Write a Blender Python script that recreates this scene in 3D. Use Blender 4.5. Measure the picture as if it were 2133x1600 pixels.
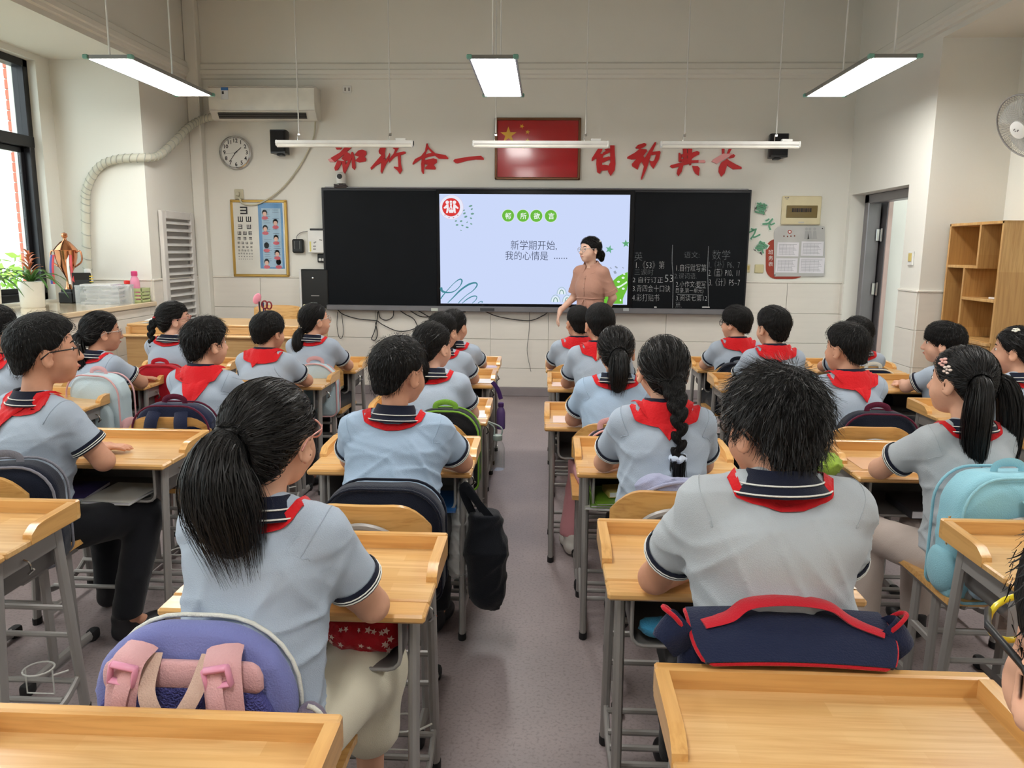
import bpy, bmesh, math, random
import numpy as np
from math import sin, cos, pi, radians, sqrt, atan2
from mathutils import Vector, Matrix, Euler
for _o in list(bpy.data.objects): bpy.data.objects.remove(_o)
SC = bpy.context.scene
COL = SC.collection
random.seed(7)
# ---------------------------------------------------------------- camera
FPX = 1620.0
CAMH = 1.45
YAW, PITCH, ROLL = radians(2.4757), radians(9.7591), radians(0.5)
_fw = Vector((-sin(YAW)*cos(PITCH), cos(YAW)*cos(PITCH), -sin(PITCH)))
_rt = Vector((cos(YAW), sin(YAW), 0)); _up = _rt.cross(_fw)
CR = _rt*cos(ROLL)+_up*sin(ROLL); CU = -_rt*sin(ROLL)+_up*cos(ROLL); CF = _fw
cam = bpy.data.cameras.new('camera'); camo = bpy.data.objects.new('camera', cam); COL.objects.link(camo)
cam.sensor_width = 36; cam.lens = FPX/2133*36; cam.clip_start = .02; cam.clip_end = 300
camo.matrix_world = Matrix(((CR.x, CU.x, -CF.x, 0), (CR.y, CU.y, -CF.y, 0), (CR.z, CU.z, -CF.z, CAMH), (0, 0, 0, 1)))
SC.camera = camo
# ---------------------------------------------------------------- sky, exposure
SKY_STRENGTH = 3.5
PANEL_STRENGTH = 22.0
SCREEN_STRENGTH = 1.0
w = bpy.data.worlds.new('world'); SC.world = w; w.use_nodes = True
_bg = w.node_tree.nodes['Background']; _bg.inputs[0].default_value = (.90, .97, 1.0, 1); _bg.inputs[1].default_value = SKY_STRENGTH
SC.view_settings.view_transform = 'Standard'; SC.view_settings.look = 'None'
SC.view_settings.gamma = 1; SC.view_settings.use_curve_mapping = False
SC.view_settings.exposure = 0.22
cy = SC.cycles
cy.max_bounces = 5; cy.diffuse_bounces = 3; cy.glossy_bounces = 2; cy.transmission_bounces = 2; cy.transparent_max_bounces = 8; cy.use_adaptive_sampling = True; cy.adaptive_threshold = .05
cy.caustics_reflective = False; cy.caustics_refractive = False; cy.sample_clamp_indirect = 6; cy.use_denoising = True; cy.use_light_tree = False
def portal(y0, y1, z0, z1, x=-4.36):
    l = bpy.data.lights.new('window_daylight', 'AREA'); l.shape = 'RECTANGLE'; l.size = y1-y0; l.size_y = z1-z0; l.cycles.is_portal = True
    o = bpy.data.objects.new('window_daylight', l); COL.objects.link(o); o.location = (x, (y0+y1)/2, (z0+z1)/2)
    o.rotation_euler = Matrix(((0, 0, -1), (-1, 0, 0), (0, 1, 0))).to_euler()   # -Z of the light faces +X
WINDOWS = [(4.35, 6.55), (1.75, 3.95), (-.9, 1.3)]
for _a, _b in WINDOWS: portal(_a, _b, 1.0, 2.95)
# ---------------------------------------------------------------- helpers
YF = 7.72            # front wall
XL, XWIN, YCOL = -3.46, -4.22, 6.735
XR, XR2, YR = 2.85, 3.42, 6.13
ZC = 3.75
def ray(px, py): return CF + CR*((px-1066.5)/FPX) + CU*((800-py)/FPX)
def FW(px, py, y=YF):
    d = ray(px, py); t = y/d.y
    return Vector((d.x*t, y, CAMH+d.z*t))
def bm_new(): return bmesh.new()
def xf(bm, vs, M):
    if M is not None: bmesh.ops.transform(bm, matrix=M, verts=vs)
def box(bm, c, s, bev=0, M=None, seg=1):
    r = bmesh.ops.create_cube(bm, size=1); vs = r['verts']
    for v in vs: v.co = Vector((v.co.x*s[0], v.co.y*s[1], v.co.z*s[2]))
    if bev:
        es = list({e for v in vs for e in v.link_edges})
        rr = bmesh.ops.bevel(bm, geom=es, offset=min(bev, min(s)*.45), segments=seg, affect='EDGES', profile=.5)
        vs = list({v for f in rr['faces'] for v in f.verts} | {v for v in vs if v.is_valid})
        if len(vs) < 24 and False: pass
        vs = list(set(vs) | {v for x in list(vs) for e in x.link_edges for v in e.verts})
    bmesh.ops.translate(bm, vec=c, verts=vs); xf(bm, vs, M)
    return vs
def b2(bm, x0, x1, y0, y1, z0, z1, bev=0):
    return box(bm, ((x0+x1)/2, (y0+y1)/2, (z0+z1)/2), (x1-x0, y1-y0, z1-z0), bev)
def tube(bm, pts, r, n=8, closed=False, caps=True, up=None, sq=1.0, M=None):
    """sweep a (possibly tapered, possibly flattened) ring along pts"""
    P = [Vector(p) for p in pts]; N = len(P); rs = r if hasattr(r, '__len__') else [r]*N
    rings = []; prev = None
    for i in range(N):
        if closed: t = (P[(i+1) % N]-P[i-1])
        else: t = (P[min(i+1, N-1)]-P[max(i-1, 0)])
        t = t.normalized() if t.length > 1e-9 else Vector((0, 0, 1))
        if prev is None:
            a = Vector(up) if up is not None else (Vector((0, 0, 1)) if abs(t.z) < .9 else Vector((0, 1, 0)))
        else: a = prev
        a = (a - t*a.dot(t)); a = a.normalized() if a.length > 1e-6 else t.orthogonal().normalized()
        prev = a; b = t.cross(a)
        ring = []
        for k in range(n):
            q = 2*pi*k/n
            ring.append(bm.verts.new(P[i] + a*(cos(q)*rs[i]) + b*(sin(q)*rs[i]*sq)))
        rings.append(ring)
    for i in range(N if closed else N-1):
        A, B = rings[i], rings[(i+1) % N]
        for k in range(n):
            try: bm.faces.new((A[k], A[(k+1) % n], B[(k+1) % n], B[k]))
            except ValueError: pass
    if caps and not closed and n > 2:
        bm.faces.new(list(reversed(rings[0]))); bm.faces.new(rings[-1])
    vs = [v for g in rings for v in g]; xf(bm, vs, M)
    return vs
def lathe(bm, prof, n=24, M=None, cap=True):
    rings = []
    for r, z in prof:
        rings.append([bm.verts.new((r*cos(2*pi*k/n), r*sin(2*pi*k/n), z)) for k in range(n)])
    for A, B in zip(rings, rings[1:]):
        for k in range(n): bm.faces.new((A[k], A[(k+1) % n], B[(k+1) % n], B[k]))
    if cap:
        if prof[0][0] > 1e-5: bm.faces.new(list(reversed(rings[0])))
        if prof[-1][0] > 1e-5: bm.faces.new(rings[-1])
    vs = [v for g in rings for v in g]; xf(bm, vs, M)
    return vs
def prism(bm, poly, z0, z1, M=None):
    """poly in XY extruded along Z"""
    a = [bm.verts.new((x, y, z0)) for x, y in poly]; b = [bm.verts.new((x, y, z1)) for x, y in poly]
    n = len(poly)
    area = sum(poly[i][0]*poly[(i+1) % n][1]-poly[(i+1) % n][0]*poly[i][1] for i in range(n))
    if area < 0: a.reverse(); b.reverse()
    bm.faces.new(list(reversed(a))); bm.faces.new(b)
    for i in range(n): bm.faces.new((a[i], a[(i+1) % n], b[(i+1) % n], b[i]))
    xf(bm, a+b, M); return a+b
def grid(bm, fn, nu, nv, closeu=False):
    V = [[bm.verts.new(fn(i/(nu if closeu else nu-1), j/(nv-1))) for j in range(nv)] for i in range(nu)]
    for i in range(nu if closeu else nu-1):
        for j in range(nv-1):
            bm.faces.new((V[i][j], V[(i+1) % nu][j], V[(i+1) % nu][j+1], V[i][j+1]))
    return [v for r in V for v in r]
def solid(bm, t):
    bm.normal_update(); bmesh.ops.solidify(bm, geom=bm.faces[:], thickness=t)
def ellipsoid(bm, c, r, M=None, u=16, v=10):
    rr = bmesh.ops.create_uvsphere(bm, u_segments=u, v_segments=v, radius=1); vs = rr['verts']
    for q in vs: q.co = Vector((q.co.x*r[0], q.co.y*r[1], q.co.z*r[2]))
    xf(bm, vs, M); bmesh.ops.translate(bm, vec=c, verts=vs); return vs
def smooth_path(pts, n=8, closed=False):
    P = [Vector(p) for p in pts]; out = []; N = len(P)
    for i in range(N if closed else N-1):
        p0 = P[i-1] if (closed or i > 0) else P[0]*2-P[1]; p1 = P[i]; p2 = P[(i+1) % N]
        p3 = P[(i+2) % N] if (closed or i+2 < N) else P[-1]*2-P[-2]
        for k in range(n):
            t = k/n
            out.append(.5*((2*p1)+(p2-p0)*t+(2*p0-5*p1+4*p2-p3)*t*t+(3*p1-p0-3*p2+p3)*t**3))
    if not closed: out.append(P[-1])
    return out
def finish(me, smooth):
    if smooth:
        me.polygons.foreach_set('use_smooth', [True]*len(me.polygons))
        if smooth is not True: me.set_sharp_from_angle(angle=radians(smooth))
def obj(name, bm, m, parent=None, smooth=35, kind=None):
    bm.normal_update()
    me = bpy.data.meshes.new(name); bm.to_mesh(me); bm.free()
    return mobj(name, me, m, parent, smooth, kind)
def mobj(name, me, m, parent=None, smooth=35, kind=None):
    if smooth: finish(me, smooth)
    for q in (m if isinstance(m, (list, tuple)) else [m]): me.materials.append(q)
    o = bpy.data.objects.new(name, me); COL.objects.link(o)
    if parent is not None: o.parent = parent
    if kind: o['kind'] = kind
    return o
def npmesh(name, V, Fq):
    me = bpy.data.meshes.new(name); me.from_pydata(V if isinstance(V, list) else V.tolist(), [], Fq if isinstance(Fq, list) else Fq.tolist()); me.update()
    return me
def tag(o, label, cat, group=None):
    o['label'] = label; o['category'] = cat
    if group: o['group'] = group
    return o
def thing(name, label, cat, loc=(0, 0, 0), rz=0, group=None):
    o = bpy.data.objects.new(name, None); COL.objects.link(o); o.empty_display_size = .1
    o.location = loc; o.rotation_euler = (0, 0, rz); return tag(o, label, cat, group)
def struct(name, bm, m, parent=None, smooth=35):
    o = obj(name, bm, m, parent, smooth)
    if parent is None: o['kind'] = 'structure'
    return o
def cpy(o, parent=None):
    c = o.copy(); COL.objects.link(c)
    if parent is not None: c.parent = parent
    return c
def dup(root, loc, rz=0):
    r = cpy(root); r.location = loc; r.rotation_euler = (0, 0, rz)
    for ch in root.children:
        c = cpy(ch, r)
        for g in ch.children: cpy(g, c)
    return r
def text(name, s, size, m, parent, M, depth=.0, align='CENTER', bold=0.0, shear=0.0, smooth=None):
    cu = bpy.data.curves.new('txt', 'FONT'); cu.body = s; cu.size = size; cu.align_x = align; cu.align_y = 'CENTER'; cu.resolution_u = 2
    cu.extrude = depth; cu.offset = bold*size; cu.shear = shear
    o = bpy.data.objects.new('txt', cu); COL.objects.link(o); bpy.context.view_layer.update()
    me = bpy.data.meshes.new_from_object(o.evaluated_get(bpy.context.evaluated_depsgraph_get()))
    bpy.data.objects.remove(o); me.transform(M); me.materials.clear()
    return mobj(name, me, m, parent, None)
def wallM(p, s=1.0, rot=0.0):
    """local XY plane -> the front wall plane seen by the class (x right, y up, z towards the class)"""
    return Matrix.Translation(p) @ Matrix(((1, 0, 0, 0), (0, 0, -1, 0), (0, 1, 0, 0), (0, 0, 0, 1))) @ Matrix.Rotation(rot, 4, 'Z') @ Matrix.Scale(s, 4)
# ---------------------------------------------------------------- materials
MATS = {}
def s2l(c): return tuple((x/12.92 if x <= .04045 else ((x+.055)/1.055)**2.4) for x in c)
def rgb(r, g, b): return s2l((r/255, g/255, b/255))
def mat(name, col, rough=.5, metal=0.0, var=.06, vscale=6.0, bump=0.0, bscale=60.0, spec=.5, emit=None, estr=0.0, alpha=1.0, trans=0.0, sheen=0.0, coat=0.0, stretch=None):
    if name in MATS: return MATS[name]
    m = bpy.data.materials.new(name); m.use_nodes = True; nt = m.node_tree; N = nt.nodes; L = nt.links
    p = N['Principled BSDF']; p.inputs['Roughness'].default_value = rough; p.inputs['Metallic'].default_value = metal
    p.inputs['Specular IOR Level'].default_value = spec
    tc = N.new('ShaderNodeTexCoord'); mp = N.new('ShaderNodeMapping'); L.new(tc.outputs['Object'], mp.inputs[0])
    if stretch: mp.inputs['Scale'].default_value = stretch
    nz = N.new('ShaderNodeTexNoise'); nz.inputs['Scale'].default_value = vscale; nz.inputs['Detail'].default_value = 2; L.new(mp.outputs[0], nz.inputs['Vector'])
    rp = N.new('ShaderNodeValToRGB'); rp.color_ramp.elements[0].position = .3; rp.color_ramp.elements[1].position = .7
    c = Vector(col[:3]); rp.color_ramp.elements[0].color = (*(c*(1-var)), 1); rp.color_ramp.elements[1].color = (*[min(1, q) for q in (c*(1+var))], 1)
    L.new(nz.outputs[0], rp.inputs[0]); L.new(rp.outputs[0], p.inputs['Base Color'])
    if bump:
        n2 = N.new('ShaderNodeTexNoise'); n2.inputs['Scale'].default_value = bscale; n2.inputs['Detail'].default_value = 1; L.new(mp.outputs[0], n2.inputs['Vector'])
        bp = N.new('ShaderNodeBump'); bp.inputs['Strength'].default_value = bump; bp.inputs['Distance'].default_value = .01
        L.new(n2.outputs[0], bp.inputs['Height']); L.new(bp.outputs[0], p.inputs['Normal'])
    if emit is not None: p.inputs['Emission Color'].default_value = (*emit, 1); p.inputs['Emission Strength'].default_value = estr
    if alpha < 1: p.inputs['Alpha'].default_value = alpha
    if trans: p.inputs['Transmission Weight'].default_value = trans
    if sheen: p.inputs['Sheen Weight'].default_value = sheen
    if coat: p.inputs['Coat Weight'].default_value = coat; p.inputs['Coat Roughness'].default_value = .08
    MATS[name] = m; return m
def wood_mat(name, c0, c1, c2, rough=.28, stave=(.30, .045), axis='X', coat=.25):
    """glued rubber-wood staves: brick pattern of tints + long grain"""
    m = bpy.data.materials.new(name); m.use_nodes = True; nt = m.node_tree; N = nt.nodes; L = nt.links
    p = N['Principled BSDF']; p.inputs['Roughness'].default_value = rough; p.inputs['Coat Weight'].default_value = coat; p.inputs['Coat Roughness'].default_value = .15
    tc = N.new('ShaderNodeTexCoord'); mp = N.new('ShaderNodeMapping'); L.new(tc.outputs['Object'], mp.inputs[0])
    if axis == 'Z': mp.inputs['Rotation'].default_value = (0, radians(90), 0)
    if axis == 'Y': mp.inputs['Rotation'].default_value = (0, 0, radians(90))
    oi = N.new('ShaderNodeObjectInfo'); ad = N.new('ShaderNodeVectorMath'); ad.operation = 'ADD'
    sc = N.new('ShaderNodeVectorMath'); sc.operation = 'SCALE'; sc.inputs['Scale'].default_value = 1.7
    cx = N.new('ShaderNodeCombineXYZ'); L.new(oi.outputs['Random'], cx.inputs[0]); L.new(oi.outputs['Random'], cx.inputs[1]); L.new(cx.outputs[0], sc.inputs[0])
    L.new(mp.outputs[0], ad.inputs[0]); L.new(sc.outputs[0], ad.inputs[1])
    br = N.new('ShaderNodeTexBrick'); br.inputs['Scale'].default_value = 1; br.inputs['Brick Width'].default_value = stave[0]; br.inputs['Row Height'].default_value = stave[1]
    br.inputs['Mortar Size'].default_value = 0; br.offset = .37; br.inputs['Color1'].default_value = (*c0, 1); br.inputs['Color2'].default_value = (*c1, 1); br.inputs['Bias'].default_value = -.1
    L.new(ad.outputs[0], br.inputs['Vector'])
    m2 = N.new('ShaderNodeMapping'); m2.inputs['Scale'].default_value = (3.0, 60, 60); L.new(ad.outputs[0], m2.inputs[0])
    nz = N.new('ShaderNodeTexNoise'); nz.inputs['Scale'].default_value = 1.2; nz.inputs['Detail'].default_value = 6; nz.inputs['Distortion'].default_value = .6; L.new(m2.outputs[0], nz.inputs['Vector'])
    rp = N.new('ShaderNodeValToRGB'); rp.color_ramp.elements[0].position = .42; rp.color_ramp.elements[1].position = .75
    rp.color_ramp.elements[0].color = (0, 0, 0, 1); rp.color_ramp.elements[1].color = (1, 1, 1, 1); L.new(nz.outputs[0], rp.inputs[0])
    mx = N.new('ShaderNodeMix'); mx.data_type = 'RGBA'; L.new(rp.outputs[0], mx.inputs[0]); L.new(br.outputs[0], mx.inputs[6]); mx.inputs[7].default_value = (*c2, 1)
    L.new(mx.outputs[2], p.inputs['Base Color'])
    bp = N.new('ShaderNodeBump'); bp.inputs['Strength'].default_value = .04; L.new(nz.outputs[0], bp.inputs['Height']); L.new(bp.outputs[0], p.inputs['Normal'])
    MATS[name] = m; return m
M_WALL = mat('white_plaster', rgb(237, 235, 226), .75, var=.015, vscale=1.5, bump=.05, bscale=40)
M_TILE = mat('glazed_tile', rgb(236, 231, 221), .22, var=.02, vscale=3, stretch=(1, 1, 8))
M_GROUT = mat('grout', rgb(205, 200, 192), .8)
M_SKIRT = mat('grey_vinyl_skirting', rgb(140, 132, 134), .5)
M_WHITE = mat('white_plastic', rgb(232, 232, 228), .35)
M_LOUV = mat('white_painted_metal', rgb(222, 220, 216), .45)
M_BLACKFR = mat('black_aluminium', rgb(34, 34, 38), .35, metal=.3)
M_BLACK = mat('black_plastic', rgb(16, 17, 19), .4)
M_GREYMET = mat('grey_painted_steel', rgb(150, 147, 144), .4, metal=.1, var=.04)
M_GREYDK = mat('dark_grey_steel', rgb(112, 109, 107), .5, var=.05)
M_RUBBER = mat('black_rubber', rgb(22, 22, 24), .7)
M_CHROME = mat('chrome', rgb(205, 205, 205), .15, metal=1.0)
M_WIRE = mat('white_wire', rgb(205, 205, 200), .4)
M_WOOD = wood_mat('desk_wood', rgb(229, 190, 132), rgb(214, 168, 106), rgb(202, 152, 92))
M_WOODE = wood_mat('rim_wood', rgb(226, 178, 112), rgb(216, 166, 98), rgb(198, 145, 82), stave=(.9, .3))
M_WOODY = wood_mat('rim_wood_lengthwise', rgb(226, 178, 112), rgb(216, 166, 98), rgb(198, 145, 82), stave=(.9, .3), axis='Y')
M_WOODC = wood_mat('chair_wood', rgb(224, 176, 108), rgb(218, 168, 98), rgb(196, 142, 78), stave=(1.5, .6))
M_WOODS = wood_mat('shelf_wood', rgb(214, 172, 110), rgb(192, 144, 84), rgb(180, 132, 76), stave=(.42, .06), axis='Z', rough=.4)
M_SILL = wood_mat('sill_wood_stone', rgb(226, 205, 172), rgb(220, 198, 164), rgb(212, 188, 152), stave=(3, 1), rough=.12, coat=.6, axis='Y')
def floor_mat():
    m = bpy.data.materials.new('vinyl_floor'); m.use_nodes = True; nt = m.node_tree; N = nt.nodes; L = nt.links; p = N['Principled BSDF']
    tc = N.new('ShaderNodeTexCoord'); a = N.new('ShaderNodeTexNoise'); a.inputs['Scale'].default_value = 2.2; a.inputs['Detail'].default_value = 5; L.new(tc.outputs['Object'], a.inputs['Vector'])
    b = N.new('ShaderNodeTexNoise'); b.inputs['Scale'].default_value = 90; b.inputs['Detail'].default_value = 3; L.new(tc.outputs['Object'], b.inputs['Vector'])
    r1 = N.new('ShaderNodeValToRGB'); r1.color_ramp.elements[0].color = (*rgb(134, 122, 123), 1); r1.color_ramp.elements[1].color = (*rgb(158, 145, 145), 1); r1.color_ramp.elements[0].position = .3; r1.color_ramp.elements[1].position = .7
    L.new(a.outputs[0], r1.inputs[0])
    r2 = N.new('ShaderNodeValToRGB'); r2.color_ramp.elements[0].color = (.68, .68, .68, 1); r2.color_ramp.elements[1].color = (1, 1, 1, 1); r2.color_ramp.elements[0].position = .33; r2.color_ramp.elements[1].position = .5
    L.new(b.outputs[0], r2.inputs[0])
    mx = N.new('ShaderNodeMix'); mx.data_type = 'RGBA'; mx.blend_type = 'MULTIPLY'; mx.inputs[0].default_value = .8; L.new(r1.outputs[0], mx.inputs[6]); L.new(r2.outputs[0], mx.inputs[7])
    # scuffs
    sc = N.new('ShaderNodeMapping'); sc.inputs['Scale'].default_value = (14, 2.5, 1); sc.inputs['Rotation'].default_value = (0, 0, .5); L.new(tc.outputs['Object'], sc.inputs[0])
    s = N.new('ShaderNodeTexNoise'); s.inputs['Scale'].default_value = 6; s.inputs['Detail'].default_value = 8; L.new(sc.outputs[0], s.inputs['Vector'])
    r3 = N.new('ShaderNodeValToRGB'); r3.color_ramp.elements[0].position = .26; r3.color_ramp.elements[1].position = .33; r3.color_ramp.elements[0].color = (.62, .6, .6, 1); r3.color_ramp.elements[1].color = (1, 1, 1, 1); L.new(s.outputs[0], r3.inputs[0])
    m2 = N.new('ShaderNodeMix'); m2.data_type = 'RGBA'; m2.blend_type = 'MULTIPLY'; m2.inputs[0].default_value = .7; L.new(mx.outputs[2], m2.inputs[6]); L.new(r3.outputs[0], m2.inputs[7])
    L.new(m2.outputs[2], p.inputs['Base Color'])
    r4 = N.new('ShaderNodeMapRange'); r4.inputs[3].default_value = .32; r4.inputs[4].default_value = .55; L.new(a.outputs[0], r4.inputs[0]); L.new(r4.outputs[0], p.inputs['Roughness'])
    bp = N.new('ShaderNodeBump'); bp.inputs['Strength'].default_value = .06; L.new(b.outputs[0], bp.inputs['Height']); L.new(bp.outputs[0], p.inputs['Normal'])
    return m
M_FLOOR = floor_mat()
def glass_mat(name, tint=(1, 1, 1), a=.12, rough=.02):
    m = bpy.data.materials.new(name); m.use_nodes = True; N = m.node_tree.nodes; L = m.node_tree.links
    out = N['Material Output']; N.remove(N['Principled BSDF'])
    t = N.new('ShaderNodeBsdfTransparent'); t.inputs[0].default_value = (*tint, 1); g = N.new('ShaderNodeBsdfGlossy'); g.inputs['Roughness'].default_value = rough
    mx = N.new('ShaderNodeMixShader'); fr = N.new('ShaderNodeLayerWeight'); fr.inputs[0].default_value = .5
    pw = N.new('ShaderNodeMath'); pw.operation = 'POWER'; L.new(fr.outputs['Facing'], pw.inputs[0]); pw.inputs[1].default_value = 5
    mm = N.new('ShaderNodeMath'); mm.operation = 'MULTIPLY_ADD'; L.new(pw.outputs[0], mm.inputs[0]); mm.inputs[1].default_value = .7; mm.inputs[2].default_value = .03+a*.2
    L.new(mm.outputs[0], mx.inputs[0]); L.new(t.outputs[0], mx.inputs[1]); L.new(g.outputs[0], mx.inputs[2]); L.new(mx.outputs[0], out.inputs[0])
    MATS[name] = m; return m
M_GLASS = glass_mat('clear_glass', (.95, .98, .97))
M_LENS = glass_mat('spectacle_lens', (.97, .97, .98), .2)
def emit_mat(name, col, s):
    m = bpy.data.materials.new(name); m.use_nodes = True; N = m.node_tree.nodes; L = m.node_tree.links
    out = N['Material Output']; N.remove(N['Principled BSDF']); e = N.new('ShaderNodeEmission'); e.inputs[0].default_value = (*col, 1); e.inputs[1].default_value = s
    m.cycles.emission_sampling = 'FRONT' if name in ('led_diffuser', 'slide_ground') else 'NONE'   # small slide marks need no light sampling of their own
    L.new(e.outputs[0], out.inputs[0]); MATS[name] = m; return m
M_PANEL = emit_mat('led_diffuser', (1.0, .98, .94), PANEL_STRENGTH)
# ================================================================ the room
bm = bm_new(); b2(bm, -4.5, 5.2, -1.6, YF, -.1, 0); struct('floor', bm, M_FLOOR)
bm = bm_new(); b2(bm, -4.5, 3.6, -1.6, YF+.2, ZC, ZC+.15); struct('ceiling', bm, M_WALL)
bm = bm_new(); b2(bm, -4.5, 3.6, YF, YF+.22, 0, ZC); b2(bm, XL, -3.34, YF-.10, YF, 0, ZC, .01); WALL_F = struct('wall_front', bm, M_WALL)
bm = bm_new(); b2(bm, -4.5, 3.6, -1.8, -1.6, 0, ZC); struct('wall_back', bm, M_WALL)
# left: parapet below the deep sill, window wall behind it, pier at the front, beam above
bm = bm_new()
b2(bm, XL-.2, XL, -1.6, YCOL, 0, .94); b2(bm, -4.5, XL, YCOL, YF, 0, ZC); b2(bm, -4.5, XL, -1.6, YCOL, 3.0, ZC)
b2(bm, -4.47, XWIN, -1.6, YCOL, .0, 1.0); b2(bm, -4.47, XWIN, -1.6, YCOL, 2.95, 3.0)
_ys = [-1.6]+[q for a, b in reversed(WINDOWS) for q in (a, b)]+[YCOL]
for i in range(0, len(_ys), 2): b2(bm, -4.47, XWIN, _ys[i], _ys[i+1], 1.0, 2.95)
WALL_L = struct('wall_left', bm, M_WALL)
bm = bm_new(); b2(bm, XWIN, XL+.03, -1.6, YCOL, .94, .98, .006); o = struct('window_sill', bm, M_SILL)
# right: short wall with the door, step back, beam
bm = bm_new()
b2(bm, XR, XR+.25, 7.65, YF, 0, ZC); b2(bm, XR, XR+.25, 6.46, 7.65, 1.99, ZC); b2(bm, XR, 3.6, YR, 6.46, 0, ZC)
b2(bm, XR2, 3.6, -1.6, YR, 0, 3.0); b2(bm, XR, 3.6, -1.6, YR, 3.0, ZC)
WALL_R = struct('wall_right', bm, M_WALL)
# cornice mouldings
def moulding(name, p0, p1, n):
    bm = bm_new(); p0 = Vector(p0); p1 = Vector(p1); n = Vector(n); d = (p1-p0).normalized()
    prof = [(0, 3.04), (.022, 3.05), (.026, 3.075), (.04, 3.085), (.045, 3.12), (.03, 3.13), (.026, 3.175), (.012, 3.185), (0, 3.195)]
    A = [bm.verts.new(p0+n*a+Vector((0, 0, z))) for a, z in prof]; B = [bm.verts.new(p1+n*a+Vector((0, 0, z))) for a, z in prof]
    for i in range(len(prof)-1): bm.faces.new((A[i], A[i+1], B[i+1], B[i]))
    bmesh.ops.recalc_face_normals(bm, faces=bm.faces); return struct(name, bm, M_WALL, smooth=None)
moulding('trim_1', (XL, YF, 0), (XR, YF, 0), (0, -1, 0)); moulding('trim_2', (XL, -1.6, 0), (XL, YF, 0), (1, 0, 0)); moulding('trim_3', (XR, -1.6, 0), (XR, YF, 0), (-1, 0, 0))
# wall tiles, each a slab of its own
TW, TH = .577, .2905
_tile_cache = {}
def tile(parent, c, w, h, axis):
    key = (round(w, 3), round(h, 3), axis)
    if key not in _tile_cache:
        bm = bm_new()
        box(bm, (0, 0, 0), (w-.0035, .012, h-.0035) if axis == 'y' else (.012, w-.0035, h-.0035), .0012)
        me = bpy.data.meshes.new('tile'); bm.to_mesh(me); bm.free(); me.materials.append(M_TILE); _tile_cache[key] = me
    o = bpy.data.objects.new('tile', _tile_cache[key]); COL.objects.link(o); o.parent = parent; o.location = c
def tile_run(parent, a0, a1, fixed, axis, z1, start, zlist):
    # a: running coordinate; fixed: plane coordinate of the tile centre
    k = math.floor((a0-start)/TW); cuts = [a0]
    while True:
        q = start+TW*(k+1); k += 1
        if q >= a1-.01: break
        if q > a0+.01: cuts.append(q)
    cuts.append(a1)
    for z0, zz in zip(zlist, zlist[1:]):
        for q0, q1 in zip(cuts, cuts[1:]):
            c = (((q0+q1)/2, fixed, (z0+zz)/2) if axis == 'y' else (fixed, (q0+q1)/2, (z0+zz)/2))
            tile(parent, c, q1-q0, zz-z0, axis)
ZT = [.09, .284, .575, .866, 1.157]
tile_run(WALL_F, -3.34, XR, YF-.006, 'y', 0, .025, ZT)
tile_run(WALL_L, 2.2, YCOL, XL+.006, 'x', 0, .3, [.09, .284, .575, .866, .935])
tile_run(WALL_L, YCOL, YF-.10, XL+.006, 'x', 0, .3, ZT)
tile_run(WALL_L, XWIN, XL, YCOL-.006, 'y', 0, .0, [.985, 1.157])
tile_run(WALL_R, YR, 6.46, XR-.006, 'x', 0, .3, ZT); tile_run(WALL_R, XR, XR2, YR-.006, 'y', 0, .3, ZT); tile_run(WALL_R, 7.65, YF, XR-.006, 'x', 0, .3, ZT)
tile_run(WALL_R, 2.6, YR, XR2-.006, 'x', 0, .3, ZT)
# dado caps above the tiles
def strip(name, x0, x1, y0, y1, z0, z1, m): bm = bm_new(); b2(bm, x0, x1, y0, y1, z0, z1, .004); return struct(name, bm, m)
strip('trim_4', -3.34, XR, YF-.018, YF, 1.157, 1.175, M_TILE); strip('trim_5', XL, XL+.018, YCOL, YF-.1, 1.157, 1.175, M_TILE)
strip('trim_6', XR-.018, XR, YR, 6.46, 1.157, 1.175, M_TILE); strip('trim_7', XR-.018, XR2, YR-.018, YR, 1.157, 1.175, M_TILE)
strip('trim_8', XWIN, XL, YCOL-.018, YCOL, 1.157, 1.172, M_TILE)
strip('baseboard_front', -3.34, XR, YF-.02, YF, 0, .09, M_SKIRT); strip('baseboard_left', XL, XL+.02, -1.6, YF-.1, 0, .09, M_SKIRT); strip('baseboard_right', XR2-.02, XR2, -1.6, YR, 0, .09, M_SKIRT)
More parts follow.
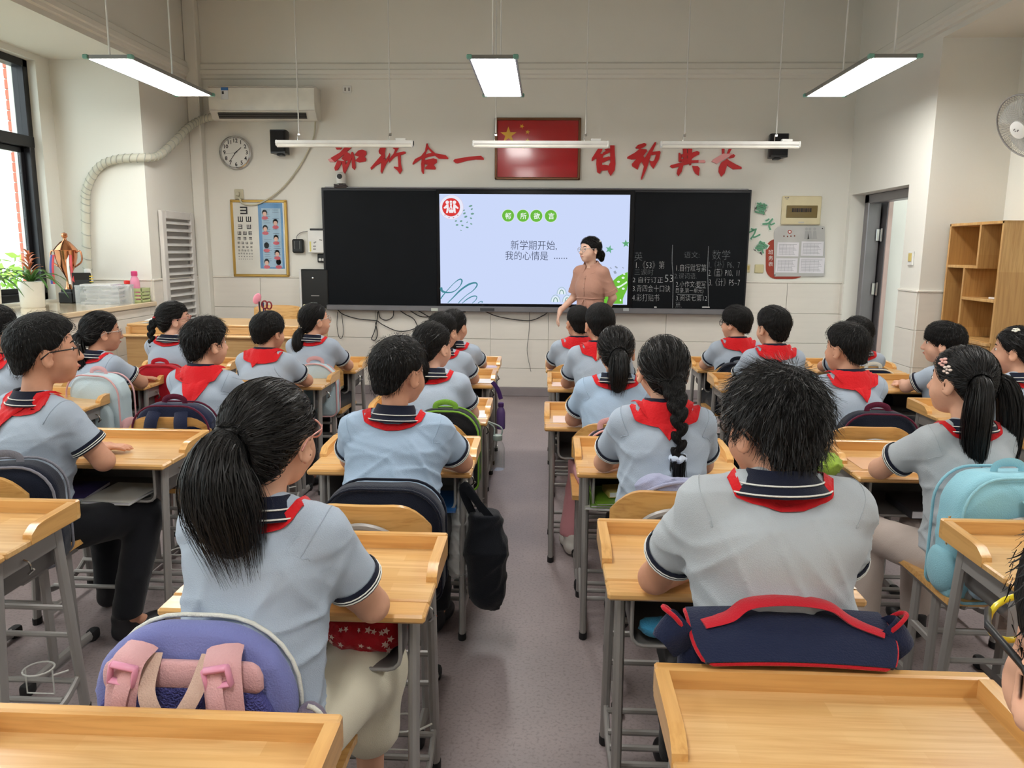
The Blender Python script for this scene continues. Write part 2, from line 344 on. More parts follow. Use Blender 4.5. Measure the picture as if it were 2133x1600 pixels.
# windows: black frames, transom, sliding sash
def window(n, y0, y1):
    t = bpy.data.objects.new('window_%d' % n, None); COL.objects.link(t); t['kind'] = 'structure'; t.location = (-4.34, 0, 0)
    bm = bm_new(); z0, z1, zt = 1.0, 2.95, 2.30; fr = .06
    b2(bm, -.05, .05, y0, y1, z0, z0+fr, .004); b2(bm, -.05, .05, y0, y1, z1-fr, z1, .004); b2(bm, -.05, .05, y0, y0+fr, z0, z1, .004); b2(bm, -.05, .05, y1-fr, y1, z0, z1, .004)
    b2(bm, -.055, .055, y0, y1, zt-.045, zt+.045, .004); obj('window_frame', bm, M_BLACKFR, t)
    ym = (y0+y1)/2
    for k, (a, b, dx) in enumerate(((y0+fr, ym+.04, .02), (ym-.04, y1-fr, -.02))):
        bm = bm_new(); s = .045
        b2(bm, dx-.015, dx+.015, a, b, z0+fr, z0+fr+s, .003); b2(bm, dx-.015, dx+.015, a, b, zt-.045-s, zt-.045, .003); b2(bm, dx-.015, dx+.015, a, a+s, z0+fr, zt-.045, .003); b2(bm, dx-.015, dx+.015, b-s, b, z0+fr, zt-.045, .003)
        sh = obj('window_sash', bm, M_BLACKFR, t)
        bm = bm_new(); b2(bm, dx-.003, dx+.003, a+s, b-s, z0+fr+s, zt-.045-s); obj('pane', bm, M_GLASS, sh, None)
        if k == 1:
            bm = bm_new(); box(bm, (dx+.025, a+.022, 1.55), (.02, .03, .11), .006); obj('latch', bm, M_BLACK, sh)
    for a, b in ((y0+fr, ym), (ym, y1-fr)):
        bm = bm_new(); b2(bm, -.003, .003, a, b, zt+.045, z1-fr); obj('pane', bm, M_GLASS, t, None)
    bm = bm_new(); b2(bm, -.04, .04, ym-.03, ym+.03, zt, z1-.03, .003); obj('mullion', bm, M_BLACKFR, t)
for n, (a, b) in enumerate(WINDOWS): window(n+1, a, b)
# door: steel frame in the reveal, leaf folded back into the corridor
M_DOORFR = mat('grey_door_steel', rgb(138, 136, 140), .35, metal=.5)
t = bpy.data.objects.new('door_1', None); COL.objects.link(t); t['kind'] = 'structure'
bm = bm_new(); x0 = XR+.13
b2(bm, x0, x0+.12, 7.55, 7.65, 0, 1.99, .006); b2(bm, x0, x0+.12, 6.46, 6.54, 0, 1.99, .006); b2(bm, x0, x0+.12, 6.46, 7.65, 1.91, 1.99, .006); obj('door_frame', bm, M_DOORFR, t)
bm = bm_new(); b2(bm, x0+.14, x0+.19, 7.46, 8.32, .02, 1.93, .004); leaf = obj('door_leaf', bm, mat('door_leaf_steel', rgb(120, 116, 118), .4, metal=.4), t)
bm = bm_new(); b2(bm, x0+.145, x0+.185, 7.452, 7.462, .03, 1.92, .002); obj('edge_strip', bm, mat('pinkish_door_edge', rgb(205, 180, 172), .4), leaf)
for z in (.35, 1.12, 1.62):
    bm = bm_new(); tube(bm, [(x0+.125, 7.515, z-.06), (x0+.125, 7.515, z+.06)], .011, 10); b2(bm, x0+.085, x0+.165, 7.53, 7.538, z-.055, z+.055, .002); obj('hinge', bm, M_CHROME, t)
# corridor beyond the door
M_CORR = mat('corridor_paint', rgb(214, 218, 204), .7, var=.02)
bm = bm_new(); b2(bm, 5.0, 5.2, 3, 13, 0, 3.2); b2(bm, 3.35, 5.2, 13, 13.2, 0, 3.2); struct('wall_corridor', bm, M_CORR)
bm = bm_new(); b2(bm, XR+.02, XR+.25, YF+.2, 13, 0, 3.2); struct('wall_corridor_inner', bm, M_CORR)
bm = bm_new(); b2(bm, 3.1, 5.2, YF, 13, -.1, 0); struct('floor_corridor', bm, M_FLOOR)
tpic = thing('framed_notice', 'pink framed notice hanging on the corridor wall outside the door', 'picture', (4.98, 12.2, 1.6))
tpic.location = (5.0, 11.35, 1.45)
bm = bm_new(); b2(bm, -.03, 0, -.5, .5, -.6, .6, .004); obj('frame', bm, M_LOUV, tpic)
bm = bm_new(); b2(bm, -.035, -.03, -.45, .45, -.55, .55); obj('notice', bm, mat('pink_notice', rgb(226, 168, 156), .5), tpic)
# outside the window: brick pier, white facade with windows, greenery
M_BRICK = mat('red_brick', rgb(186, 98, 76), .7, var=.12, vscale=9)
M_MORT = mat('pale_mortar', rgb(196, 180, 166), .85)
pier = thing('brick_pier', 'red brick pier rising outside the left window', 'brick pier', (-5.54, 8.45, 0))
bm = bm_new(); b2(bm, -.15, .15, -.15, .15, -1, 4.6); obj('mortar_core', bm, M_MORT, pier)
def brick_mesh(w, d, h):
    bm = bm_new(); box(bm, (0, 0, 0), (w, d, h), .003); me = bpy.data.meshes.new('brick'); bm.to_mesh(me); bm.free(); me.materials.append(M_BRICK); return me
_bh = .105; _bA = brick_mesh(.305, .02, _bh-.012); _bB = brick_mesh(.02, .305, _bh-.012)
for k in range(36):
    z = .7+k*_bh
    for me, c in ((_bA, (0, -.155, z)), (_bB, (.155, 0, z))):
        o = bpy.data.objects.new('brick', me); COL.objects.link(o); o.parent = pier; o.location = c
M_FAC = mat('white_facade', rgb(236, 238, 238), .7, var=.02)
M_FWIN = mat('facade_window_glass', rgb(78, 92, 104), .15, var=.2, vscale=2)
fac = thing('apartment_facade', 'white building facade with grey windows across the yard', 'building', (-16, 22, -6))
bm = bm_new(); b2(bm, -14, 3.5, 0, 6, 0, 30); obj('wall', bm, M_FAC, fac)
bm = bm_new(); box(bm, (0, 0, 0), (1.7, .1, 1.5), .02); _fm = bpy.data.meshes.new('facade_window'); bm.to_mesh(_fm); bm.free(); _fm.materials.append(M_FWIN)
bm = bm_new(); b2(bm, -.03, .03, -.07, 0, -.75, .75); b2(bm, -.85, .85, -.07, 0, .1, .15); _fmm = bpy.data.meshes.new('mullion'); bm.to_mesh(_fmm); bm.free(); _fmm.materials.append(M_WHITE)
for i in range(6):
    for j in range(8):
        o = bpy.data.objects.new('facade_window', _fm); COL.objects.link(o); o.parent = fac; o.location = (2.0-i*2.7, -.02, 1.9+j*3.0)
        q = bpy.data.objects.new('mullion', _fmm); COL.objects.link(q); q.parent = o
def hedge():
    rng = np.random.default_rng(3); V = []; Fq = []
    for k in range(2600):
        c = np.array([rng.uniform(-3.4, 3.4), rng.uniform(-.6, .6), rng.uniform(0, 2.2)]); a = rng.normal(size=3); a /= np.linalg.norm(a); b = np.cross(a, rng.normal(size=3)); b /= np.linalg.norm(b)
        n = len(V); L = rng.uniform(.08, .16); V += [c-a*L, c+b*L*.4, c+a*L, c-b*L*.4]; Fq.append((n, n+1, n+2, n+3))
    return npmesh('leaves', np.array(V), Fq)
h = thing('hedge', 'bright green hedge outside below the left window', 'hedge', (-9.5, 13, -.9))
mobj('leaves', hedge(), mat('hedge_leaf', rgb(150, 190, 70), .6, var=.3, vscale=3), h, None, kind='stuff')
bm = bm_new(); b2(bm, -40, -4.6, -10, 40, -3.1, -3.0); struct('ground_outside', bm, mat('paving', rgb(170, 170, 160), .8))
# ================================================================ ceiling lamps
M_TEAL = mat('teal_plastic_corner', rgb(120, 176, 160), .4)
M_ALU = mat('aluminium_profile', rgb(140, 140, 138), .35, metal=.6)
def panel_lamp(x, y, label, group=None, z=2.63):
    t = thing('panel_lamp', label, 'lamp', (x, y, z), 0, group); W, L = .29, 1.22
    bm = bm_new(); b2(bm, -W/2, W/2, -L/2, L/2, -.002, 0); obj('diffuser', bm, M_PANEL, t, None)
    bm = bm_new(); b2(bm, -W/2, W/2, -L/2, L/2, .002, .016)
    for s in (-1, 1): b2(bm, s*W/2-.006, s*W/2+.006, -L/2, L/2, -.004, .018); b2(bm, -W/2, W/2, s*L/2-.006, s*L/2+.006, -.004, .018)
    obj('frame', bm, M_ALU, t)
    for sx in (-1, 1):
        for sy in (-1, 1): bm = bm_new(); box(bm, (sx*W/2, sy*L/2, .007), (.035, .035, .026), .005); obj('corner_cap', bm, M_TEAL, t)
    bm = bm_new(); b2(bm, -.05, .05, -.15, .15, .016, .05, .006); obj('driver_box', bm, M_WHITE, t)
    for sy in (-1, 1):
        bm = bm_new(); tube(bm, [(-W/2*.0, sy*(L/2-.02 if sy < 0 else L/2-.35), .016), (0, sy*(L/2-.02 if sy < 0 else L/2-.35), ZC-z)], .006, 6); obj('suspension_rod', bm, M_WHITE, t)
panel_lamp(-2.80, 5.70, 'lit white panel lamp hanging nearest the window')
panel_lamp(-.36, 5.72, 'lit white panel lamp hanging above the aisle, in front of the flag')
panel_lamp(2.10, 5.72, 'lit white panel lamp hanging near the door side wall')
for x, sx_ in ((-2.8, 'window side'), (-.36, 'middle'), (2.1, 'door side')):
    for y, sy_ in ((2.9, 'middle'), (.1, 'back')): panel_lamp(x, y, 'lit panel lamp over the %s rows of desks, %s of the room' % (sy_, sx_), 'panel lamps over the back of the room')
# unlit tube lamps over the board
def tube_lamp(x0, x1, label):
    xm = (x0+x1)/2; L = x1-x0; t = thing('tube_lamp', label, 'lamp', (xm, 6.9, 2.335))
    bm = bm_new(); prof = [(-.035, .012), (-.03, .035), (.03, .035), (.035, .012), (.022, -.004), (-.022, -.004)]
    a = [bm.verts.new((-L/2, y, z)) for y, z in prof]; b = [bm.verts.new((L/2, y, z)) for y, z in prof]
    for i in range(6): bm.faces.new((a[i], a[(i+1) % 6], b[(i+1) % 6], b[i]))
    bm.faces.new(a); bm.faces.new(list(reversed(b))); bmesh.ops.recalc_face_normals(bm, faces=bm.faces); obj('housing', bm, M_WHITE, t)
    bm = bm_new(); tube(bm, [(-L/2+.01, -.012, -.008), (L/2-.01, -.012, -.008)], .016, 12); obj('tube', bm, mat('unlit_tube', rgb(240, 238, 228), .3), t)
    for s in (-1, 1):
        bm = bm_new(); box(bm, (s*(L/2-.008), 0, .012), (.016, .07, .052), .006); obj('end_cap', bm, M_WHITE, t)
        bm = bm_new(); x = s*(L/2-.20); tube(bm, [(x, 0, .10), (x, 0, ZC-2.335)], .0055, 6); rod = obj('suspension_rod', bm, M_WHITE, t)
        bm = bm_new(); tube(bm, [(x-.012, 0, .035), (x-.012, 0, .075), (x+.01, 0, .10)], .004, 6); box(bm, (x, 0, .085), (.024, .015, .02), .003); obj('clip', bm, M_CHROME, rod)
    bm = bm_new(); box(bm, (L/2-.11, .0, .045), (.09, .04, .022), .004); obj('junction_box', bm, M_WHITE, t)
tube_lamp(-2.36, -1.165, 'unlit white tube lamp over the left end of the blackboard')
tube_lamp(-.655, .51, 'unlit white tube lamp hanging in front of the framed flag')
tube_lamp(.945, 2.11, 'unlit white tube lamp over the right end of the blackboard')
# ================================================================ desks and chairs
def build_desk():
    t = thing('school_desk', '', 'desk')
    bm = bm_new(); b2(bm, -.30, .30, -.128, .20, .640, .660, .004); obj('desktop', bm, M_WOOD, t)
    bm = bm_new(); v = b2(bm, -.30, .30, -.205, -.131, .638, .659, .006); obj('front_ledge', bm, M_WOODE, t)
    bm = bm_new(); b2(bm, -.30, .30, .178, .202, .645, .700, .004); obj('back_rim', bm, M_WOODE, t)
    for s in (-1, 1):
        bm = bm_new(); poly = [(.178, .645), (.178, .698), (.03, .694), (.0, .69), (-.028, .672), (-.03, .660), (-.03, .645)]
        A = [bm.verts.new((s*.276, y, z)) for y, z in poly]; B = [bm.verts.new((s*.302, y, z)) for y, z in poly]
        bm.faces.new(A); bm.faces.new(list(reversed(B)))
        for i in range(len(poly)): bm.faces.new((A[i], B[i], B[(i+1) % len(poly)], A[(i+1) % len(poly)]))
        bmesh.ops.recalc_face_normals(bm, faces=bm.faces); obj('side_rim', bm, M_WOODY, t)
    # steel book tray: rounded U, open to the pupil
    bm = bm_new(); W, zb, zt, r = .235, .50, .632, .03
    prof = [(-W, zt), (-W, zb+r)]+[(-W+r-r*cos(a), zb+r-r*sin(a)) for a in (radians(30), radians(60), radians(90))]+[(W-r+r*sin(a), zb+r-r*cos(a)) for a in (0, radians(30), radians(60))]+[(W, zb+r), (W, zt)]
    a = [bm.verts.new((x, -.15, z)) for x, z in prof]; b = [bm.verts.new((x, .16, z)) for x, z in prof]
    for i in range(len(prof)-1): bm.faces.new((a[i], a[i+1], b[i+1], b[i]))
    bm.faces.new(list(reversed(b))); solid(bm, .002); obj('book_tray', bm, M_GREYDK, t)
    bm = bm_new(); tube(bm, [(x, -.152, z) for x, z in prof], .005, 6); obj('tray_rim', bm, M_GREYMET, t)
    for sx in (-1, 1):
        for y0, y1 in ((-.12, -.168), (.13, .195)):
            bm = bm_new(); tube(bm, [(sx*.262, y0, .638), (sx*.262, y1, .02)], .019, 10, sq=.7, up=(0, 1, 0)); leg = obj('leg', bm, M_GREYMET, t)
            bm = bm_new(); tube(bm, [(sx*.262, y1, .0), (sx*.262, y1, .025)], .0215, 10, sq=.72, up=(0, 1, 0)); obj('foot_cap', bm, M_RUBBER, leg)
        bm = bm_new(); b2(bm, sx*.262-.006, sx*.262+.006, -.13, .14, .575, .638, .004); obj('side_apron', bm, M_GREYMET, t)
        bm = bm_new(); tube(bm, smooth_path([(sx*.262, -.163, .16), (sx*.262, -.08, .10), (sx*.262, .08, .09), (sx*.262, .188, .14)], 5), .013, 8, sq=.7); obj('side_brace', bm, M_GREYMET, t)
    for y, z in ((.176, .36), (.178, .27), (.155, .13), (.09, .105), (.02, .105), (-.05, .105)):
        bm = bm_new(); tube(bm, [(-.262, y, z), (.262, y, z)], .009, 8); obj('rung', bm, M_GREYMET, t)
    bm = bm_new(); c = (.19, .10, .20)
    tube(bm, [(c[0]+.042*cos(q), c[1]+.042*sin(q), c[2]) for q in np.linspace(0, 2*pi, 20, endpoint=False)], .0028, 6, closed=True)
    tube(bm, [(c[0]+.042, c[1], c[2]), (c[0]+.042, c[1], .12), (c[0]-.042, c[1], .12), (c[0]-.042, c[1], c[2])], .0025, 6); tube(bm, [(c[0]+.042, c[1], c[2]-.02), (.262, .13, c[2]-.02)], .003, 6); obj('cup_ring', bm, M_WIRE, t)
    bm = bm_new(); tube(bm, smooth_path([(.272, -.03, .60), (.288, -.03, .592), (.292, -.03, .57), (.283, -.03, .56), (.30, -.03, .575)], 4), .0035, 6); obj('bag_hook', bm, M_CHROME, t)
    return t
def build_chair():
    t = thing('school_chair', '', 'chair')
    def seat(u, v):
        x = (u-.5)*.37; y = (v-.5)*.37
        return Vector((x, y, .405-.012*cos(x/.185*pi/2)*cos((y+.03)/.2*pi/2)-.02*max(0, (y-.13)/.055)**2*.5))
    bm = bm_new(); grid(bm, seat, 13, 13); bmesh.ops.recalc_face_normals(bm, faces=bm.faces); solid(bm, -.02)
    obj('seat', bm, M_WOODC, t, 50)
    def back(u, v):
        a = (u-.5)*2; hw = .19; z0, z1 = .565, .735
        top = z1 - .065*max(0, (abs(a)-.45)/.55)**2.2; bot = z0 + .02*max(0, (abs(a)-.7)/.3)**2
        z = bot+(top-bot)*v
        return Vector((a*hw, -.178+.03*a*a-.05*(z-.6), z))
    bm = bm_new(); grid(bm, back, 19, 9); bmesh.ops.recalc_face_normals(bm, faces=bm.faces); solid(bm, .018)
    obj('backrest', bm, M_WOODC, t, 50)
    bm = bm_new(); tube(bm, smooth_path([(-.12, -.15, .385), (-.12, -.18, .45), (-.115, -.198, .58), (-.085, -.208, .655), (0, -.212, .685), (.085, -.208, .655), (.115, -.198, .58), (.12, -.18, .45), (.12, -.15, .385)], 5), .0125, 8); obj('back_arch', bm, M_GREYMET, t)
    for s in (-1, 1):
        bm = bm_new(); tube(bm, [(s*.15, .075, .385), (s*.15, .085, .03)], .02, 8, sq=.6, up=(0, 1, 0)); obj('leg', bm, M_GREYMET, t)
        bm = bm_new(); tube(bm, [(s*.15, -.055, .385), (s*.15, -.045, .03)], .02, 8, sq=.6, up=(0, 1, 0)); obj('leg', bm, M_GREYMET, t)
        bm = bm_new(); b2(bm, s*.15-.011, s*.15+.011, -.05, .08, .21, .235, .004); obj('side_rail', bm, M_GREYMET, t)
        bm = bm_new(); tube(bm, smooth_path([(s*.15, -.19, .018), (s*.15, -.12, .028), (s*.15, .12, .028), (s*.15, .19, .018)], 4), .019, 8, sq=.7); fb = obj('foot_bar', bm, M_GREYMET, t)
        for e in (-1, 1):
            bm = bm_new(); box(bm, (s*.15, e*.185, .022), (.036, .05, .044), .012, seg=2); obj('foot_cap', bm, M_RUBBER, fb)
        bm = bm_new(); b2(bm, s*.15-.011, s*.15+.011, -.17, .13, .372, .39, .004); obj('seat_rail', bm, M_GREYMET, t)
    bm = bm_new(); tube(bm, [(-.15, .015, .222), (.15, .015, .222)], .011, 8); obj('cross_rail', bm, M_GREYMET, t)
    return t
DESK0 = build_desk(); CHAIR0 = build_chair()
_dused = []; _cused = []
def desk(x, yfar, label, rz=0, far_edge=True):
    loc = (x, yfar-.20, 0)
    if not _dused: o = DESK0; o.location = loc; o.rotation_euler = (0, 0, rz); _dused.append(1)
    else: o = dup(DESK0, loc, rz)
    return tag(o, label, 'desk', 'pupils\' desks')
def chair(x, y, label, rz=0, zs=1.0):
    if not _cused: o = CHAIR0; o.location = (x, y, 0); o.rotation_euler = (0, 0, rz); _cused.append(1)
    else: o = dup(CHAIR0, (x, y, 0), rz)
    o.scale = (1, 1, zs); return tag(o, label, 'chair', 'pupils\' chairs')
# ================================================================ implicit surfaces for bodies, cloth, hair
class SDF:
    def __init__(s, lo, hi, h):
        s.lo = np.array(lo, np.float32); s.h = np.float32(h)
        s.n = tuple(int(math.ceil((b-a)/h))+1 for a, b in zip(lo, hi)); s.d = np.full(s.n, .5, np.float32)
        s.ax = [s.lo[i]+s.h*np.arange(s.n[i], dtype=np.float32) for i in range(3)]
    def reg(s, lo, hi):
        sl = []
        for i in range(3):
            a = max(0, int((lo[i]-s.lo[i])/s.h)-1); b = min(s.n[i], int((hi[i]-s.lo[i])/s.h)+2); sl.append(slice(a, max(a, b)))
        sl = tuple(sl)
        X = s.ax[0][sl[0]][:, None, None]; Y = s.ax[1][sl[1]][None, :, None]; Z = s.ax[2][sl[2]][None, None, :]
        return sl, X, Y, Z
    def merge(s, sl, d, k):
        o = s.d[sl]
        if k <= 0: s.d[sl] = np.minimum(o, d); return
        h = np.clip(.5+.5*(o-d)/k, 0, 1); s.d[sl] = o*(1-h)+d*h-k*h*(1-h)
    def cone(s, a, b, ra, rb, k=.02, clip=None, pad=.05):
        a = np.array(a, float); b = np.array(b, float); m = max(ra, rb)+pad
        sl, X, Y, Z = s.reg(np.minimum(a, b)-m, np.maximum(a, b)+m)
        if s.d[sl].size == 0: return
        ab = b-a; L2 = max(1e-9, ab@ab)
        t = np.clip(((X-a[0])*ab[0]+(Y-a[1])*ab[1]+(Z-a[2])*ab[2])/L2, 0, 1)
        d = np.sqrt((X-a[0]-ab[0]*t)**2+(Y-a[1]-ab[1]*t)**2+(Z-a[2]-ab[2]*t)**2)-(ra+(rb-ra)*t)
        if clip is not None:
            p, nn = clip; d = np.maximum(d, (X-p[0])*nn[0]+(Y-p[1])*nn[1]+(Z-p[2])*nn[2])
        s.merge(sl, d.astype(np.float32), k)
    def chain(s, P, R, k=.015, pad=.05):
        for i in range(len(P)-1): s.cone(P[i], P[i+1], R[i], R[i+1], k, pad=pad)
    def elld(s, c, r, R, X, Y, Z):
        x, y, z = X-c[0], Y-c[1], Z-c[2]
        if R is not None:
            x, y, z = (R[0][0]*x+R[1][0]*y+R[2][0]*z, R[0][1]*x+R[1][1]*y+R[2][1]*z, R[0][2]*x+R[1][2]*y+R[2][2]*z)
        k0 = np.sqrt((x/r[0])**2+(y/r[1])**2+(z/r[2])**2)+1e-6; k1 = np.sqrt((x/r[0]**2)**2+(y/r[1]**2)**2+(z/r[2]**2)**2)+1e-6
        return k0*(k0-1)/k1
    def ell(s, c, r, R=None, k=.02, pad=.05, sub=False):
        m = max(r)+pad; sl, X, Y, Z = s.reg([q-m for q in c], [q+m for q in c])
        if s.d[sl].size == 0: return
        d = s.elld(c, r, R, X, Y, Z).astype(np.float32)
        if sub:
            o = s.d[sl]; h = np.clip(.5-.5*(o+d)/k, 0, 1); s.d[sl] = o*(1-h)-d*h+k*h*(1-h)
        else: s.merge(sl, d, k)
    def grids(s): return s.ax[0][:, None, None], s.ax[1][None, :, None], s.ax[2][None, None, :]
    def keep(s, g, k=.01):
        """smooth intersection with the region g<0"""
        o = s.d; h = np.clip(.5-.5*(o-g)/k, 0, 1); s.d = (o*(1-h)+g*h+k*h*(1-h)).astype(np.float32)
    def sample(s, P):
        q = (np.asarray(P, np.float32)-s.lo)/s.h; q = np.clip(q, 0, np.array(s.n)-1.001); i = q.astype(int); f = q-i; r = 0
        for dx in (0, 1):
            for dy in (0, 1):
                for dz in (0, 1):
                    wgt = (f[..., 0] if dx else 1-f[..., 0])*(f[..., 1] if dy else 1-f[..., 1])*(f[..., 2] if dz else 1-f[..., 2])
                    r = r+wgt*s.d[i[..., 0]+dx, i[..., 1]+dy, i[..., 2]+dz]
        return r
    def grad(s, P):
        e = float(s.h); g = np.stack([s.sample(P+np.eye(3)[i]*e)-s.sample(P-np.eye(3)[i]*e) for i in range(3)], -1)
        return g/(np.linalg.norm(g, axis=-1, keepdims=True)+1e-8)
    def project(s, P, off, it=6):
        P = np.array(P, float)
        for _ in range(it):
            d = s.sample(P)-off; P = P-s.grad(P)*np.clip(d, -.03, .03)[..., None]*.9
        return P
    def arrays(s):
        d = s.d; ins = d < 0; n = s.n
        c = np.zeros((n[0]-1, n[1]-1, n[2]-1), np.int8)
        for a in (0, 1):
            for b in (0, 1):
                for e in (0, 1): c += ins[a:n[0]-1+a, b:n[1]-1+b, e:n[2]-1+e]
        act = (c > 0) & (c < 8); idx = np.full(act.shape, -1, np.int64); cells = np.argwhere(act); idx[act] = np.arange(len(cells))
        acc = np.zeros((len(cells), 3)); cnt = np.zeros(len(cells)); cor = [np.array(q) for q in np.ndindex(2, 2, 2)]
        for a in cor:
            for ax in range(3):
                if a[ax]: continue
                b = a.copy(); b[ax] = 1
                da = d[tuple((cells+a).T)]; db = d[tuple((cells+b).T)]; m = (da < 0) != (db < 0)
                t = da/(da-db+1e-12); p = a+(b-a)*t[:, None]; acc[m] += p[m]; cnt[m] += 1
        V = s.lo+s.h*(cells+acc/np.maximum(cnt, 1)[:, None]); F = []
        for ax in range(3):
            sl0 = [slice(1, n[i]-1) for i in range(3)]; sl1 = list(sl0); sl0[ax] = slice(0, n[ax]-1); sl1[ax] = slice(1, n[ax])
            A = ins[tuple(sl0)]; B = ins[tuple(sl1)]; ch = np.argwhere(A != B)
            if not len(ch): continue
            base = ch+np.array([0 if i == ax else 1 for i in range(3)]); u, v = (ax+1) % 3, (ax+2) % 3
            eu = np.eye(3, dtype=int)[u]; ev = np.eye(3, dtype=int)[v]
            q = [idx[tuple((base-eu-ev).T)], idx[tuple((base-ev).T)], idx[tuple(base.T)], idx[tuple((base-eu).T)]]
            Q = np.stack(q, 1); flip = ~A[tuple(ch.T)]; Q[flip] = Q[flip][:, ::-1]; F.append(Q)
        F = np.concatenate(F); return V, F[(F >= 0).all(1)]
    def mesh(s, name):
        V, F = s.arrays(); me = bpy.data.meshes.new(name); me.vertices.add(len(V)); me.vertices.foreach_set('co', V.astype(np.float32).ravel())
        me.loops.add(F.size); me.loops.foreach_set('vertex_index', F.astype(np.int32).ravel()); me.polygons.add(len(F))
        me.polygons.foreach_set('loop_start', np.arange(0, F.size, 4, dtype=np.int32)); me.polygons.foreach_set('loop_total', np.full(len(F), 4, np.int32)); me.update(); me.validate()
        return me
def ribbons(name, paths, side, width):
    """paths (n,k,3), side (n,k,3) unit vectors, width (n,k)"""
    n, k = paths.shape[:2]; a = paths+side*width[..., None]; b = paths-side*width[..., None]
    V = np.stack([a, b], 2).reshape(-1, 3); i = (np.arange(n)[:, None]*k+np.arange(k-1)[None]).ravel()*2
    F = np.stack([i, i+1, i+3, i+2], 1); return npmesh(name, V, F)
def rotm(yaw, pitch, roll):
    return np.array(Matrix.Rotation(yaw, 3, 'Z') @ Matrix.Rotation(pitch, 3, 'X') @ Matrix.Rotation(roll, 3, 'Y'))
# ---- materials for people
def skin_mat(name, c):
    m = mat(name, c, .55, var=.05, vscale=30, spec=.3); return m
M_SKIN = [skin_mat('skin_a', rgb(216, 165, 138)), skin_mat('skin_b', rgb(206, 152, 124)), skin_mat('skin_c', rgb(222, 174, 150))]
M_HAIR = mat('black_hair', rgb(12, 11, 11), .58, var=.4, vscale=1.0, spec=.2, bump=1.0, bscale=1.6, stretch=(150, 150, 9))
M_HAIRS = mat('black_hair_strands', rgb(17, 15, 15), .42, var=.5, vscale=60, spec=.3)
def cloth(name, c, rough=.85, var=.04, bs=500, b=.25): return mat(name, c, rough, var=var, vscale=4, bump=b, bscale=bs, spec=.15, sheen=.15)
M_POLO = cloth('pale_blue_pique', rgb(170, 183, 199))
M_POLOG = cloth('pale_grey_pique', rgb(180, 187, 193))
M_POLOB = cloth('light_blue_pique', rgb(162, 184, 208))
M_NAVY = cloth('navy_rib', rgb(22, 26, 44))
M_STRIPE = cloth('white_stripe', rgb(232, 232, 226))
M_RED = cloth('red_scarf_cotton', rgb(206, 26, 34), .7, bs=120)
M_TROU = cloth('black_trouser', rgb(20, 21, 26)); M_BEIGE = cloth('beige_trouser', rgb(196, 182, 174)); M_CREAM = cloth('cream_skirt', rgb(228, 222, 200)); M_PINKT = cloth('pink_trouser', rgb(214, 150, 156))
M_SHOE = mat('dark_shoe', rgb(26, 26, 30), .5); M_SHOEW = mat('white_shoe', rgb(220, 216, 208), .5)
M_EYEW = mat('eye_white', rgb(232, 228, 222), .2); M_IRIS = mat('dark_iris', rgb(24, 16, 12), .15); M_LIP = mat('lip', rgb(178, 98, 92), .45)
def eye_meshes():
    bm = bm_new(); ellipsoid(bm, (0, 0, 0), (.0135, .0062, .0072), u=14, v=9); a = bpy.data.meshes.new('eye'); bm.to_mesh(a); bm.free(); finish(a, True); a.materials.append(M_EYEW)
    bm = bm_new(); ellipsoid(bm, (0, .0036, 0), (.0062, .0034, .0068), u=12, v=8); b = bpy.data.meshes.new('iris'); bm.to_mesh(b); bm.free(); finish(b, True); b.materials.append(M_IRIS)
    return a, b
EYE_ME, IRIS_ME = eye_meshes()
def shoe_mesh(m, name):
    f = SDF((-.06, -.11, -.01), (.06, .17, .12), .006)
    f.ell((0, .07, .03), (.042, .075, .034), k=.02); f.ell((0, -.04, .04), (.036, .05, .045), k=.02); f.cone((0, -.04, .06), (0, -.05, .09), .034, .036)
    X, Y, Z = f.grids(); f.keep(np.broadcast_to(.0-Z, f.n).astype(np.float32), .004); me = f.mesh(name); finish(me, True); me.materials.append(m); return me
SHOE_ME = shoe_mesh(M_SHOE, 'shoe'); SHOEW_ME = shoe_mesh(M_SHOEW, 'shoe_white')
def add_glasses(root, Hc, R, hs, color, lens=True, round_=1.0):
    m = mat('glasses_'+color[0], color[1], .25, coat=.3)
    T = lambda p: Vector(Hc+R@(np.array(p)*hs))
    bm = bm_new(); ring = []
    for s in (-1, 1):
        pts = [T((s*.034+.025*cos(q)*1.0, .096-.010*abs(s*.034+.025*cos(q))/.06, -.004+.0195*round_*sin(q))) for q in np.linspace(0, 2*pi, 18, endpoint=False)]
        tube(bm, pts, .0018*hs if color[0] != 'yellow' else .003, 6, closed=True); ring.append(pts)
        bt = bm if color[0] != 'yellow' else bm_new()
        tube(bt, [T((s*.059, .088, .004)), T((s*.075, .06, .004)), T((s*.083, .0, .002)), T((s*.083, -.025, -.016))], [.0022*hs, .0022*hs, .0018*hs, .0026*hs] if color[0] != 'yellow' else [.0045, .0045, .004, .004], 6, sq=.7)
        if bt is not bm: obj('temple', bt, M_BLACK, root, True)
    tube(bm, [T((-.010, .098, .002)), T((0, .102, .006)), T((.010, .098, .002))], .0017*hs, 6)
    g = obj('glasses', bm, m, root, True)
    if lens:
        for pts in ring:
            bm = bm_new(); bm.faces.new([bm.verts.new(p) for p in pts]); obj('lens', bm, M_LENS, g, None)
    return g
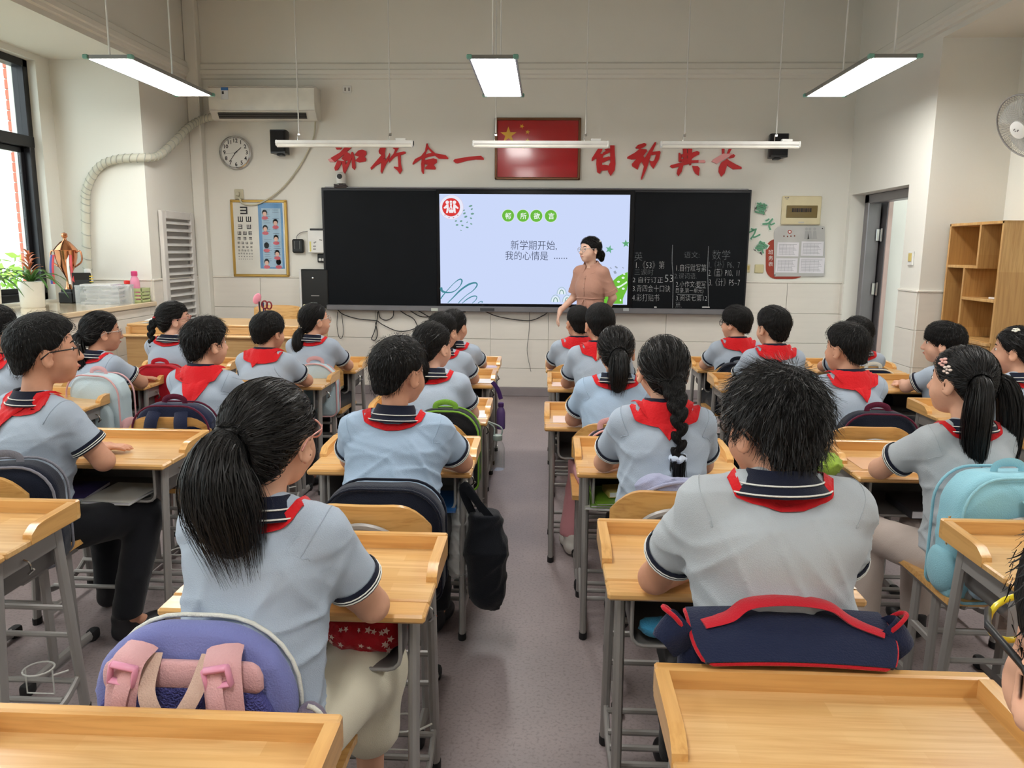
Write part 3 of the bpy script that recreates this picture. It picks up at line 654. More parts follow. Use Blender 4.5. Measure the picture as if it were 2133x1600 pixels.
def add_head(f, Hc, R, hs, ears=True):
    W = lambda p: Hc+R@(np.array(p)*hs)
    E = lambda c, r, k=.02, sub=False, R2=None: f.ell(W(c), [q*hs for q in r], R if R2 is None else R@R2, k=k*hs, sub=sub, pad=.04)
    E((0, -.008, .022), (.074, .090, .080)); E((0, .020, -.035), (.060, .066, .066), .03); E((0, .044, -.082), (.030, .030, .024), .03)
    for s in (-1, 1):
        E((s*.034, .046, -.042), (.027, .026, .028), .02); E((s*.032, .094, .000), (.018, .013, .010), .012, True)
        if ears: E((s*.079, -.006, -.018), (.008, .019, .030), .008, R2=np.array(Matrix.Rotation(s*-.35, 3, 'Z'))); E((s*.086, -.002, -.016), (.006, .010, .018), .006, True)
    f.cone(W((0, .086, -.004)), W((0, .098, -.033)), .007*hs, .0115*hs, .012*hs)
    for s in (-1, 1): E((s*.009, .092, -.036), (.007, .007, .006), .008)
    E((0, .083, -.058), (.019, .008, .0055), .006); E((0, .081, -.067), (.016, .008, .006), .006)
def face_parts(root, Hc, R, hs, brow=M_HAIR):
    q = Matrix(R.tolist()).to_quaternion()
    for s in (-1, 1):
        e = bpy.data.objects.new('eye', EYE_ME); COL.objects.link(e); e.parent = root; e.location = Vector(Hc+R@(np.array((s*.032, .0718, .0))*hs)); e.rotation_mode = 'QUATERNION'; e.rotation_quaternion = q @ Matrix.Rotation(-s*.5, 3, 'Z').to_quaternion(); e.scale = (hs,)*3
        i = bpy.data.objects.new('iris', IRIS_ME); COL.objects.link(i); i.parent = e
        bm = bm_new(); tube(bm, [Vector(Hc+R@(np.array(p)*hs)) for p in ((s*.014, .0830, .019), (s*.030, .0770, .024), (s*.046, .0665, .020))], [.002*hs, .0028*hs, .0012*hs], 6, sq=.5); obj('eyebrow', bm, brow, root, True)
    bm = bm_new(); tube(bm, [Vector(Hc+R@(np.array(p)*hs)) for p in ((-.019, .083, -.062), (-.008, .0905, -.0605), (0, .0915, -.0625), (.008, .0905, -.0605), (.019, .083, -.062))], [.001*hs, .0035*hs, .004*hs, .0035*hs, .001*hs], 6); obj('lips', bm, M_LIP, root, True)
def add_hand(f, Wp, dirv, nrm, sc=1.0, thumb=1, curl=.5, spread=.10):
    """palm from wrist Wp along dirv; nrm = back of the hand; thumb=+1/-1 picks the side"""
    d = np.array(dirv, float); d /= np.linalg.norm(d); n = np.array(nrm, float); n -= d*(n@d); n /= np.linalg.norm(n); s = np.cross(d, n)*thumb
    R = np.stack([d, s, n], 1); pc = Wp+d*.040*sc
    f.cone(Wp-d*.02, Wp+d*.02, .0195*sc, .021*sc, .012, pad=.03); f.ell(pc, (.042*sc, .033*sc, .0135*sc), R, k=.012, pad=.03)
    for i, (off, L) in enumerate(((.024, .058), (.008, .066), (-.008, .061), (-.023, .047))):
        a = pc+d*.030*sc+s*off*sc; dd = d+s*off*spread/.02; dd /= np.linalg.norm(dd); L *= sc
        b = a+dd*L*.42-n*L*.08*curl; c = b+dd*L*.33-n*L*.28*curl; e = c+dd*L*.22-n*L*.32*curl
        f.chain([a, b, c, e], [.0088*sc, .0082*sc, .0075*sc, .0062*sc], .004, pad=.02)
    a = Wp+d*.018*sc+s*.020*sc; b = a+(d*.55+s*.75)*.032*sc; c = b+(d*.9+s*.25)*.026*sc-n*.006*sc
    f.chain([a, b, c], [.0115*sc, .0098*sc, .0075*sc], .008, pad=.02)
def ridged(P, rng, n, lam, amp):
    X, Y, Z = P; r = 0
    for _ in range(n):
        a = rng.normal(size=3); a[2] = a[2]*1.2+np.sign(a[2])*.5; a /= np.linalg.norm(a); b = rng.normal(size=3)*.6; k = 2*pi/(lam*rng.uniform(.75, 1.5))
        ph = k*(X*a[0]+Y*a[1]+Z*a[2])+rng.uniform(0, 6.28)+1.3*np.sin(k*.45*(X*b[0]+Y*b[1]+Z*b[2])+rng.uniform(0, 6.28))
        m = .5+.5*np.sin(k*.3*(X*b[1]-Y*b[2]+Z*b[0])+rng.uniform(0, 6.28)); r = r+m*(1-np.abs(np.sin(ph*.5)))**4
    return amp*r
def hair_base(f, Hc, R, hs, style, line=None, fringe=0.0, vol=1.0, rng=None):
    W = lambda p: Hc+R@(np.array(p)*hs); v = vol
    E = lambda c, r, k=.02: f.ell(W(c), [q*hs for q in r], R, k=k*hs, pad=.05)
    if style in ('short', 'crop', 'bowl'):
        t = {'short': (.0845, .1010, .092), 'crop': (.080, .0975, .088), 'bowl': (.0865, .1035, .090)}[style]
        E((0, -.010, .027), [q*v for q in t]); E((0, .015, .055), (.068*v, .072*v, .060*v), .02)
        if style != 'crop': E((0, -.055, .02), (.066*v, .052*v, .075*v), .02)
        E((0, -.06, -.045), (.050, .036, .045), .03)
        ys = [-.14, -.085, -.05, -.028, -.012, .006, .03, .055, .09, .13]
        zs = {'short': [-.088, -.082, -.055, -.012, .004, -.012, -.004, .032, .058-fringe, .055-fringe], 'crop': [-.075, -.068, -.045, -.004, .012, .004, .012, .045, .064-fringe, .06-fringe], 'bowl': [-.072, -.066, -.048, -.02, -.012, -.022, -.014, .006, .022-fringe, .02-fringe]}[style]
    else:
        E((0, -.010, .024), (.081*v, .0975*v, .0875*v)); E((0, -.058, -.03), (.056, .040, .055), .03)
        ys = [-.14, -.085, -.05, -.028, -.012, .006, .03, .055, .09, .13]; zs = [-.09, -.084, -.06, -.03, -.012, -.016, .0, .036, .058-fringe, .056-fringe]
    X, Y, Z = f.grids(); Q = [(R[0, i]*(X-Hc[0])+R[1, i]*(Y-Hc[1])+R[2, i]*(Z-Hc[2]))/hs for i in range(3)]
    g = (np.interp(Q[1], ys, zs)-Q[2])*hs*.75
    f.keep(g.astype(np.float32), .012*hs)
    if rng is not None:   # locks
        f.d += (.0022*hs*np.sin(Q[0]*260+9*np.sin(Q[2]*40+1))*np.clip(1-np.abs(f.d)/.03, 0, 1)*(1 if style in ('short', 'bowl') else .35)).astype(np.float32)
def scalp_strands(f, V, Hc, R, hs, flow, n, rng, L, lift, width=.0011, steps=6, maxz=None):
    pick = V[rng.integers(0, len(V), n)]; P = f.project(pick, .0042, 8); Ls = L*rng.uniform(.6, 1.25, (n, 1)); out = [P]; sd = []
    jit = rng.normal(size=(n, 3))*.12; tl_ = rng.normal(size=(n, 1))*.55; ct_, st_ = np.cos(tl_), np.sin(tl_)
    for k in range(steps):
        nr = f.grad(P); d = flow(P); d = d/(np.linalg.norm(d, axis=1, keepdims=True)+1e-9)+jit; d -= nr*(d*nr).sum(1, keepdims=True); d /= np.linalg.norm(d, axis=1, keepdims=True)+1e-9
        sd.append(np.cross(d, nr)*ct_+nr*st_); lf = lift*((k+1)/steps)**2; P = P+d*Ls/steps+nr*lf*Ls/steps*2
        if lift < .3: P = f.project(P, .0046+.002*lift*(k+1)/steps, 3)
        out.append(P)
    sd.append(sd[-1]); paths = np.stack(out, 1); side = np.stack(sd, 1)
    wd = np.full((n, steps+1), width)*np.linspace(1, .15, steps+1)[None]**.6
    return paths, side, wd
def tail_field(f, P, Rr, k=.02): f.chain(P, Rr, k)
def resample(P, Rr, n):
    S = smooth_path(P, 8); S = np.array([list(q) for q in S]); Rv = np.interp(np.linspace(0, 1, len(S)), np.linspace(0, 1, len(Rr)), Rr)
    i = np.linspace(0, len(S)-1, n); return np.stack([np.interp(i, np.arange(len(S)), S[:, k]) for k in range(3)], 1), np.interp(i, np.arange(len(S)), Rv)
def tail_strands(P, Rr, n, rng, width=.0012, k=12, spill=1.12, tip=.25):
    C, r = resample(P, Rr, k); t = np.gradient(C, axis=0); t /= np.linalg.norm(t, axis=1, keepdims=True)
    a = np.array([1., 0, 0])[None]-t*t[:, :1]; a /= np.linalg.norm(a, axis=1, keepdims=True)+1e-9; b = np.cross(t, a)
    q = rng.uniform(0, 2*pi, n)[:, None]+np.cumsum(rng.normal(size=(n, k))*.05, 1); rad = r[None]*rng.uniform(.97, spill, (n, 1))+.003
    u = np.linspace(0, 1, k)[None]; rad = rad*(1+.18*u*rng.normal(size=(n, 1))); off = (np.cos(q)[..., None]*a[None]+np.sin(q)[..., None]*b[None])
    ext = rng.uniform(-.3, 1, (n, 1, 1))*tip*.12*(u**3)[..., None]*t[None, -1:]
    paths = C[None]+off*rad[..., None]+ext; side = np.cross(np.broadcast_to(t[None], paths.shape), off); side /= np.linalg.norm(side, axis=2, keepdims=True)+1e-9
    tl_ = rng.normal(size=(n, 1, 1))*.55; side = side*np.cos(tl_)+off*np.sin(tl_)
    wd = np.full((n, k), width)*(1-.85*u**3); return paths, side, wd
def collar(root, N, tilt, yaw, sc=1.0, navy=None, gap=.55, wide=1.0, stripes=True, ch=1.0):
    navy = navy or M_NAVY; M = Matrix.Translation(N) @ Matrix.Rotation(yaw, 4, 'Z') @ Matrix.Rotation(tilt, 4, 'X')
    prof = [(.049, -.012), (.051, .020), (.0535, .034), (.058, .036), (.064, .022), (.074*wide, .002), (.086*wide, -.014)]
    def fn(u, v):
        a = pi/2+gap+(2*pi-2*gap)*u; i = v*(len(prof)-1); k = min(int(i), len(prof)-2); t = i-k
        r = prof[k][0]*(1-t)+prof[k+1][0]*t; z = prof[k][1]*(1-t)+prof[k+1][1]*t
        fr = max(0, sin(a)); z -= .028*fr*(.5+v)
        return M @ Vector((r*cos(a)*1.08*sc, r*sin(a)*sc*.98, z*sc*(ch if z > 0 else 1)))
    bm = bm_new(); grid(bm, fn, 37, 13); bmesh.ops.recalc_face_normals(bm, faces=bm.faces); solid(bm, .0025)
    c = obj('collar', bm, navy, root, 60)
    if stripes:
        for v in (.965, .80):
            bm = bm_new(); tube(bm, [fn(u, v)+(M.to_3x3() @ Vector((cos(pi/2+gap+(2*pi-2*gap)*u), sin(pi/2+gap+(2*pi-2*gap)*u), .6)))*.0016*sc for u in np.linspace(0, 1, 40)], .0019*sc, 5, up=(0, 0, 1), sq=1.5); obj('stripe', bm, M_STRIPE, c, True)
    return c
def cuff(root, c, axis, r):
    ax = Vector(axis).normalized(); q = ax.to_track_quat('Z', 'Y').to_matrix().to_4x4(); M = Matrix.Translation(c) @ q
    bm = bm_new(); lathe(bm, [(r*.985, -.024), (r*1.02, -.022), (r*1.02, .0), (r*.97, .003), (r*.80, .001)], 24, M, False); k = obj('cuff', bm, M_NAVY, root, 50)
    for z in (-.0035, -.0105):
        bm = bm_new(); tube(bm, [M @ Vector((r*1.022*cos(a), r*1.022*sin(a), z)) for a in np.linspace(0, 2*pi, 24, endpoint=False)], .0017, 5, closed=True); obj('stripe', bm, M_STRIPE, k, True)
# ================================================================ pupils
def student(label, H, near, by=0.0, yaw=0.0, pitch=0.0, roll=0.0, hs=1.0, hy=.10, hx=0.0, bulk=1.0, sw=.122, style='short', fringe=0.0, vol=1.0, tails=(), scarf='band',
            tip=(0.0, .13), glasses=None, polo=None, trou=None, shoe=None, skin=0, seed=0, near_detail=0, arms=None, legs=None, clip=None, collar_tilt=-.12, collar_wide=1.0, drop=.158, fold=.0045, cut=True, up=0.0, skirt=False, gap=.55, sr=.086, ch=None):
    rng = np.random.default_rng(seed+11); polo = polo or M_POLO; trou = trou or M_TROU
    c, s = cos(by), sin(by); rx, ry = H[0]-(c*hx-s*hy), H[1]-(s*hx+c*hy)
    root = thing('person', label, 'person', (rx, ry, 0), by, 'pupils at their desks'); ye = near-ry
    hz = H[2]; Hc = np.array((hx, hy, hz)); R = rotm(yaw, pitch, roll)
    S = np.array((hx*.7, hy-.045, hz-drop*hs)); hip = np.array((0, 0, .475)); w = bulk
    J = {q: S+np.array((q*sw, 0, -.018)) for q in (-1, 1)}
    zt = .66
    ex = (sw+.052)*max(1, w**.5)
    A = {1: (np.array((ex+hx*.4, ye+.005, zt+.040)), np.array((.025, ye+.115, zt+.029))), -1: (np.array((-ex+hx*.4, ye+.005, zt+.040)), np.array((-.03, ye+.15, zt+.029)))}
    if arms:
        for q, v in arms.items(): A[q] = (np.array(v[0], float), np.array(v[1], float))
    Lg = {q: (np.array((q*.085, .37, .435)), np.array((q*.09, .36, .09))) for q in (-1, 1)}
    if legs:
        for q, v in legs.items(): Lg[q] = (np.array(v[0], float), np.array(v[1], float))
    # --- one continuous body
    hb = .0055 if near_detail else .0068
    f = SDF((-.40, -.24, -.005), (.40, .62, hz+.125*hs), hb)
    add_head(f, Hc, R, hs)
    f.cone(Hc+R@np.array((0, -.022, -.05))*hs, S+np.array((0, -.005, .015)), .041*hs, .044*hs, .015)
    f.cone(S+np.array((0, 0, -.09)), hip, .068*w, .08*w, .03); f.cone(S+np.array((0, 0, .0)), S+np.array((0, 0, -.1)), .04, .06, .03)
    for q in (-1, 1):
        E_, W_ = A[q]; f.cone(S+np.array((0, 0, -.03)), J[q], .036, .036, .02); f.chain([J[q], E_, W_], [.040*w**.5, .034*w**.5, .0225], .012)
        d = W_-E_; add_hand(f, W_, d, (0, 0, 1), .92, thumb=q, curl=.25)
        K, An = Lg[q]; f.chain([hip+np.array((q*.075, .0, -.02)), K, An], [.062, .045, .030], .02); f.cone(An, An+np.array((0, .07, -.045)), .026, .024)
    mobj('body', f.mesh('body'), M_SKIN[skin], root, True)
    face_parts(root, Hc, R, hs)
    # --- polo shirt
    hsx = .0062 if near_detail else .0085
    g = SDF((-.36, -.26, .36), (.36, .40, hz), hsx)
    for t in np.linspace(0, 1, 6):
        cc = hip*(1-t)+(S+np.array((0, -.012, -.09)))*t+np.array((0, -.018*sin(pi*t), .02*(1-t)))
        g.ell(cc, ((.138-.012*sin(pi*t*.9))*w, (.108-.016*t)*w, .085), k=.05, pad=.07)
    g.ell(S+np.array((0, -.012, -.075)), (.128*w*sw/.122, .082*w, .085), k=.05, pad=.07); g.ell(S+np.array((0, .012, -.10)), (.108*w, .088*w, .09), k=.05, pad=.07)
    for q in (-1, 1):
        E_, W_ = A[q]; u = E_-J[q]; L = np.linalg.norm(u); u = u/L; e = J[q]+u*L*.66
        g.cone(S+np.array((q*.035, -.005, .022)), J[q]+np.array((0, 0, .004)), .044, .049, .035, pad=.07)
        g.cone(J[q], e+u*.05, .050*w**.4, .056*w**.5, .028, clip=(e, u), pad=.07)
        r = .0575*w**.5
    X, Y, Z = g.grids()
    lowz = np.clip((hz-.12-Z)/.30, .25, 1.0)
    for q in (-1, 1):
        u = A[q][0]-J[q]; e = J[q]+u*.66; lowz = lowz*np.clip((np.sqrt((X-e[0])**2+(Y-e[1])**2+(Z-e[2])**2)-.065)/.04, 0, 1)
    g.d = (g.d-(ridged((X, Y, Z), rng, 9, .115, fold)*lowz).astype(np.float32)*np.clip(1-np.abs(g.d)/.05, 0, 1))
    g.keep(np.broadcast_to(.40+.008*np.sin(X*40)-Z, g.n).astype(np.float32), .006)
    shirt = mobj('polo_shirt', g.mesh('polo_shirt'), polo, root, True)
    for q in (-1, 1):
        E_, W_ = A[q]; u = E_-J[q]; L = np.linalg.norm(u); u = u/L; e = J[q]+u*L*.66; cuff(shirt, Vector(e), u, .0575*w**.5)
    # armhole and shoulder seams
    if near_detail:
        for q in (-1, 1):
            ring = []; u = A[q][0]-J[q]; u = u/np.linalg.norm(u); ax = (u*.5+np.array((q, 0, -.15))*.8); ax /= np.linalg.norm(ax); b1 = np.cross(ax, (0, 1, 0)); b1 /= np.linalg.norm(b1); b2_ = np.cross(ax, b1)
            ring = np.array([J[q]-ax*.012+(b1*cos(t)+b2_*sin(t))*.061 for t in np.linspace(0, 2*pi, 36, endpoint=False)]); ring = g.project(ring, .0006)
            bm = bm_new(); tube(bm, [Vector(p) for p in ring], .0011, 4, closed=True); obj('seam', bm, polo, shirt, True)
    # --- collar + scarf
    nb = S+np.array((0, -.006, .036)); ct = collar_tilt
    tri = scarf == 'tri' and ch is None; collar(root, Vector(nb), ct, yaw*.3, 1.0*hs**.5, wide=collar_wide*(.80 if tri else 1), gap=gap, ch=ch or (1.0 if tri else .78))
    if scarf:
        bm = bm_new()
        n1 = 40; ang = np.linspace(0, 2*pi, n1, endpoint=False); rad = np.linspace(.068, sr if scarf == 'band' else .10, 5)
        P = np.array([[(nb[0]+cos(a)*r*1.08, nb[1]+sin(a)*r, nb[2]-.012-(r-.068)*.75-(.02+.05*(r-.06)/.04)*max(0, sin(a))) for r in rad] for a in ang]); off = .0035+.0012*rng.random(P.shape[:2])
        if tri:
            for j, (r, dz) in enumerate(((.0600, .031), (.0655, .022), (.076, .006))):
                for i, a in enumerate(ang): P[i, j] = (nb[0]+cos(a)*r*1.1, nb[1]+sin(a)*r, nb[2]+dz-.03*max(0, sin(a)))
            P[:, 3:] = g.project(P[:, 3:], .009)
        else: P = g.project(P, .004)
        P += g.grad(P)*(.0015*np.sin(np.arange(n1)*1.7)[:, None, None])
        vs = [[bm.verts.new(p) for p in row] for row in P]
        for i in range(n1):
            for j in range(4): bm.faces.new((vs[i][j], vs[(i+1) % n1][j], vs[(i+1) % n1][j+1], vs[i][j+1]))
        if scarf == 'tri':
            Apt = S+np.array((-.105, .02, .045)); Bpt = S+np.array((.105, .02, .045)); T = S+np.array((tip[0], -.12, .03-tip[1])); mid = S+np.array((0, -.09, .045))
            nu, nv = 17, 13; G = np.zeros((nu, nv, 3))
            for i, u in enumerate(np.linspace(0, 1, nu)):
                top = Apt*(1-u)**2+mid*2*u*(1-u)*1.0+Bpt*u**2
                for j, v in enumerate(np.linspace(0, 1, nv)): G[i, j] = top*(1-v)+T*v
            G = g.project(G, .0095); uu = np.linspace(-1, 1, nu)[:, None]; vv = np.linspace(0, 1, nv)[None]
            G += g.grad(G)*(.0035*np.sin(uu*9+vv*4+seed)*(1-vv)+.003*np.sin(vv*14+uu*3))[..., None]
            vs = [[bm.verts.new(p) for p in row] for row in G]
            for i in range(nu-1):
                for j in range(nv-1):
                    try: bm.faces.new((vs[i][j], vs[i+1][j], vs[i+1][j+1], vs[i][j+1]))
                    except ValueError: pass
        bmesh.ops.recalc_face_normals(bm, faces=bm.faces); solid(bm, -.002)
        sc_ = obj('neck_scarf', bm, M_RED, root, 70)
        bm = bm_new(); kn = S+np.array((0, .112, -.045)); ellipsoid(bm, kn, (.02, .014, .018)); 
        for q in (-1, 1): tube(bm, [Vector(kn), Vector(kn+np.array((q*.02, .004, -.06))), Vector(kn+np.array((q*.035, -.004, -.12)))], [.01, .02, .024], 8, sq=.25, up=(1, 0, 0))
        obj('scarf_knot', bm, M_RED, sc_, True)
    # --- trousers, shoes
    t = SDF((-.40, -.18, .06), (.40, .62, .60), .0105)
    t.ell((0, 0, .47), (.134*w, .106*w, .085), k=.04)
    for q in (-1, 1):
        K, An = Lg[q]; a = hip+np.array((q*.072, .0, -.02))
        if skirt: t.chain([a, K, K+(An-K)*.45], [.085, .085, .075], .05)
        else: t.chain([a, K, An+np.array((0, 0, .01))], [.075*w**.5, .062*w**.5, .052], .025)
    X, Y, Z = t.grids(); t.d = (t.d-(ridged((X, Y, Z), rng, 5, .12, .004)).astype(np.float32)*np.clip(1-np.abs(t.d)/.05, 0, 1)); t.keep(np.broadcast_to(.095-Z, t.n).astype(np.float32), .006)
    mobj('skirt' if skirt else 'trousers', t.mesh('trousers'), trou, root, True)
    for q in (-1, 1):
        K, An = Lg[q]; o = bpy.data.objects.new('shoe', SHOEW_ME if shoe == 'white' else SHOE_ME); COL.objects.link(o); o.parent = root; o.location = (An[0], An[1]+.03, max(0, An[2]-.085)); o.rotation_euler = (0, 0, q*-.12)
    # --- hair
    hh = .0045 if near_detail else .006
    allp = [Hc]; paths = []
    for tl in tails:
        tie = Hc+R@np.array(tl['tie'])*hs; pts = [tie]+[tie+np.array(p) for p in tl['path']]; paths.append((tie, pts)); allp += pts
    lo = np.min(allp, 0)-.14*hs; hi = np.max(allp, 0)+.14*hs
    hf = SDF(lo, hi, hh); hair_base(hf, Hc, R, hs, style, fringe=fringe, vol=vol, rng=rng); Vs, Fs = hf.arrays()
    scalp = Vs[np.linalg.norm(Vs-Hc, axis=1) < .15*hs]
    ribs = []
    for (tie, pts), tl in zip(paths, tails):
        if tl.get('braid'):
            Cc, rr = resample(pts, tl['r'], tl.get('n', 18)); tdir = np.gradient(Cc, axis=0); tdir /= np.linalg.norm(tdir, axis=1, keepdims=True); bk = np.array(tl.get('back', (0, -1, 0)), float); sdv = np.cross(tdir, bk); sdv /= np.linalg.norm(sdv, axis=1, keepdims=True)
            nb_ = int(len(Cc)*tl.get('frac', .85))
            for i in range(nb_):
                q = 1 if i % 2 else -1; ax = tdir[i]*.85-sdv[i]*q*.55; ax /= np.linalg.norm(ax); b3 = np.cross(ax, bk); b3 /= np.linalg.norm(b3)
                hf.ell(Cc[i]+sdv[i]*q*rr[i]*.42+bk*rr[i]*.12, (rr[i]*1.15, rr[i]*.62, rr[i]*.72), np.stack([ax, b3, np.cross(ax, b3)], 1), k=.003, pad=.03)
            if nb_ < len(Cc): hf.chain(list(Cc[nb_-1:]), list(rr[nb_-1:]*.85), .01)
        else: hf.chain([p for p in resample(pts, tl['r'], 12)[0]], list(resample(pts, tl['r'], 12)[1]), .014)
    if not near_detail and style in ('short', 'bowl', 'crop'): pass
    hair = mobj('hair', hf.mesh('hair'), M_HAIR, root, True)
    if tails:
        ties = [p[0] for p in paths]
        def flow(P): 
            D = np.stack([tt-P for tt in ties], 0); k = np.argmin((D**2).sum(-1), 0); return D[k, np.arange(len(P))]
    else:
        crown = Hc+R@np.array((.01, -.045, .12))*hs; dn = np.array((0, 0, -1.))
        def flow(P): d = P-crown; d /= np.linalg.norm(d, axis=1, keepdims=True)+1e-9; return d+dn*.3
    n = {0: 260, 1: 1000, 2: 3200}[near_detail]; wdt = {0: .0009, 1: .0009, 2: .0008}[near_detail]
    short = not tails
    ribs.append(scalp_strands(hf, scalp, Hc, R, hs, flow, n, rng, {'crop': .017, 'bowl': .035}.get(style, .034)*hs if short else .07*hs, ({'crop': .30, 'bowl': .06}.get(style, .32)+.5*up if near_detail else .12) if short else .03, wdt))
    if near_detail == 2: ribs.append(scalp_strands(hf, scalp, Hc, R, hs, flow, 90, rng, .05*hs, .45, .0005))
    me = None
    for (tie, pts), tl in zip(paths, tails):
        if tl.get('braid'): 
            Cc, rr = resample(pts, tl['r'], 18); ts = tail_strands([Vector(q) for q in Cc[int(18*tl.get('frac', .85))-1:]], list(rr[int(18*tl.get('frac', .85))-1:]), 90, rng, wdt, 7, 1.2, .4); 
            rs = np.stack([np.interp(np.linspace(0, 6, 7), np.arange(7), np.arange(7))]); ribs.append(ts)
        else: ribs.append(tail_strands(pts, tl['r'], {0: 110, 1: 380, 2: 1100}[near_detail], rng, wdt*1.3, 12, 1.1, tl.get('tip', .35)))
    VV = []; FF = []; off = 0
    for p_, s_, w_ in ribs:
        k = p_.shape[1]; nn = p_.shape[0]; a_ = p_+s_*w_[..., None]; b_ = p_-s_*w_[..., None]; VV.append(np.stack([a_, b_], 2).reshape(-1, 3))
        i = (np.arange(nn)[:, None]*k+np.arange(k-1)[None]).ravel()*2+off; FF.append(np.stack([i, i+1, i+3, i+2], 1)); off += nn*k*2
    mobj('hair_strands', npmesh('hair_strands', np.concatenate(VV), np.concatenate(FF)), M_HAIRS, hair, True, kind='stuff')
    for (tie, pts), tl in zip(paths, tails):
        m = mat('hair_tie_'+tl['tc'][0], tl['tc'][1], .5); p1 = tie if not tl.get('endtie') else resample(pts, tl['r'], 18)[0][int(18*tl.get('frac', .85))-1]
        d = Vector(pts[1])-Vector(pts[0]) if not tl.get('endtie') else Vector(pts[-1])-Vector(pts[-2]); rr = tl.get('tr', tl['r'][0]*1.05); M = Matrix.Translation(p1) @ d.normalized().to_track_quat('Z', 'Y').to_matrix().to_4x4()
        bm = bm_new(); tube(bm, [M @ Vector(((rr+.002*sin(7*a))*cos(a), (rr+.002*sin(7*a))*sin(a), .004*sin(5*a))) for a in np.linspace(0, 2*pi, 36, endpoint=False)], tl.get('tt', .005), 6, closed=True); obj('hair_tie', bm, m, hair, True)
    if clip:
        for kind, pos, col in clip:
            p = Hc+R@np.array(pos)*hs; nv = Vector(hf.grad(p[None])[0]); M = Matrix.Translation(Vector(p)+nv*.004) @ nv.to_track_quat('Z', 'Y').to_matrix().to_4x4(); bm = bm_new()
            if kind == 'flower':
                for k in range(5): ellipsoid(bm, M @ Vector((.011*cos(k*1.257), .011*sin(k*1.257), .003)), (.008, .008, .005), u=8, v=6)
                ellipsoid(bm, M @ Vector((0, 0, .006)), (.005, .005, .004), u=8, v=6)
            else: ellipsoid(bm, M @ Vector((0, 0, .004)), (.009, .009, .008), u=10, v=8)
            obj('hair_clip', bm, mat('clip_'+kind+str(col), rgb(*col), .35), hair, True)
    if glasses: add_glasses(root, Hc, R, hs, glasses)
    return root, (rx, ry)
GL_BLK = ('black', rgb(18, 18, 20)); GL_PINK = ('rose', rgb(214, 150, 140)); GL_CLR = ('silver', rgb(190, 180, 172)); GL_YEL = ('yellow', rgb(214, 196, 40))
BLKTIE = ('black', rgb(20, 18, 20))
# ---- seating: desks (left/right edge and far edge), chairs, pupils
COLX = {}
def seat_row(col, x, yfar, who, H=None, drz=0, near=None, chair_dy=0.0, has_chair=True, chair_x=None, behind=None, chair_z=1.0, **kw):
    desk(x, yfar, 'wooden school desk '+who, drz)
    if kw.get('label'):
        lab = kw.pop('label'); r, (rx, ry) = student(lab, H, near if near is not None else yfar-.405, **kw)
        cy_ = max(ry-.05, behind+.24) if behind else ry-.03
        if has_chair: chair(rx if chair_x is None else chair_x, cy_+chair_dy, 'wooden chair '+who.replace('used by', 'sat on by').replace('in front of', 'of'), 0, chair_z)
        return r, (rx, ry)
    return None, None
D = lambda t, p, r, tc=BLKTIE, **k: dict(tie=t, path=p, r=r, tc=tc, **k)
PT = [(0, -.03, -.02), (0, -.045, -.08), (0, -.04, -.16), (0, -.035, -.23)]
# column C (left of the aisle), back to front
seat_row('C', -.555, 1.985, 'used by the nearest girl with the long black ponytail', (-.558, 1.525, 1.072), behind=1.15, chair_dy=.02, chair_x=-.60, chair_z=.86, fold=.014, label='girl with a long loose black ponytail and pink glasses, nearest on the left',
    by=-.20, yaw=-.06, pitch=.03, hs=1.06, hy=.12, bulk=1.07, sw=0.130, style='tied', seed=5, near_detail=2, polo=M_POLO, trou=M_CREAM, skirt=True, glasses=GL_PINK, scarf='band', skin=0,
    tails=[D((-.012, -.108, .018), [(.0, -.032, -.022), (.006, -.050, -.065), (.016, -.050, -.115), (.026, -.045, -.175)], [.026, .042, .056, .058, .040], tip=.7, tr=.03, tt=.006)], collar_wide=1.05)
seat_row('C', -.56, 3.095, 'used by the crew-cut boy beside the aisle', (-.50, 2.60, 1.038), drop=.17, behind=1.985, chair_dy=-.12, hy=.17, label='broad boy with short spiky hair leaning on his desk left of the aisle', by=-.04, yaw=-.55, pitch=0, hs=1.04, bulk=1.15, sw=0.138, style='crop', vol=1.03, ch=1.05, seed=9, near_detail=1, polo=M_POLOB, up=.5, skin=1, scarf='band', collar_wide=1.02, fold=.014)
seat_row('C', -.568, 3.94, 'used by the ponytail girl with the pearl clip', (-.515, 3.50, 1.02), behind=3.095, label='girl with a low ponytail and a white pearl hair clip beside the aisle', by=0, yaw=-.6, hs=1.0, style='tied', seed=14, tails=[D((0, -.1, -.01), [(.0, -.02, -.02), (.02, -.03, -.08), (.03, -.02, -.15)], [.02, .034, .034, .016])], clip=[('pearl', (-.05, -.065, .05), (240, 238, 230))], skin=2)
seat_row('C', -.61, 4.93, 'used by the girl with the smooth hairband hair', (-.60, 4.50, .985), behind=3.94, label='girl with sleek dark hair half hidden behind the pearl-clip girl', yaw=-.5, style='tied', seed=15, tails=[D((0, -.1, -.02), [(.0, -.02, -.03), (.01, -.03, -.09)], [.02, .03, .014])], scarf='band')
seat_row('C', -.615, 5.53, 'used by the front girl with the side braid', (-.60, 5.07, .96), behind=4.93, label='front-row girl with a thick braid left of the aisle', yaw=-.5, style='tied', seed=16, tails=[D((.03, -.095, -.02), [(.01, -.02, -.04), (.02, -.03, -.10), (.02, -.02, -.17)], [.02, .026, .024, .012], braid=1, frac=.9, n=12)])
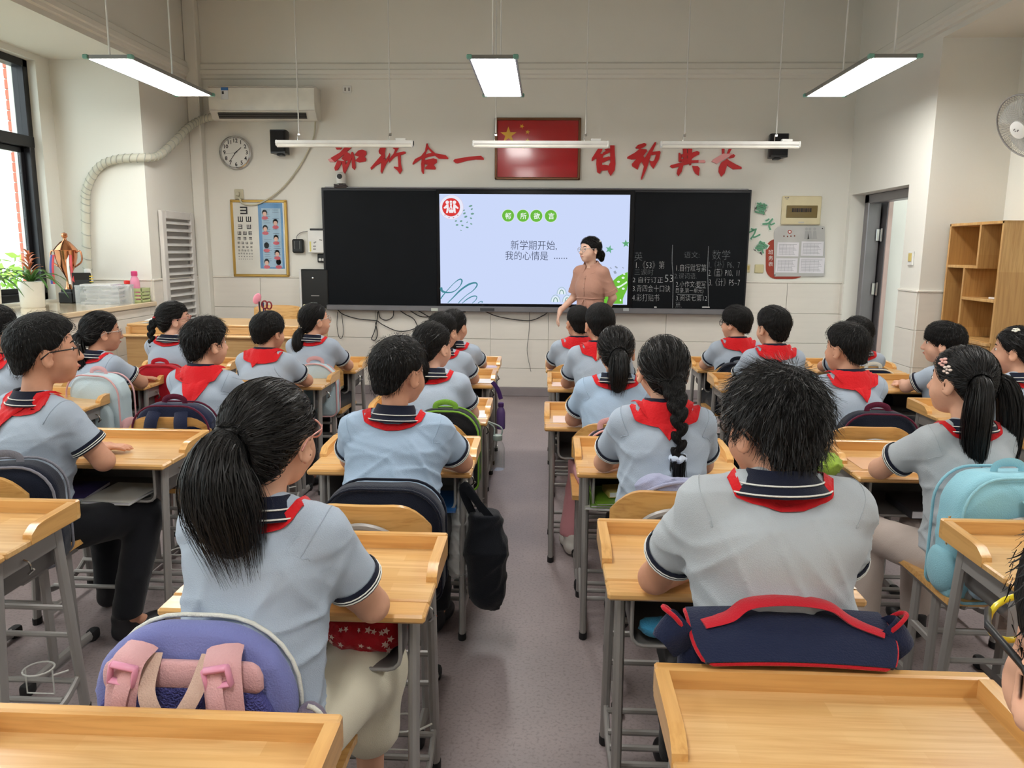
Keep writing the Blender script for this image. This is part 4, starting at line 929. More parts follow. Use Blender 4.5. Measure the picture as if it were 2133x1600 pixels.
# column D (right of the aisle)
seat_row('D', .455, 2.13, 'used by the big boy with tousled hair', (.475, 1.60, 1.095), behind=1.345, chair_z=.93, drop=.135, label='broad boy with thick tousled hair seen from behind, nearest right of the aisle', by=.02, yaw=.45, pitch=-.05, hs=1.06, bulk=1.19, sw=0.140, style='short', vol=1.04, seed=21, ch=.9, near_detail=2, polo=M_POLOG, glasses=GL_BLK, skin=1, scarf='band', up=.55, fold=.021, collar_wide=1.12, hy=.03)
seat_row('D', .42, 3.13, 'used by the girl with the single long braid', (.394, 2.60, 1.062), fold=.010, behind=2.13, label='girl with one long plait tied with a pale scrunchie', yaw=.1, hs=1.02, bulk=1.04, style='tied', seed=22, near_detail=1, skin=0, scarf='tri', tip=(.005, .075),
    tails=[D((.005, -.098, -.03), [(.012, -.03, -.05), (.018, -.07, -.12), (.018, -.075, -.21), (.018, -.075, -.29), (.022, -.07, -.355)], [.034, .031, .024, .021, .022, .026], tc=('scrunchie', rgb(196, 208, 226)), braid=1, frac=.72, n=19, endtie=1, tr=.019, tt=.010)], polo=M_POLO)
seat_row('D', .30, 3.86, 'used by the girl with the high ponytail', (.307, 3.40, 1.022), trou=M_PINKT, shoe='white', legs={-1: ((-.12, .34, .43), (-.175, .30, .09)), 1: ((.08, .37, .435), (.09, .36, .09))}, behind=3.13, label='girl with a high straight ponytail right of the aisle', yaw=-.05, hs=.98, bulk=1.04, style='tied', seed=23, near_detail=1, skin=1, scarf='band', tails=[D((.01, -.10, .0), [(.0, -.025, -.02), (0, -.04, -.08), (-.005, -.035, -.14)], [.02, .032, .036, .026], tc=('brown', rgb(120, 80, 70)))], polo=M_POLOB)
seat_row('D', .315, 4.845, 'used by the close-cropped second-row boy', (.30, 4.35, 1.048), behind=3.86, label='boy with close-cropped hair and an upturned dark collar right of the aisle', yaw=.15, hs=1.0, style='crop', vol=1.04, seed=24, scarf='tri', tip=(-.03, .05), skin=1)
seat_row('D', .302, 5.565, 'used by the front boy right of the aisle', (.212, 5.10, .987), behind=4.845, label='front-row boy with cropped hair right of the aisle, below the teacher', yaw=.25, style='crop', seed=25, scarf='tri', tip=(.02, .075), skin=1, hs=.97)
# column B
seat_row('B', -1.695, 2.19, 'at the left edge with a shiny patch on its top')
seat_row('B', -1.70, 3.115, 'used by the big boy with black glasses', (-1.775, 2.66, 1.085), drop=.178, fold=.012, behind=2.19, chair_dy=-.05, label='big boy with black glasses and a large red neckerchief at the left', by=-.42, yaw=-.42, pitch=.06, hs=1.12, bulk=1.18, sw=0.140, style='crop', vol=1.05, seed=31, near_detail=1, skin=1, glasses=GL_BLK, scarf='tri', ch=.9, tip=(-.05, .145), up=.35, hy=.12, collar_tilt=-.02,
    legs={1: ((.15, .36, .43), (.22, .20, .09)), -1: ((-.08, .36, .43), (-.1, .36, .09))})
seat_row('B', -1.60, 4.07, 'used by the boy with the wide red neckerchief', (-1.60, 3.58, 1.008), behind=3.115, chair_dy=-.08, label='boy with a wide red neckerchief spread over his back, left middle', by=-.1, yaw=-.5, hs=1.04, style='short', seed=32, near_detail=1, skin=0, scarf='tri', tip=(.01, .15), bulk=1.02)
seat_row('B', -1.592, 4.79, 'used by the boy with the bowl cut', (-1.56, 4.30, .988), behind=4.07, label='boy with a smooth bowl cut and a red neckerchief', by=-.12, yaw=-.35, hs=.98, style='bowl', seed=33, skin=1, scarf='tri', tip=(-.03, .05), bulk=1.03)
seat_row('B', -1.545, 5.405, 'used by the front girl with pale hair clips', (-1.475, 4.90, 1.003), behind=4.79, label='front-row girl with a drooping ponytail, glasses and pale clips', by=-.1, yaw=-.75, pitch=.15, hs=.98, style='tied', seed=34, skin=0, glasses=GL_CLR, scarf='band', bulk=1.00, tails=[D((0, -.1, -.045), [(-.01, -.03, -.04), (-.01, -.04, -.1), (.01, -.03, -.17)], [.016, .03, .034, .016], tc=('pearl', rgb(220, 205, 190)))], clip=[('pearl', (-.045, -.03, .09), (235, 225, 180)), ('pearl', (-.05, -.055, .075), (235, 225, 180))])
# column A (window side)
seat_row('A', -2.575, 4.04, 'by the window, used by the boy cut off at the left edge', (-2.60, 3.55, 1.053), behind=3.2, label='boy cut off by the left edge of the picture', yaw=-.3, hs=1.06, style='short', seed=41, scarf='tri', tip=(0, .06), bulk=1.07)
seat_row('A', -2.59, 4.69, 'by the window, used by the girl with the white hair tie', (-2.465, 4.20, .985), behind=4.04, label='girl in glasses with a curly ponytail held by a white tie', by=-.35, yaw=-.45, hs=1.02, style='tied', seed=42, near_detail=1, skin=1, glasses=GL_CLR, scarf='band', bulk=1.02, tails=[D((-.01, -.10, -.015), [(.0, -.03, -.03), (.01, -.035, -.09), (.025, -.03, -.16), (.03, -.03, -.22)], [.02, .032, .034, .032, .018], tc=('white', rgb(225, 225, 230)), tt=.006)])
seat_row('A', -2.40, 5.265, 'by the window, used by the girl with the red bobble', (-2.325, 4.77, 1.008), behind=4.69, label='girl in glasses with a plait and a red hair bobble', by=-.1, yaw=-.95, pitch=.12, hs=1.0, style='tied', fringe=.025, seed=43, near_detail=1, skin=2, glasses=GL_PINK, scarf='band', tails=[D((-.01, -.1, .01), [(-.02, -.025, -.04), (-.025, -.03, -.12), (-.02, -.03, -.20)], [.02, .024, .022, .014], tc=('red', rgb(200, 30, 40)), braid=1, frac=.85, n=13, tt=.007)])
# column E
seat_row('E', 1.33, 5.675, 'used by the front boy with black glasses', (1.254, 5.20, .99), behind=4.925, label='front-row boy with black glasses right of the board', by=.05, yaw=.75, hs=1.0, style='bowl', seed=51, glasses=GL_BLK, scarf='tri', tip=(.02, .06), skin=0)
seat_row('E', 1.325, 4.925, 'used by the second boy with the tidy round haircut', (1.28, 4.45, 1.036), behind=4.06, label='boy with a round haircut and red neckerchief in front of the wall board', by=.05, yaw=.35, hs=1.02, style='short', seed=52, scarf='tri', tip=(.0, .05), skin=0)
seat_row('E', 1.37, 4.06, 'hidden behind the tousled boy', (1.355, 3.55, 1.028), behind=3.15, label='boy with a short cut and a wide red neckerchief on the right', by=.1, yaw=.5, hs=1.0, style='crop', vol=1.03, seed=53, near_detail=1, skin=1, scarf='tri', tip=(.03, .09), bulk=1.00)
seat_row('E', 1.43, 3.15, 'used by the girl with two long ponytails', (1.385, 2.62, 1.035), drop=.172, fold=.013, behind=2.2, label='girl with two long ponytails and a pink flower clip at the right', by=.18, yaw=.38, pitch=0, roll=.06, hs=1.05, bulk=1.06, style='tied', seed=54, near_detail=2, skin=0, polo=M_POLOG, trou=M_BEIGE, scarf='band', hy=.13,
    tails=[D((-.045, -.085, .01), [(-.02, -.03, -.02), (-.03, -.04, -.10), (-.025, -.035, -.20), (-.01, -.03, -.285)], [.02, .029, .033, .028, .016], tip=.5), D((.075, -.06, .01), [(.03, -.02, -.02), (.05, -.03, -.10), (.055, -.03, -.20), (.05, -.03, -.30)], [.02, .029, .033, .028, .016], tip=.5)],
    clip=[('flower', (-.068, .02, .055), (240, 190, 180)), ('flower', (-.074, .0, .035), (245, 225, 215))], legs={-1: ((-.15, .34, .435), (-.20, .24, .10)), 1: ((.08, .37, .435), (.09, .36, .09))})
seat_row('E', 1.445, 2.20, 'at the right edge with a notch in its side rim')
# column F (door side)
seat_row('F', 2.135, 5.685, 'used by the boy half hidden at the front right', (2.047, 5.20, .925), behind=4.98, label='boy half hidden in front of the door, leaning forward', by=.1, yaw=.3, hs=1.0, style='short', seed=61, skin=1, scarf='band')
seat_row('F', 2.17, 4.98, 'used by the boy seen in profile beside the shelf', (2.255, 4.50, .952), behind=4.14, label='boy in profile with a dark fringe, hands on the desk', by=.45, yaw=.55, hs=1.04, style='bowl', seed=62, near_detail=1, skin=2, scarf='none' and None, fringe=.005)
seat_row('F', 2.217, 4.14, 'used by the girl with the white hair clip', (2.165, 3.66, 1.016), behind=3.39, label='girl with long hair and a white clip cut off at the right edge', by=.15, yaw=.7, hs=1.0, style='tied', seed=63, near_detail=1, scarf='band', tails=[D((.02, -.1, -.03), [(.0, -.025, -.05), (.0, -.03, -.13), (.01, -.03, -.2)], [.03, .04, .04, .02])], clip=[('flower', (-.04, .0, .09), (245, 240, 225))])
seat_row('F', 2.315, 3.39, 'with only its corner in view at the right edge')
chair(2.36, 3.74, 'wooden chair with only its backrest in view at the right edge')
# row 6, nearest the camera
seat_row('C', -.622, 1.15, 'nearest the camera at the lower left')
seat_row('D', .51, 1.345, 'nearest the camera at the lower right', (.482, .598, 1.12), label='pupil with yellow glasses cut off at the lower right corner', by=0, yaw=0.02, hs=1.12, style='crop', seed=71, arms={1: ((.20, .08, .60), (.12, .26, .53)), -1: ((-.20, .08, .60), (-.12, .26, .53))}, near_detail=1, skin=0, glasses=GL_YEL, scarf='band', polo=M_POLOG)
# ================================================================ things on the front wall
EXPV = SC.view_settings.exposure
def em(name, r, g, b, k=1.0):
    if name in MATS: return MATS[name]
    return emit_mat(name, rgb(r, g, b), k*2**(-EXPV)*SCREEN_STRENGTH)
def poly_px(bm, pts, y, th, conv=None):
    """flat piece traced on the wall plane, th thick, its back at y"""
    P = [FW(*(conv(*p) if conv else p), y) for p in pts]; n = len(P)
    ar = sum(P[i].x*P[(i+1) % n].z-P[(i+1) % n].x*P[i].z for i in range(n))
    if ar < 0: P.reverse()
    a = [bm.verts.new(p) for p in P]; b = [bm.verts.new(p-Vector((0, th, 0))) for p in P]
    bm.faces.new(b); bm.faces.new(list(reversed(a)))
    for i in range(n): bm.faces.new((a[i], b[i], b[(i+1) % n], a[(i+1) % n]))
def circ(cx, cy, rx, ry=None, n=28, a0=0, a1=2*pi): return [(cx+rx*cos(q), cy+(ry or rx)*sin(q)) for q in np.linspace(a0, a1, n, endpoint=abs(a1-a0-2*pi) > 1e-6)]
def thick_line(pts, ws):
    """outline of a brush stroke in pixel space"""
    P = [Vector((x, y, 0)) for x, y in pts]; S = smooth_path(P, 6); N = len(S); W = np.interp(np.linspace(0, 1, N), np.linspace(0, 1, len(ws)), ws) if hasattr(ws, '__len__') else [ws]*N
    L = []; Rr = []
    for i in range(N):
        t = (S[min(i+1, N-1)]-S[max(i-1, 0)]).normalized(); nn = Vector((-t.y, t.x, 0)); L.append(S[i]+nn*W[i]/2); Rr.append(S[i]-nn*W[i]/2)
    return L, Rr
def stroke_px(bm, pts, ws, y):
    L, Rr = thick_line(pts, ws); a = [bm.verts.new(FW(p.x, p.y, y)) for p in L]; b = [bm.verts.new(FW(p.x, p.y, y)) for p in Rr]
    for i in range(len(a)-1): bm.faces.new((a[i], a[i+1], b[i+1], b[i]))
def fit_text(name, s, x0, x1, yc, hpx, y, m, parent, rot=0.0, bold=0.0, depth=0.0):
    """text set so that it spans x0..x1 (px on the wall) around yc"""
    cu = bpy.data.curves.new('txt', 'FONT'); cu.body = s; cu.size = 1; cu.align_x = 'CENTER'; cu.align_y = 'CENTER'; cu.resolution_u = 2; cu.offset = bold; cu.extrude = 0
    o = bpy.data.objects.new('txt', cu); COL.objects.link(o); bpy.context.view_layer.update(); me = bpy.data.meshes.new_from_object(o.evaluated_get(bpy.context.evaluated_depsgraph_get())); bpy.data.objects.remove(o)
    v = np.array([q.co[:] for q in me.vertices]); lo, hi = v.min(0), v.max(0); A = FW(x0, yc, y); B = FW(x1, yc, y); Hh = (FW(x0, yc-hpx/2, y)-FW(x0, yc+hpx/2, y)).z
    sx = (B.x-A.x)/(hi[0]-lo[0]); sy = Hh/(hi[1]-lo[1]); c = (A+B)/2
    M = wallM(c, 1, rot) @ Matrix.Diagonal((sx, sy, 1, 1)) @ Matrix.Translation((-(lo[0]+hi[0])/2, -(lo[1]+hi[1])/2, 0)); me.transform(M); me.materials.clear()
    return mobj(name, me, m, parent, None)
M_BOARD = mat('black_writing_board', rgb(17, 20, 24), .5, var=.12, vscale=3, spec=.12)
M_BEZEL = mat('screen_bezel', rgb(12, 13, 17), .25, spec=.2)
M_LEDGE = mat('ledge_aluminium', rgb(128, 128, 132), .4, metal=.4)
YB = YF-.085
bd = thing('blackboard', 'wide black wall board with a lit slide screen in its middle', 'blackboard')
def pxbox(bm, x0, x1, y0, y1, yf, yb, bev=.004):
    a = FW(x0, y0, yf); c = FW(x1, y1, yf); a2 = FW(x1, y0, yf); b2_ = FW(x0, y1, yf)
    return b2(bm, (a.x+b2_.x)/2, (c.x+a2.x)/2, yf, yb, (c.z+b2_.z)/2, (a.z+a2.z)/2, bev)
bm = bm_new(); pxbox(bm, 673, 1559, 393, 641, YB+.012, YF); obj('backing', bm, M_BLACKFR, bd)
bm = bm_new(); pxbox(bm, 677, 910, 397, 637, YB, YB+.03); obj('left_panel', bm, M_BOARD, bd)
bm = bm_new(); pxbox(bm, 1320, 1556, 401, 645, YB, YB+.03); obj('right_panel', bm, M_BOARD, bd)
bm = bm_new(); pxbox(bm, 909, 1319, 396, 643, YB-.006, YB+.03); sbz = obj('screen_housing', bm, M_BEZEL, bd)
bm = bm_new(); pxbox(bm, 680, 1548, 640, 651, YB-.035, YF-.02, .006); led = obj('chalk_ledge', bm, M_LEDGE, bd)
bm = bm_new(); pxbox(bm, 676, 1560, 391, 394, YB-.004, YF); obj('top_edge', bm, M_LEDGE, bd)
for x, w_, c in ((898, 14, (200, 205, 195)), (1298, 12, (190, 195, 198)), (1000, 30, (60, 62, 66))):
    bm = bm_new(); pxbox(bm, x, x+w_, 642, 648, YB-.037, YB-.034, .001); obj('ledge_label', bm, mat('ledge_label_%d' % x, rgb(*c), .4), led)
# the slide: everything on it gives off light
YS = YB-.007
bm = bm_new(); poly_px(bm, [(915, 404), (1313, 406), (1306, 635), (918, 632)], YS+.002, .003); scr = obj('screen', bm, em('slide_ground', 204, 217, 250), bd, None)
YE = [YS-.0015]
def sl(name, col, polys=(), strokes=(), k=1.0):
    YE[0] -= .00012; bm = bm_new()
    for p in polys: poly_px(bm, p, YE[0], .0001)
    for p, w_ in strokes: stroke_px(bm, p, w_, YE[0])
    return obj(name, bm, em('slide_%d_%d_%d' % col, *col), scr, None)
cx = lambda x, y: (910+x/5.2024, 400+y/5.2024)     # measured on an enlargement of the screen
cv = lambda L: [cx(*p) for p in L]
sl('emblem_ring', (224, 200, 214), [cv(circ(158, 165, 130, 134))]); sl('emblem_ground', (232, 234, 250), [cv(circ(158, 165, 127, 131))]); sl('emblem_disc', (216, 60, 58), [cv(circ(154, 165, 97, 100))])
fig = [cv(circ(112, 112, 19)), cv(circ(152, 106, 13)), cv(circ(190, 112, 19)), cv([(104, 135), (126, 132), (130, 180), (118, 228), (100, 228), (108, 175), (84, 182), (70, 172), (92, 150)]), cv([(178, 132), (200, 135), (215, 152), (238, 174), (226, 184), (200, 170), (206, 228), (188, 228), (176, 180)]), cv([(140, 122), (166, 122), (160, 150), (170, 180), (160, 192), (152, 160), (142, 192), (134, 180), (146, 150)]), cv([(126, 190), (184, 190), (178, 226), (134, 226)])]
sl('emblem_figures', (244, 236, 240), fig)
sl('emblem_marks', (206, 130, 140), [cv(circ(a, b, 8, 6, 8)) for a, b in ((88, 250), (132, 278), (180, 278), (226, 252))])
rng = np.random.default_rng(2); dots = []
for x, y, w_, h_, a in ((365, 152, 26, 12, .3), (378, 186, 16, 10, .6), (294, 198, 14, 9, .5), (298, 232, 20, 12, .5), (385, 236, 24, 13, .1), (313, 268, 22, 13, .4), (369, 284, 16, 10, -.3), (206, 314, 16, 10, .3), (263, 316, 18, 12, .3), (328, 328, 14, 6, .7), (372, 346, 16, 8, -.3), (219, 357, 19, 12, .1), (276, 362, 17, 10, -.4), (328, 383, 21, 11, -.2), (262, 414, 13, 5, -.2)):
    dots.append([cx(x+w_*.8*cos(q)*cos(a)+h_*.8*sin(q)*sin(a), y-w_*.8*cos(q)*sin(a)+h_*.8*sin(q)*cos(a)) for q in np.linspace(0, 2*pi, 10, endpoint=False)])
sl('slide_dots', (112, 158, 142), dots)
for i, (x, ch) in enumerate(((772, '畅'), (933, '所'), (1078, '欲'), (1235, '言'))):
    sl('green_disc_edge', (224, 240, 226), [cv(circ(x, 256+i*1.5, 70))]); sl('green_disc', (108, 186, 66), [cv(circ(x, 256+i*1.5, 65))])
    fit_text('disc_character', ch, cx(x-28, 0)[0], cx(x+38, 0)[0], cx(0, 260)[1], 13.5, YE[0]-.0003, em('slide_white', 245, 250, 248), scr, bold=.012)
M_STX = em('slide_text', 74, 82, 104)
fit_text('slide_line', '新学期开始,', cx(800, 0)[0], cx(1300, 0)[0], cx(0, 578)[1], 20.5, YE[0]-.0004, M_STX, scr, bold=-.004)
fit_text('slide_line', '我的心情是', cx(742, 0)[0], cx(1206, 0)[0], cx(0, 690)[1], 18.5, YE[0]-.0004, M_STX, scr, bold=-.004)
sl('slide_ellipsis', (84, 92, 112), [cv(circ(1276+i*26, 719, 6.5, n=8)) for i in range(6)])
st1 = [(cv([(45, 1035), (60, 1075), (120, 1090), (190, 1075), (250, 1020), (272, 965), (250, 945), (190, 985), (110, 1070), (60, 1130), (42, 1160)]), [5.2, 4.6, 3.0, 1.8, 1.6, 3.2, 2.6, 1.2, 1.4, 2.4, 2]), (cv([(118, 1202), (180, 1140), (260, 1060), (350, 1000), (420, 985), (434, 1015), (390, 1070), (320, 1120), (250, 1185), (235, 1205)]), [1.4, 2.2, 3.4, 3.8, 3.2, 2.6, 1.6, 1.2, 1.6, 1.6]), (cv([(275, 1205), (330, 1160), (390, 1130), (430, 1132), (425, 1165), (385, 1205)]), [1.2, 2, 2.4, 2, 1.4, 1.2]), (cv([(445, 1205), (470, 1188), (492, 1186), (488, 1204)]), 1.4)]
sl('teal_scribble', (72, 138, 152), [], st1)
def star(c, r, rot): return [cx(c[0]+(r if k % 2 == 0 else r*.40)*sin(rot+k*pi/5), c[1]-(r if k % 2 == 0 else r*.40)*cos(rot+k*pi/5)) for k in range(10)]
sl('green_star', (106, 176, 140), [star((1870, 622), 48, .25)]); sl('green_star', (96, 170, 118), [star((2048, 560), 46, -.05)])
for c in ((1352, 1108), (1286, 1192), (1412, 1192)):
    sl('rainbow_arc', (150, 186, 176), [], [(cv([(c[0]+50*cos(q), c[1]-75*sin(q)) for q in np.linspace(.0, pi, 9)]), .9)]); sl('rainbow_fill', (228, 240, 246), [cv(circ(c[0], c[1], 44, 62, 14, pi, 2*pi))])
    sl('rainbow_inner', (118, 156, 148), [], [(cv([(c[0]+22*cos(q), c[1]-46*sin(q)) for q in np.linspace(.0, pi, 9)]), 1.7)])
sl('green_blob', (112, 190, 62), [cv([(1790, 1212), (1800, 1120), (1840, 1050), (1900, 970), (1960, 915), (2020, 885), (2068, 868), (2068, 1000), (2060, 1060), (2030, 1120), (2015, 1160), (2015, 1212)])])
sl('white_flecks', (226, 244, 232), [cv(circ(2018, 930, 17, 12)), cv(circ(1968, 972, 16, 11)), cv(circ(2020, 1048, 16, 12)), cv([(1945, 1025), (1985, 1015), (2060, 965), (2062, 985), (2000, 1025), (1965, 1045)]), cv(circ(1990, 1172, 9, 12)), cv(circ(2030, 890, 12, 9))])
sl('grey_flecks', (150, 162, 178), [cv([(1880, 815), (1897, 826), (1890, 834), (1873, 823)]), cv([(1935, 800), (1962, 820), (1952, 830), (1926, 812)]), cv([(2012, 812), (2028, 824), (2022, 830), (2008, 820)]), cv([(1912, 862), (1935, 852), (1950, 880), (1926, 888)]), cv([(1850, 870), (1862, 866), (1866, 890), (1856, 892)])])
# chalk writing
M_CHALK = mat('chalk', rgb(196, 198, 200), .9, var=.25, vscale=60); M_CHALK2 = mat('faint_chalk', rgb(122, 126, 130), .9, var=.3, vscale=60)
YK = YB-.0012
for s, x0, x1, yc, h_, m in (('英', 1322, 1338, 534, 18, M_CHALK2), ('1.《53》第', 1325, 1384, 552, 16, M_CHALK), ('三课时', 1322, 1361, 567, 12.5, M_CHALK2), ('2 自行订正', 1318, 1381, 583, 12, M_CHALK), ('53', 1385, 1402, 580, 15, M_CHALK), ('3.背四会十口诀', 1318, 1396, 601, 14, M_CHALK), ('4.彩打贴书', 1317, 1373, 620, 15, M_CHALK),
    ('语文:', 1425, 1457, 531, 13, M_CHALK2), ('1.自行默写第', 1409, 1471, 558, 15, M_CHALK), ('2.课词语.', 1405, 1451, 575, 12, M_CHALK2), ('2.小作文:要写', 1408, 1470, 592, 13, M_CHALK), ('目录,第一单元)', 1408, 1465, 606, 12, M_CHALK), ('3.阅读七第12', 1408, 1473, 621, 12.5, M_CHALK), ('篇.', 1407, 1420, 635, 13, M_CHALK2),
    ('数学', 1484, 1521, 531, 20, M_CHALK2), ('1.《补》P6、7', 1477, 1541, 551, 16, M_CHALK2), ('2.《蓝》P10、11', 1476, 1540, 568, 16, M_CHALK), ('3.《计》P5~7', 1477, 1541, 588, 16, M_CHALK)):
    fit_text('chalk_writing', s, x0, x1, yc, h_, YK, m, bd, bold=-.02)
for p in ([(1401, 510), (1400, 545), (1402, 580), (1401, 642)], [(1476, 513), (1474, 560), (1475, 600), (1476, 640)], [(1411, 613), (1464, 615)], [(1449, 599), (1470, 600)], [(1315, 500), (1314, 644)]):
    bm = bm_new(); stroke_px(bm, p, 1.3 if p[0][0] != 1315 else .5, YK); obj('chalk_line', bm, M_CHALK2, bd, None)
for x, w_, l in ((1363, 5, 'short stub of white chalk on the board ledge'), (1463, 15, 'long stick of white chalk on the board ledge')):
    a = FW(x, 641, YB-.03); L_ = w_/211; bm = bm_new(); tube(bm, [(a.x, YB-.02, a.z+.004), (a.x+L_*.5, YB-.02, a.z+.0045), (a.x+L_, YB-.02, a.z+.004)], [.0048, .005, .0046], 10); tag(obj('chalk', bm, mat('white_chalk', rgb(240, 240, 238), .9)), l, 'chalk', 'chalk on the ledge')
# ---- flag
fl = thing('framed_flag', 'red flag with yellow stars in a bronze frame above the board', 'flag')
y1 = YF-.03; bm = bm_new(); pxbox(bm, 1035, 1204, 249, 371, y1+.004, YF-.004, 0); obj('flag_sheet', bm, mat('flag_red', rgb(180, 18, 26), .18, var=.03, coat=.35), fl)
a, c = FW(1031, 245, y1), FW(1208, 375, y1); bm = bm_new(); t_ = .024
for q in ((a.x, c.x, a.z-t_, a.z), (a.x, c.x, c.z, c.z+t_), (a.x, a.x+t_, c.z, a.z), (c.x-t_, c.x, c.z, a.z)): b2(bm, q[0], q[1], y1-.012, YF, q[2], q[3], .006)
obj('frame', bm, mat('bronze_frame', rgb(120, 82, 56), .35, metal=.5), fl)
M_STAR = mat('star_yellow', rgb(232, 178, 40), .35)
for x, y, r, rot in ((1059, 281, 17.5, 0), (1087, 263, 5.2, .4), (1099, 275, 5.2, .2), (1099, 293, 5, .1), (1089, 306, 5, .5)):
    bm = bm_new(); poly_px(bm, [(x+(r if k % 2 == 0 else r*.4)*sin(rot+k*pi/5), y-(r if k % 2 == 0 else r*.4)*cos(rot+k*pi/5)) for k in range(10)], y1+.0035, .0015); obj('star', bm, M_STAR, fl, None)
# ---- red foam characters
M_FOAM = mat('red_foam', rgb(202, 30, 34), .55, var=.05); M_FOAMP = mat('bare_pink_foam', rgb(240, 168, 168), .7)
c7 = lambda x, y: (680+x/6.274, 240+y/6.274); c8 = lambda x, y: (1210+x/6.094, 240+y/6.094)
CH = [('character 知 in red foam, leftmost of the motto, with a chipped pink tip', c7, [[(240, 330), (300, 330), (330, 425), (270, 480), (310, 505), (325, 545), (300, 590), (240, 600), (200, 570), (240, 510), (110, 615), (60, 560), (180, 490), (235, 430)], [(120, 425), (160, 410), (205, 425), (190, 448), (140, 452)], [(150, 590), (210, 600), (190, 650), (150, 720), (118, 725), (108, 690)], [(205, 600), (250, 600), (260, 650), (300, 570), (330, 490), (350, 485), (335, 560), (300, 650), (245, 768), (222, 735)], [(335, 480), (352, 490), (370, 560), (385, 680), (372, 718), (340, 690), (335, 600)], [(370, 520), (420, 465), (470, 452), (520, 470), (528, 510), (500, 545), (522, 570), (515, 605), (430, 620), (375, 600), (430, 545), (380, 530)]], [[(25, 580), (60, 565), (112, 612), (50, 614)]]),
 ('character 行 in red foam, second of the motto', c7, [[(685, 470), (740, 350), (790, 350), (765, 500), (770, 545), (720, 620), (640, 670), (590, 715), (578, 690), (620, 640), (720, 525), (690, 500)], [(720, 600), (770, 560), (775, 600), (830, 495), (830, 540), (815, 580), (760, 690), (728, 765), (712, 735)], [(868, 432), (930, 360), (985, 365), (905, 500), (1020, 475), (1040, 490), (1030, 505), (900, 545), (820, 620), (815, 585), (880, 505), (900, 455)], [(935, 520), (970, 510), (975, 640), (995, 720), (962, 768), (935, 730), (882, 685), (890, 672), (945, 680)]], []),
 ('character 合 in red foam, third of the motto', c7, [[(1310, 372), (1325, 372), (1330, 430), (1290, 530), (1210, 595), (1130, 650), (1128, 630), (1160, 575), (1240, 535), (1290, 470)], [(1318, 372), (1345, 425), (1425, 500), (1560, 525), (1595, 560), (1590, 575), (1470, 570), (1390, 510), (1330, 440)], [(1265, 530), (1340, 500), (1400, 490), (1430, 530), (1340, 545), (1260, 575)], [(1250, 560), (1290, 560), (1285, 650), (1275, 765), (1262, 768), (1245, 735), (1240, 640)], [(1290, 590), (1400, 565), (1445, 580), (1445, 620), (1405, 650), (1432, 690), (1425, 712), (1300, 708), (1290, 690), (1330, 650), (1285, 640)]], []),
 ('single-stroke character 一 in red foam left of the flag', c7, [[(1658, 600), (1680, 575), (1860, 545), (2020, 532), (2055, 560), (2058, 585), (1950, 582), (1850, 595), (1715, 632), (1690, 628)]], []),
 ('character 自 in red foam, first right of the flag', c8, [[(135, 580), (140, 545), (215, 428), (275, 428), (265, 460), (200, 545), (140, 585)], [(200, 520), (250, 490), (290, 500), (270, 560), (265, 700), (240, 745), (205, 725), (195, 620)], [(370, 385), (425, 385), (430, 500), (437, 620), (428, 700), (378, 772), (345, 720), (345, 650), (372, 600), (370, 500)], [(275, 480), (320, 450), (371, 445), (371, 470), (270, 520)], [(230, 560), (350, 525), (371, 530), (371, 560), (290, 600), (240, 610)], [(240, 640), (300, 630), (347, 640), (347, 700), (240, 708)], [(300, 435), (335, 425), (372, 425), (372, 440), (305, 448)]], []),
 ('character 动 in red foam with a long tail stroke', c8, [[(690, 415), (720, 380), (800, 355), (830, 365), (825, 390), (750, 432), (695, 422)], [(745, 428), (830, 435), (838, 460), (790, 520), (812, 548), (770, 590), (745, 620), (718, 692), (650, 650), (645, 620), (700, 560), (640, 565), (585, 550), (590, 530), (680, 480)], [(935, 345), (955, 345), (950, 375), (890, 500), (860, 600), (835, 680), (785, 790), (768, 822), (762, 800), (800, 650), (770, 590), (810, 545), (860, 460)], [(890, 470), (1000, 455), (1008, 475), (990, 560), (920, 682), (885, 640), (868, 575), (905, 590), (930, 570), (955, 500), (895, 512)]], []),
 ('character 典 in red foam with a chipped pink end', c8, [[(1292, 400), (1340, 400), (1345, 600), (1300, 600)], [(1355, 400), (1412, 400), (1400, 600), (1350, 600)], [(1240, 480), (1258, 480), (1275, 560), (1255, 600), (1238, 585)], [(1400, 480), (1470, 455), (1502, 470), (1500, 500), (1440, 530), (1400, 560)], [(1270, 500), (1400, 470), (1400, 500), (1275, 540)], [(1270, 560), (1410, 540), (1400, 575), (1270, 595)], [(1128, 655), (1140, 635), (1300, 595), (1400, 575), (1490, 572), (1488, 605), (1400, 608), (1300, 640), (1160, 675)], [(1255, 640), (1300, 630), (1275, 720), (1235, 775), (1215, 740), (1225, 690)], [(1412, 645), (1480, 648), (1505, 675), (1492, 768), (1455, 745), (1425, 700)], [(1370, 600), (1400, 600), (1395, 635), (1378, 640)]], [[(1489, 575), (1560, 570), (1580, 595), (1570, 608), (1489, 605)]]),
 ('character 长 in red foam, rightmost, with a bare pink slash', c8, [[(1785, 400), (1820, 400), (1818, 495), (1790, 495)], [(1885, 400), (1925, 400), (1875, 500), (1850, 490)], [(1870, 545), (1900, 510), (1935, 495), (1955, 515), (1940, 540), (1890, 550)], [(1780, 600), (1862, 550), (1845, 660), (1820, 740), (1778, 782), (1745, 720), (1750, 660)], [(1845, 555), (1875, 575), (1950, 620), (2035, 660), (2035, 685), (1930, 690), (1855, 640)]], [[(1655, 590), (1680, 560), (1800, 490), (1925, 492), (1868, 535), (1750, 600), (1720, 620)]])]
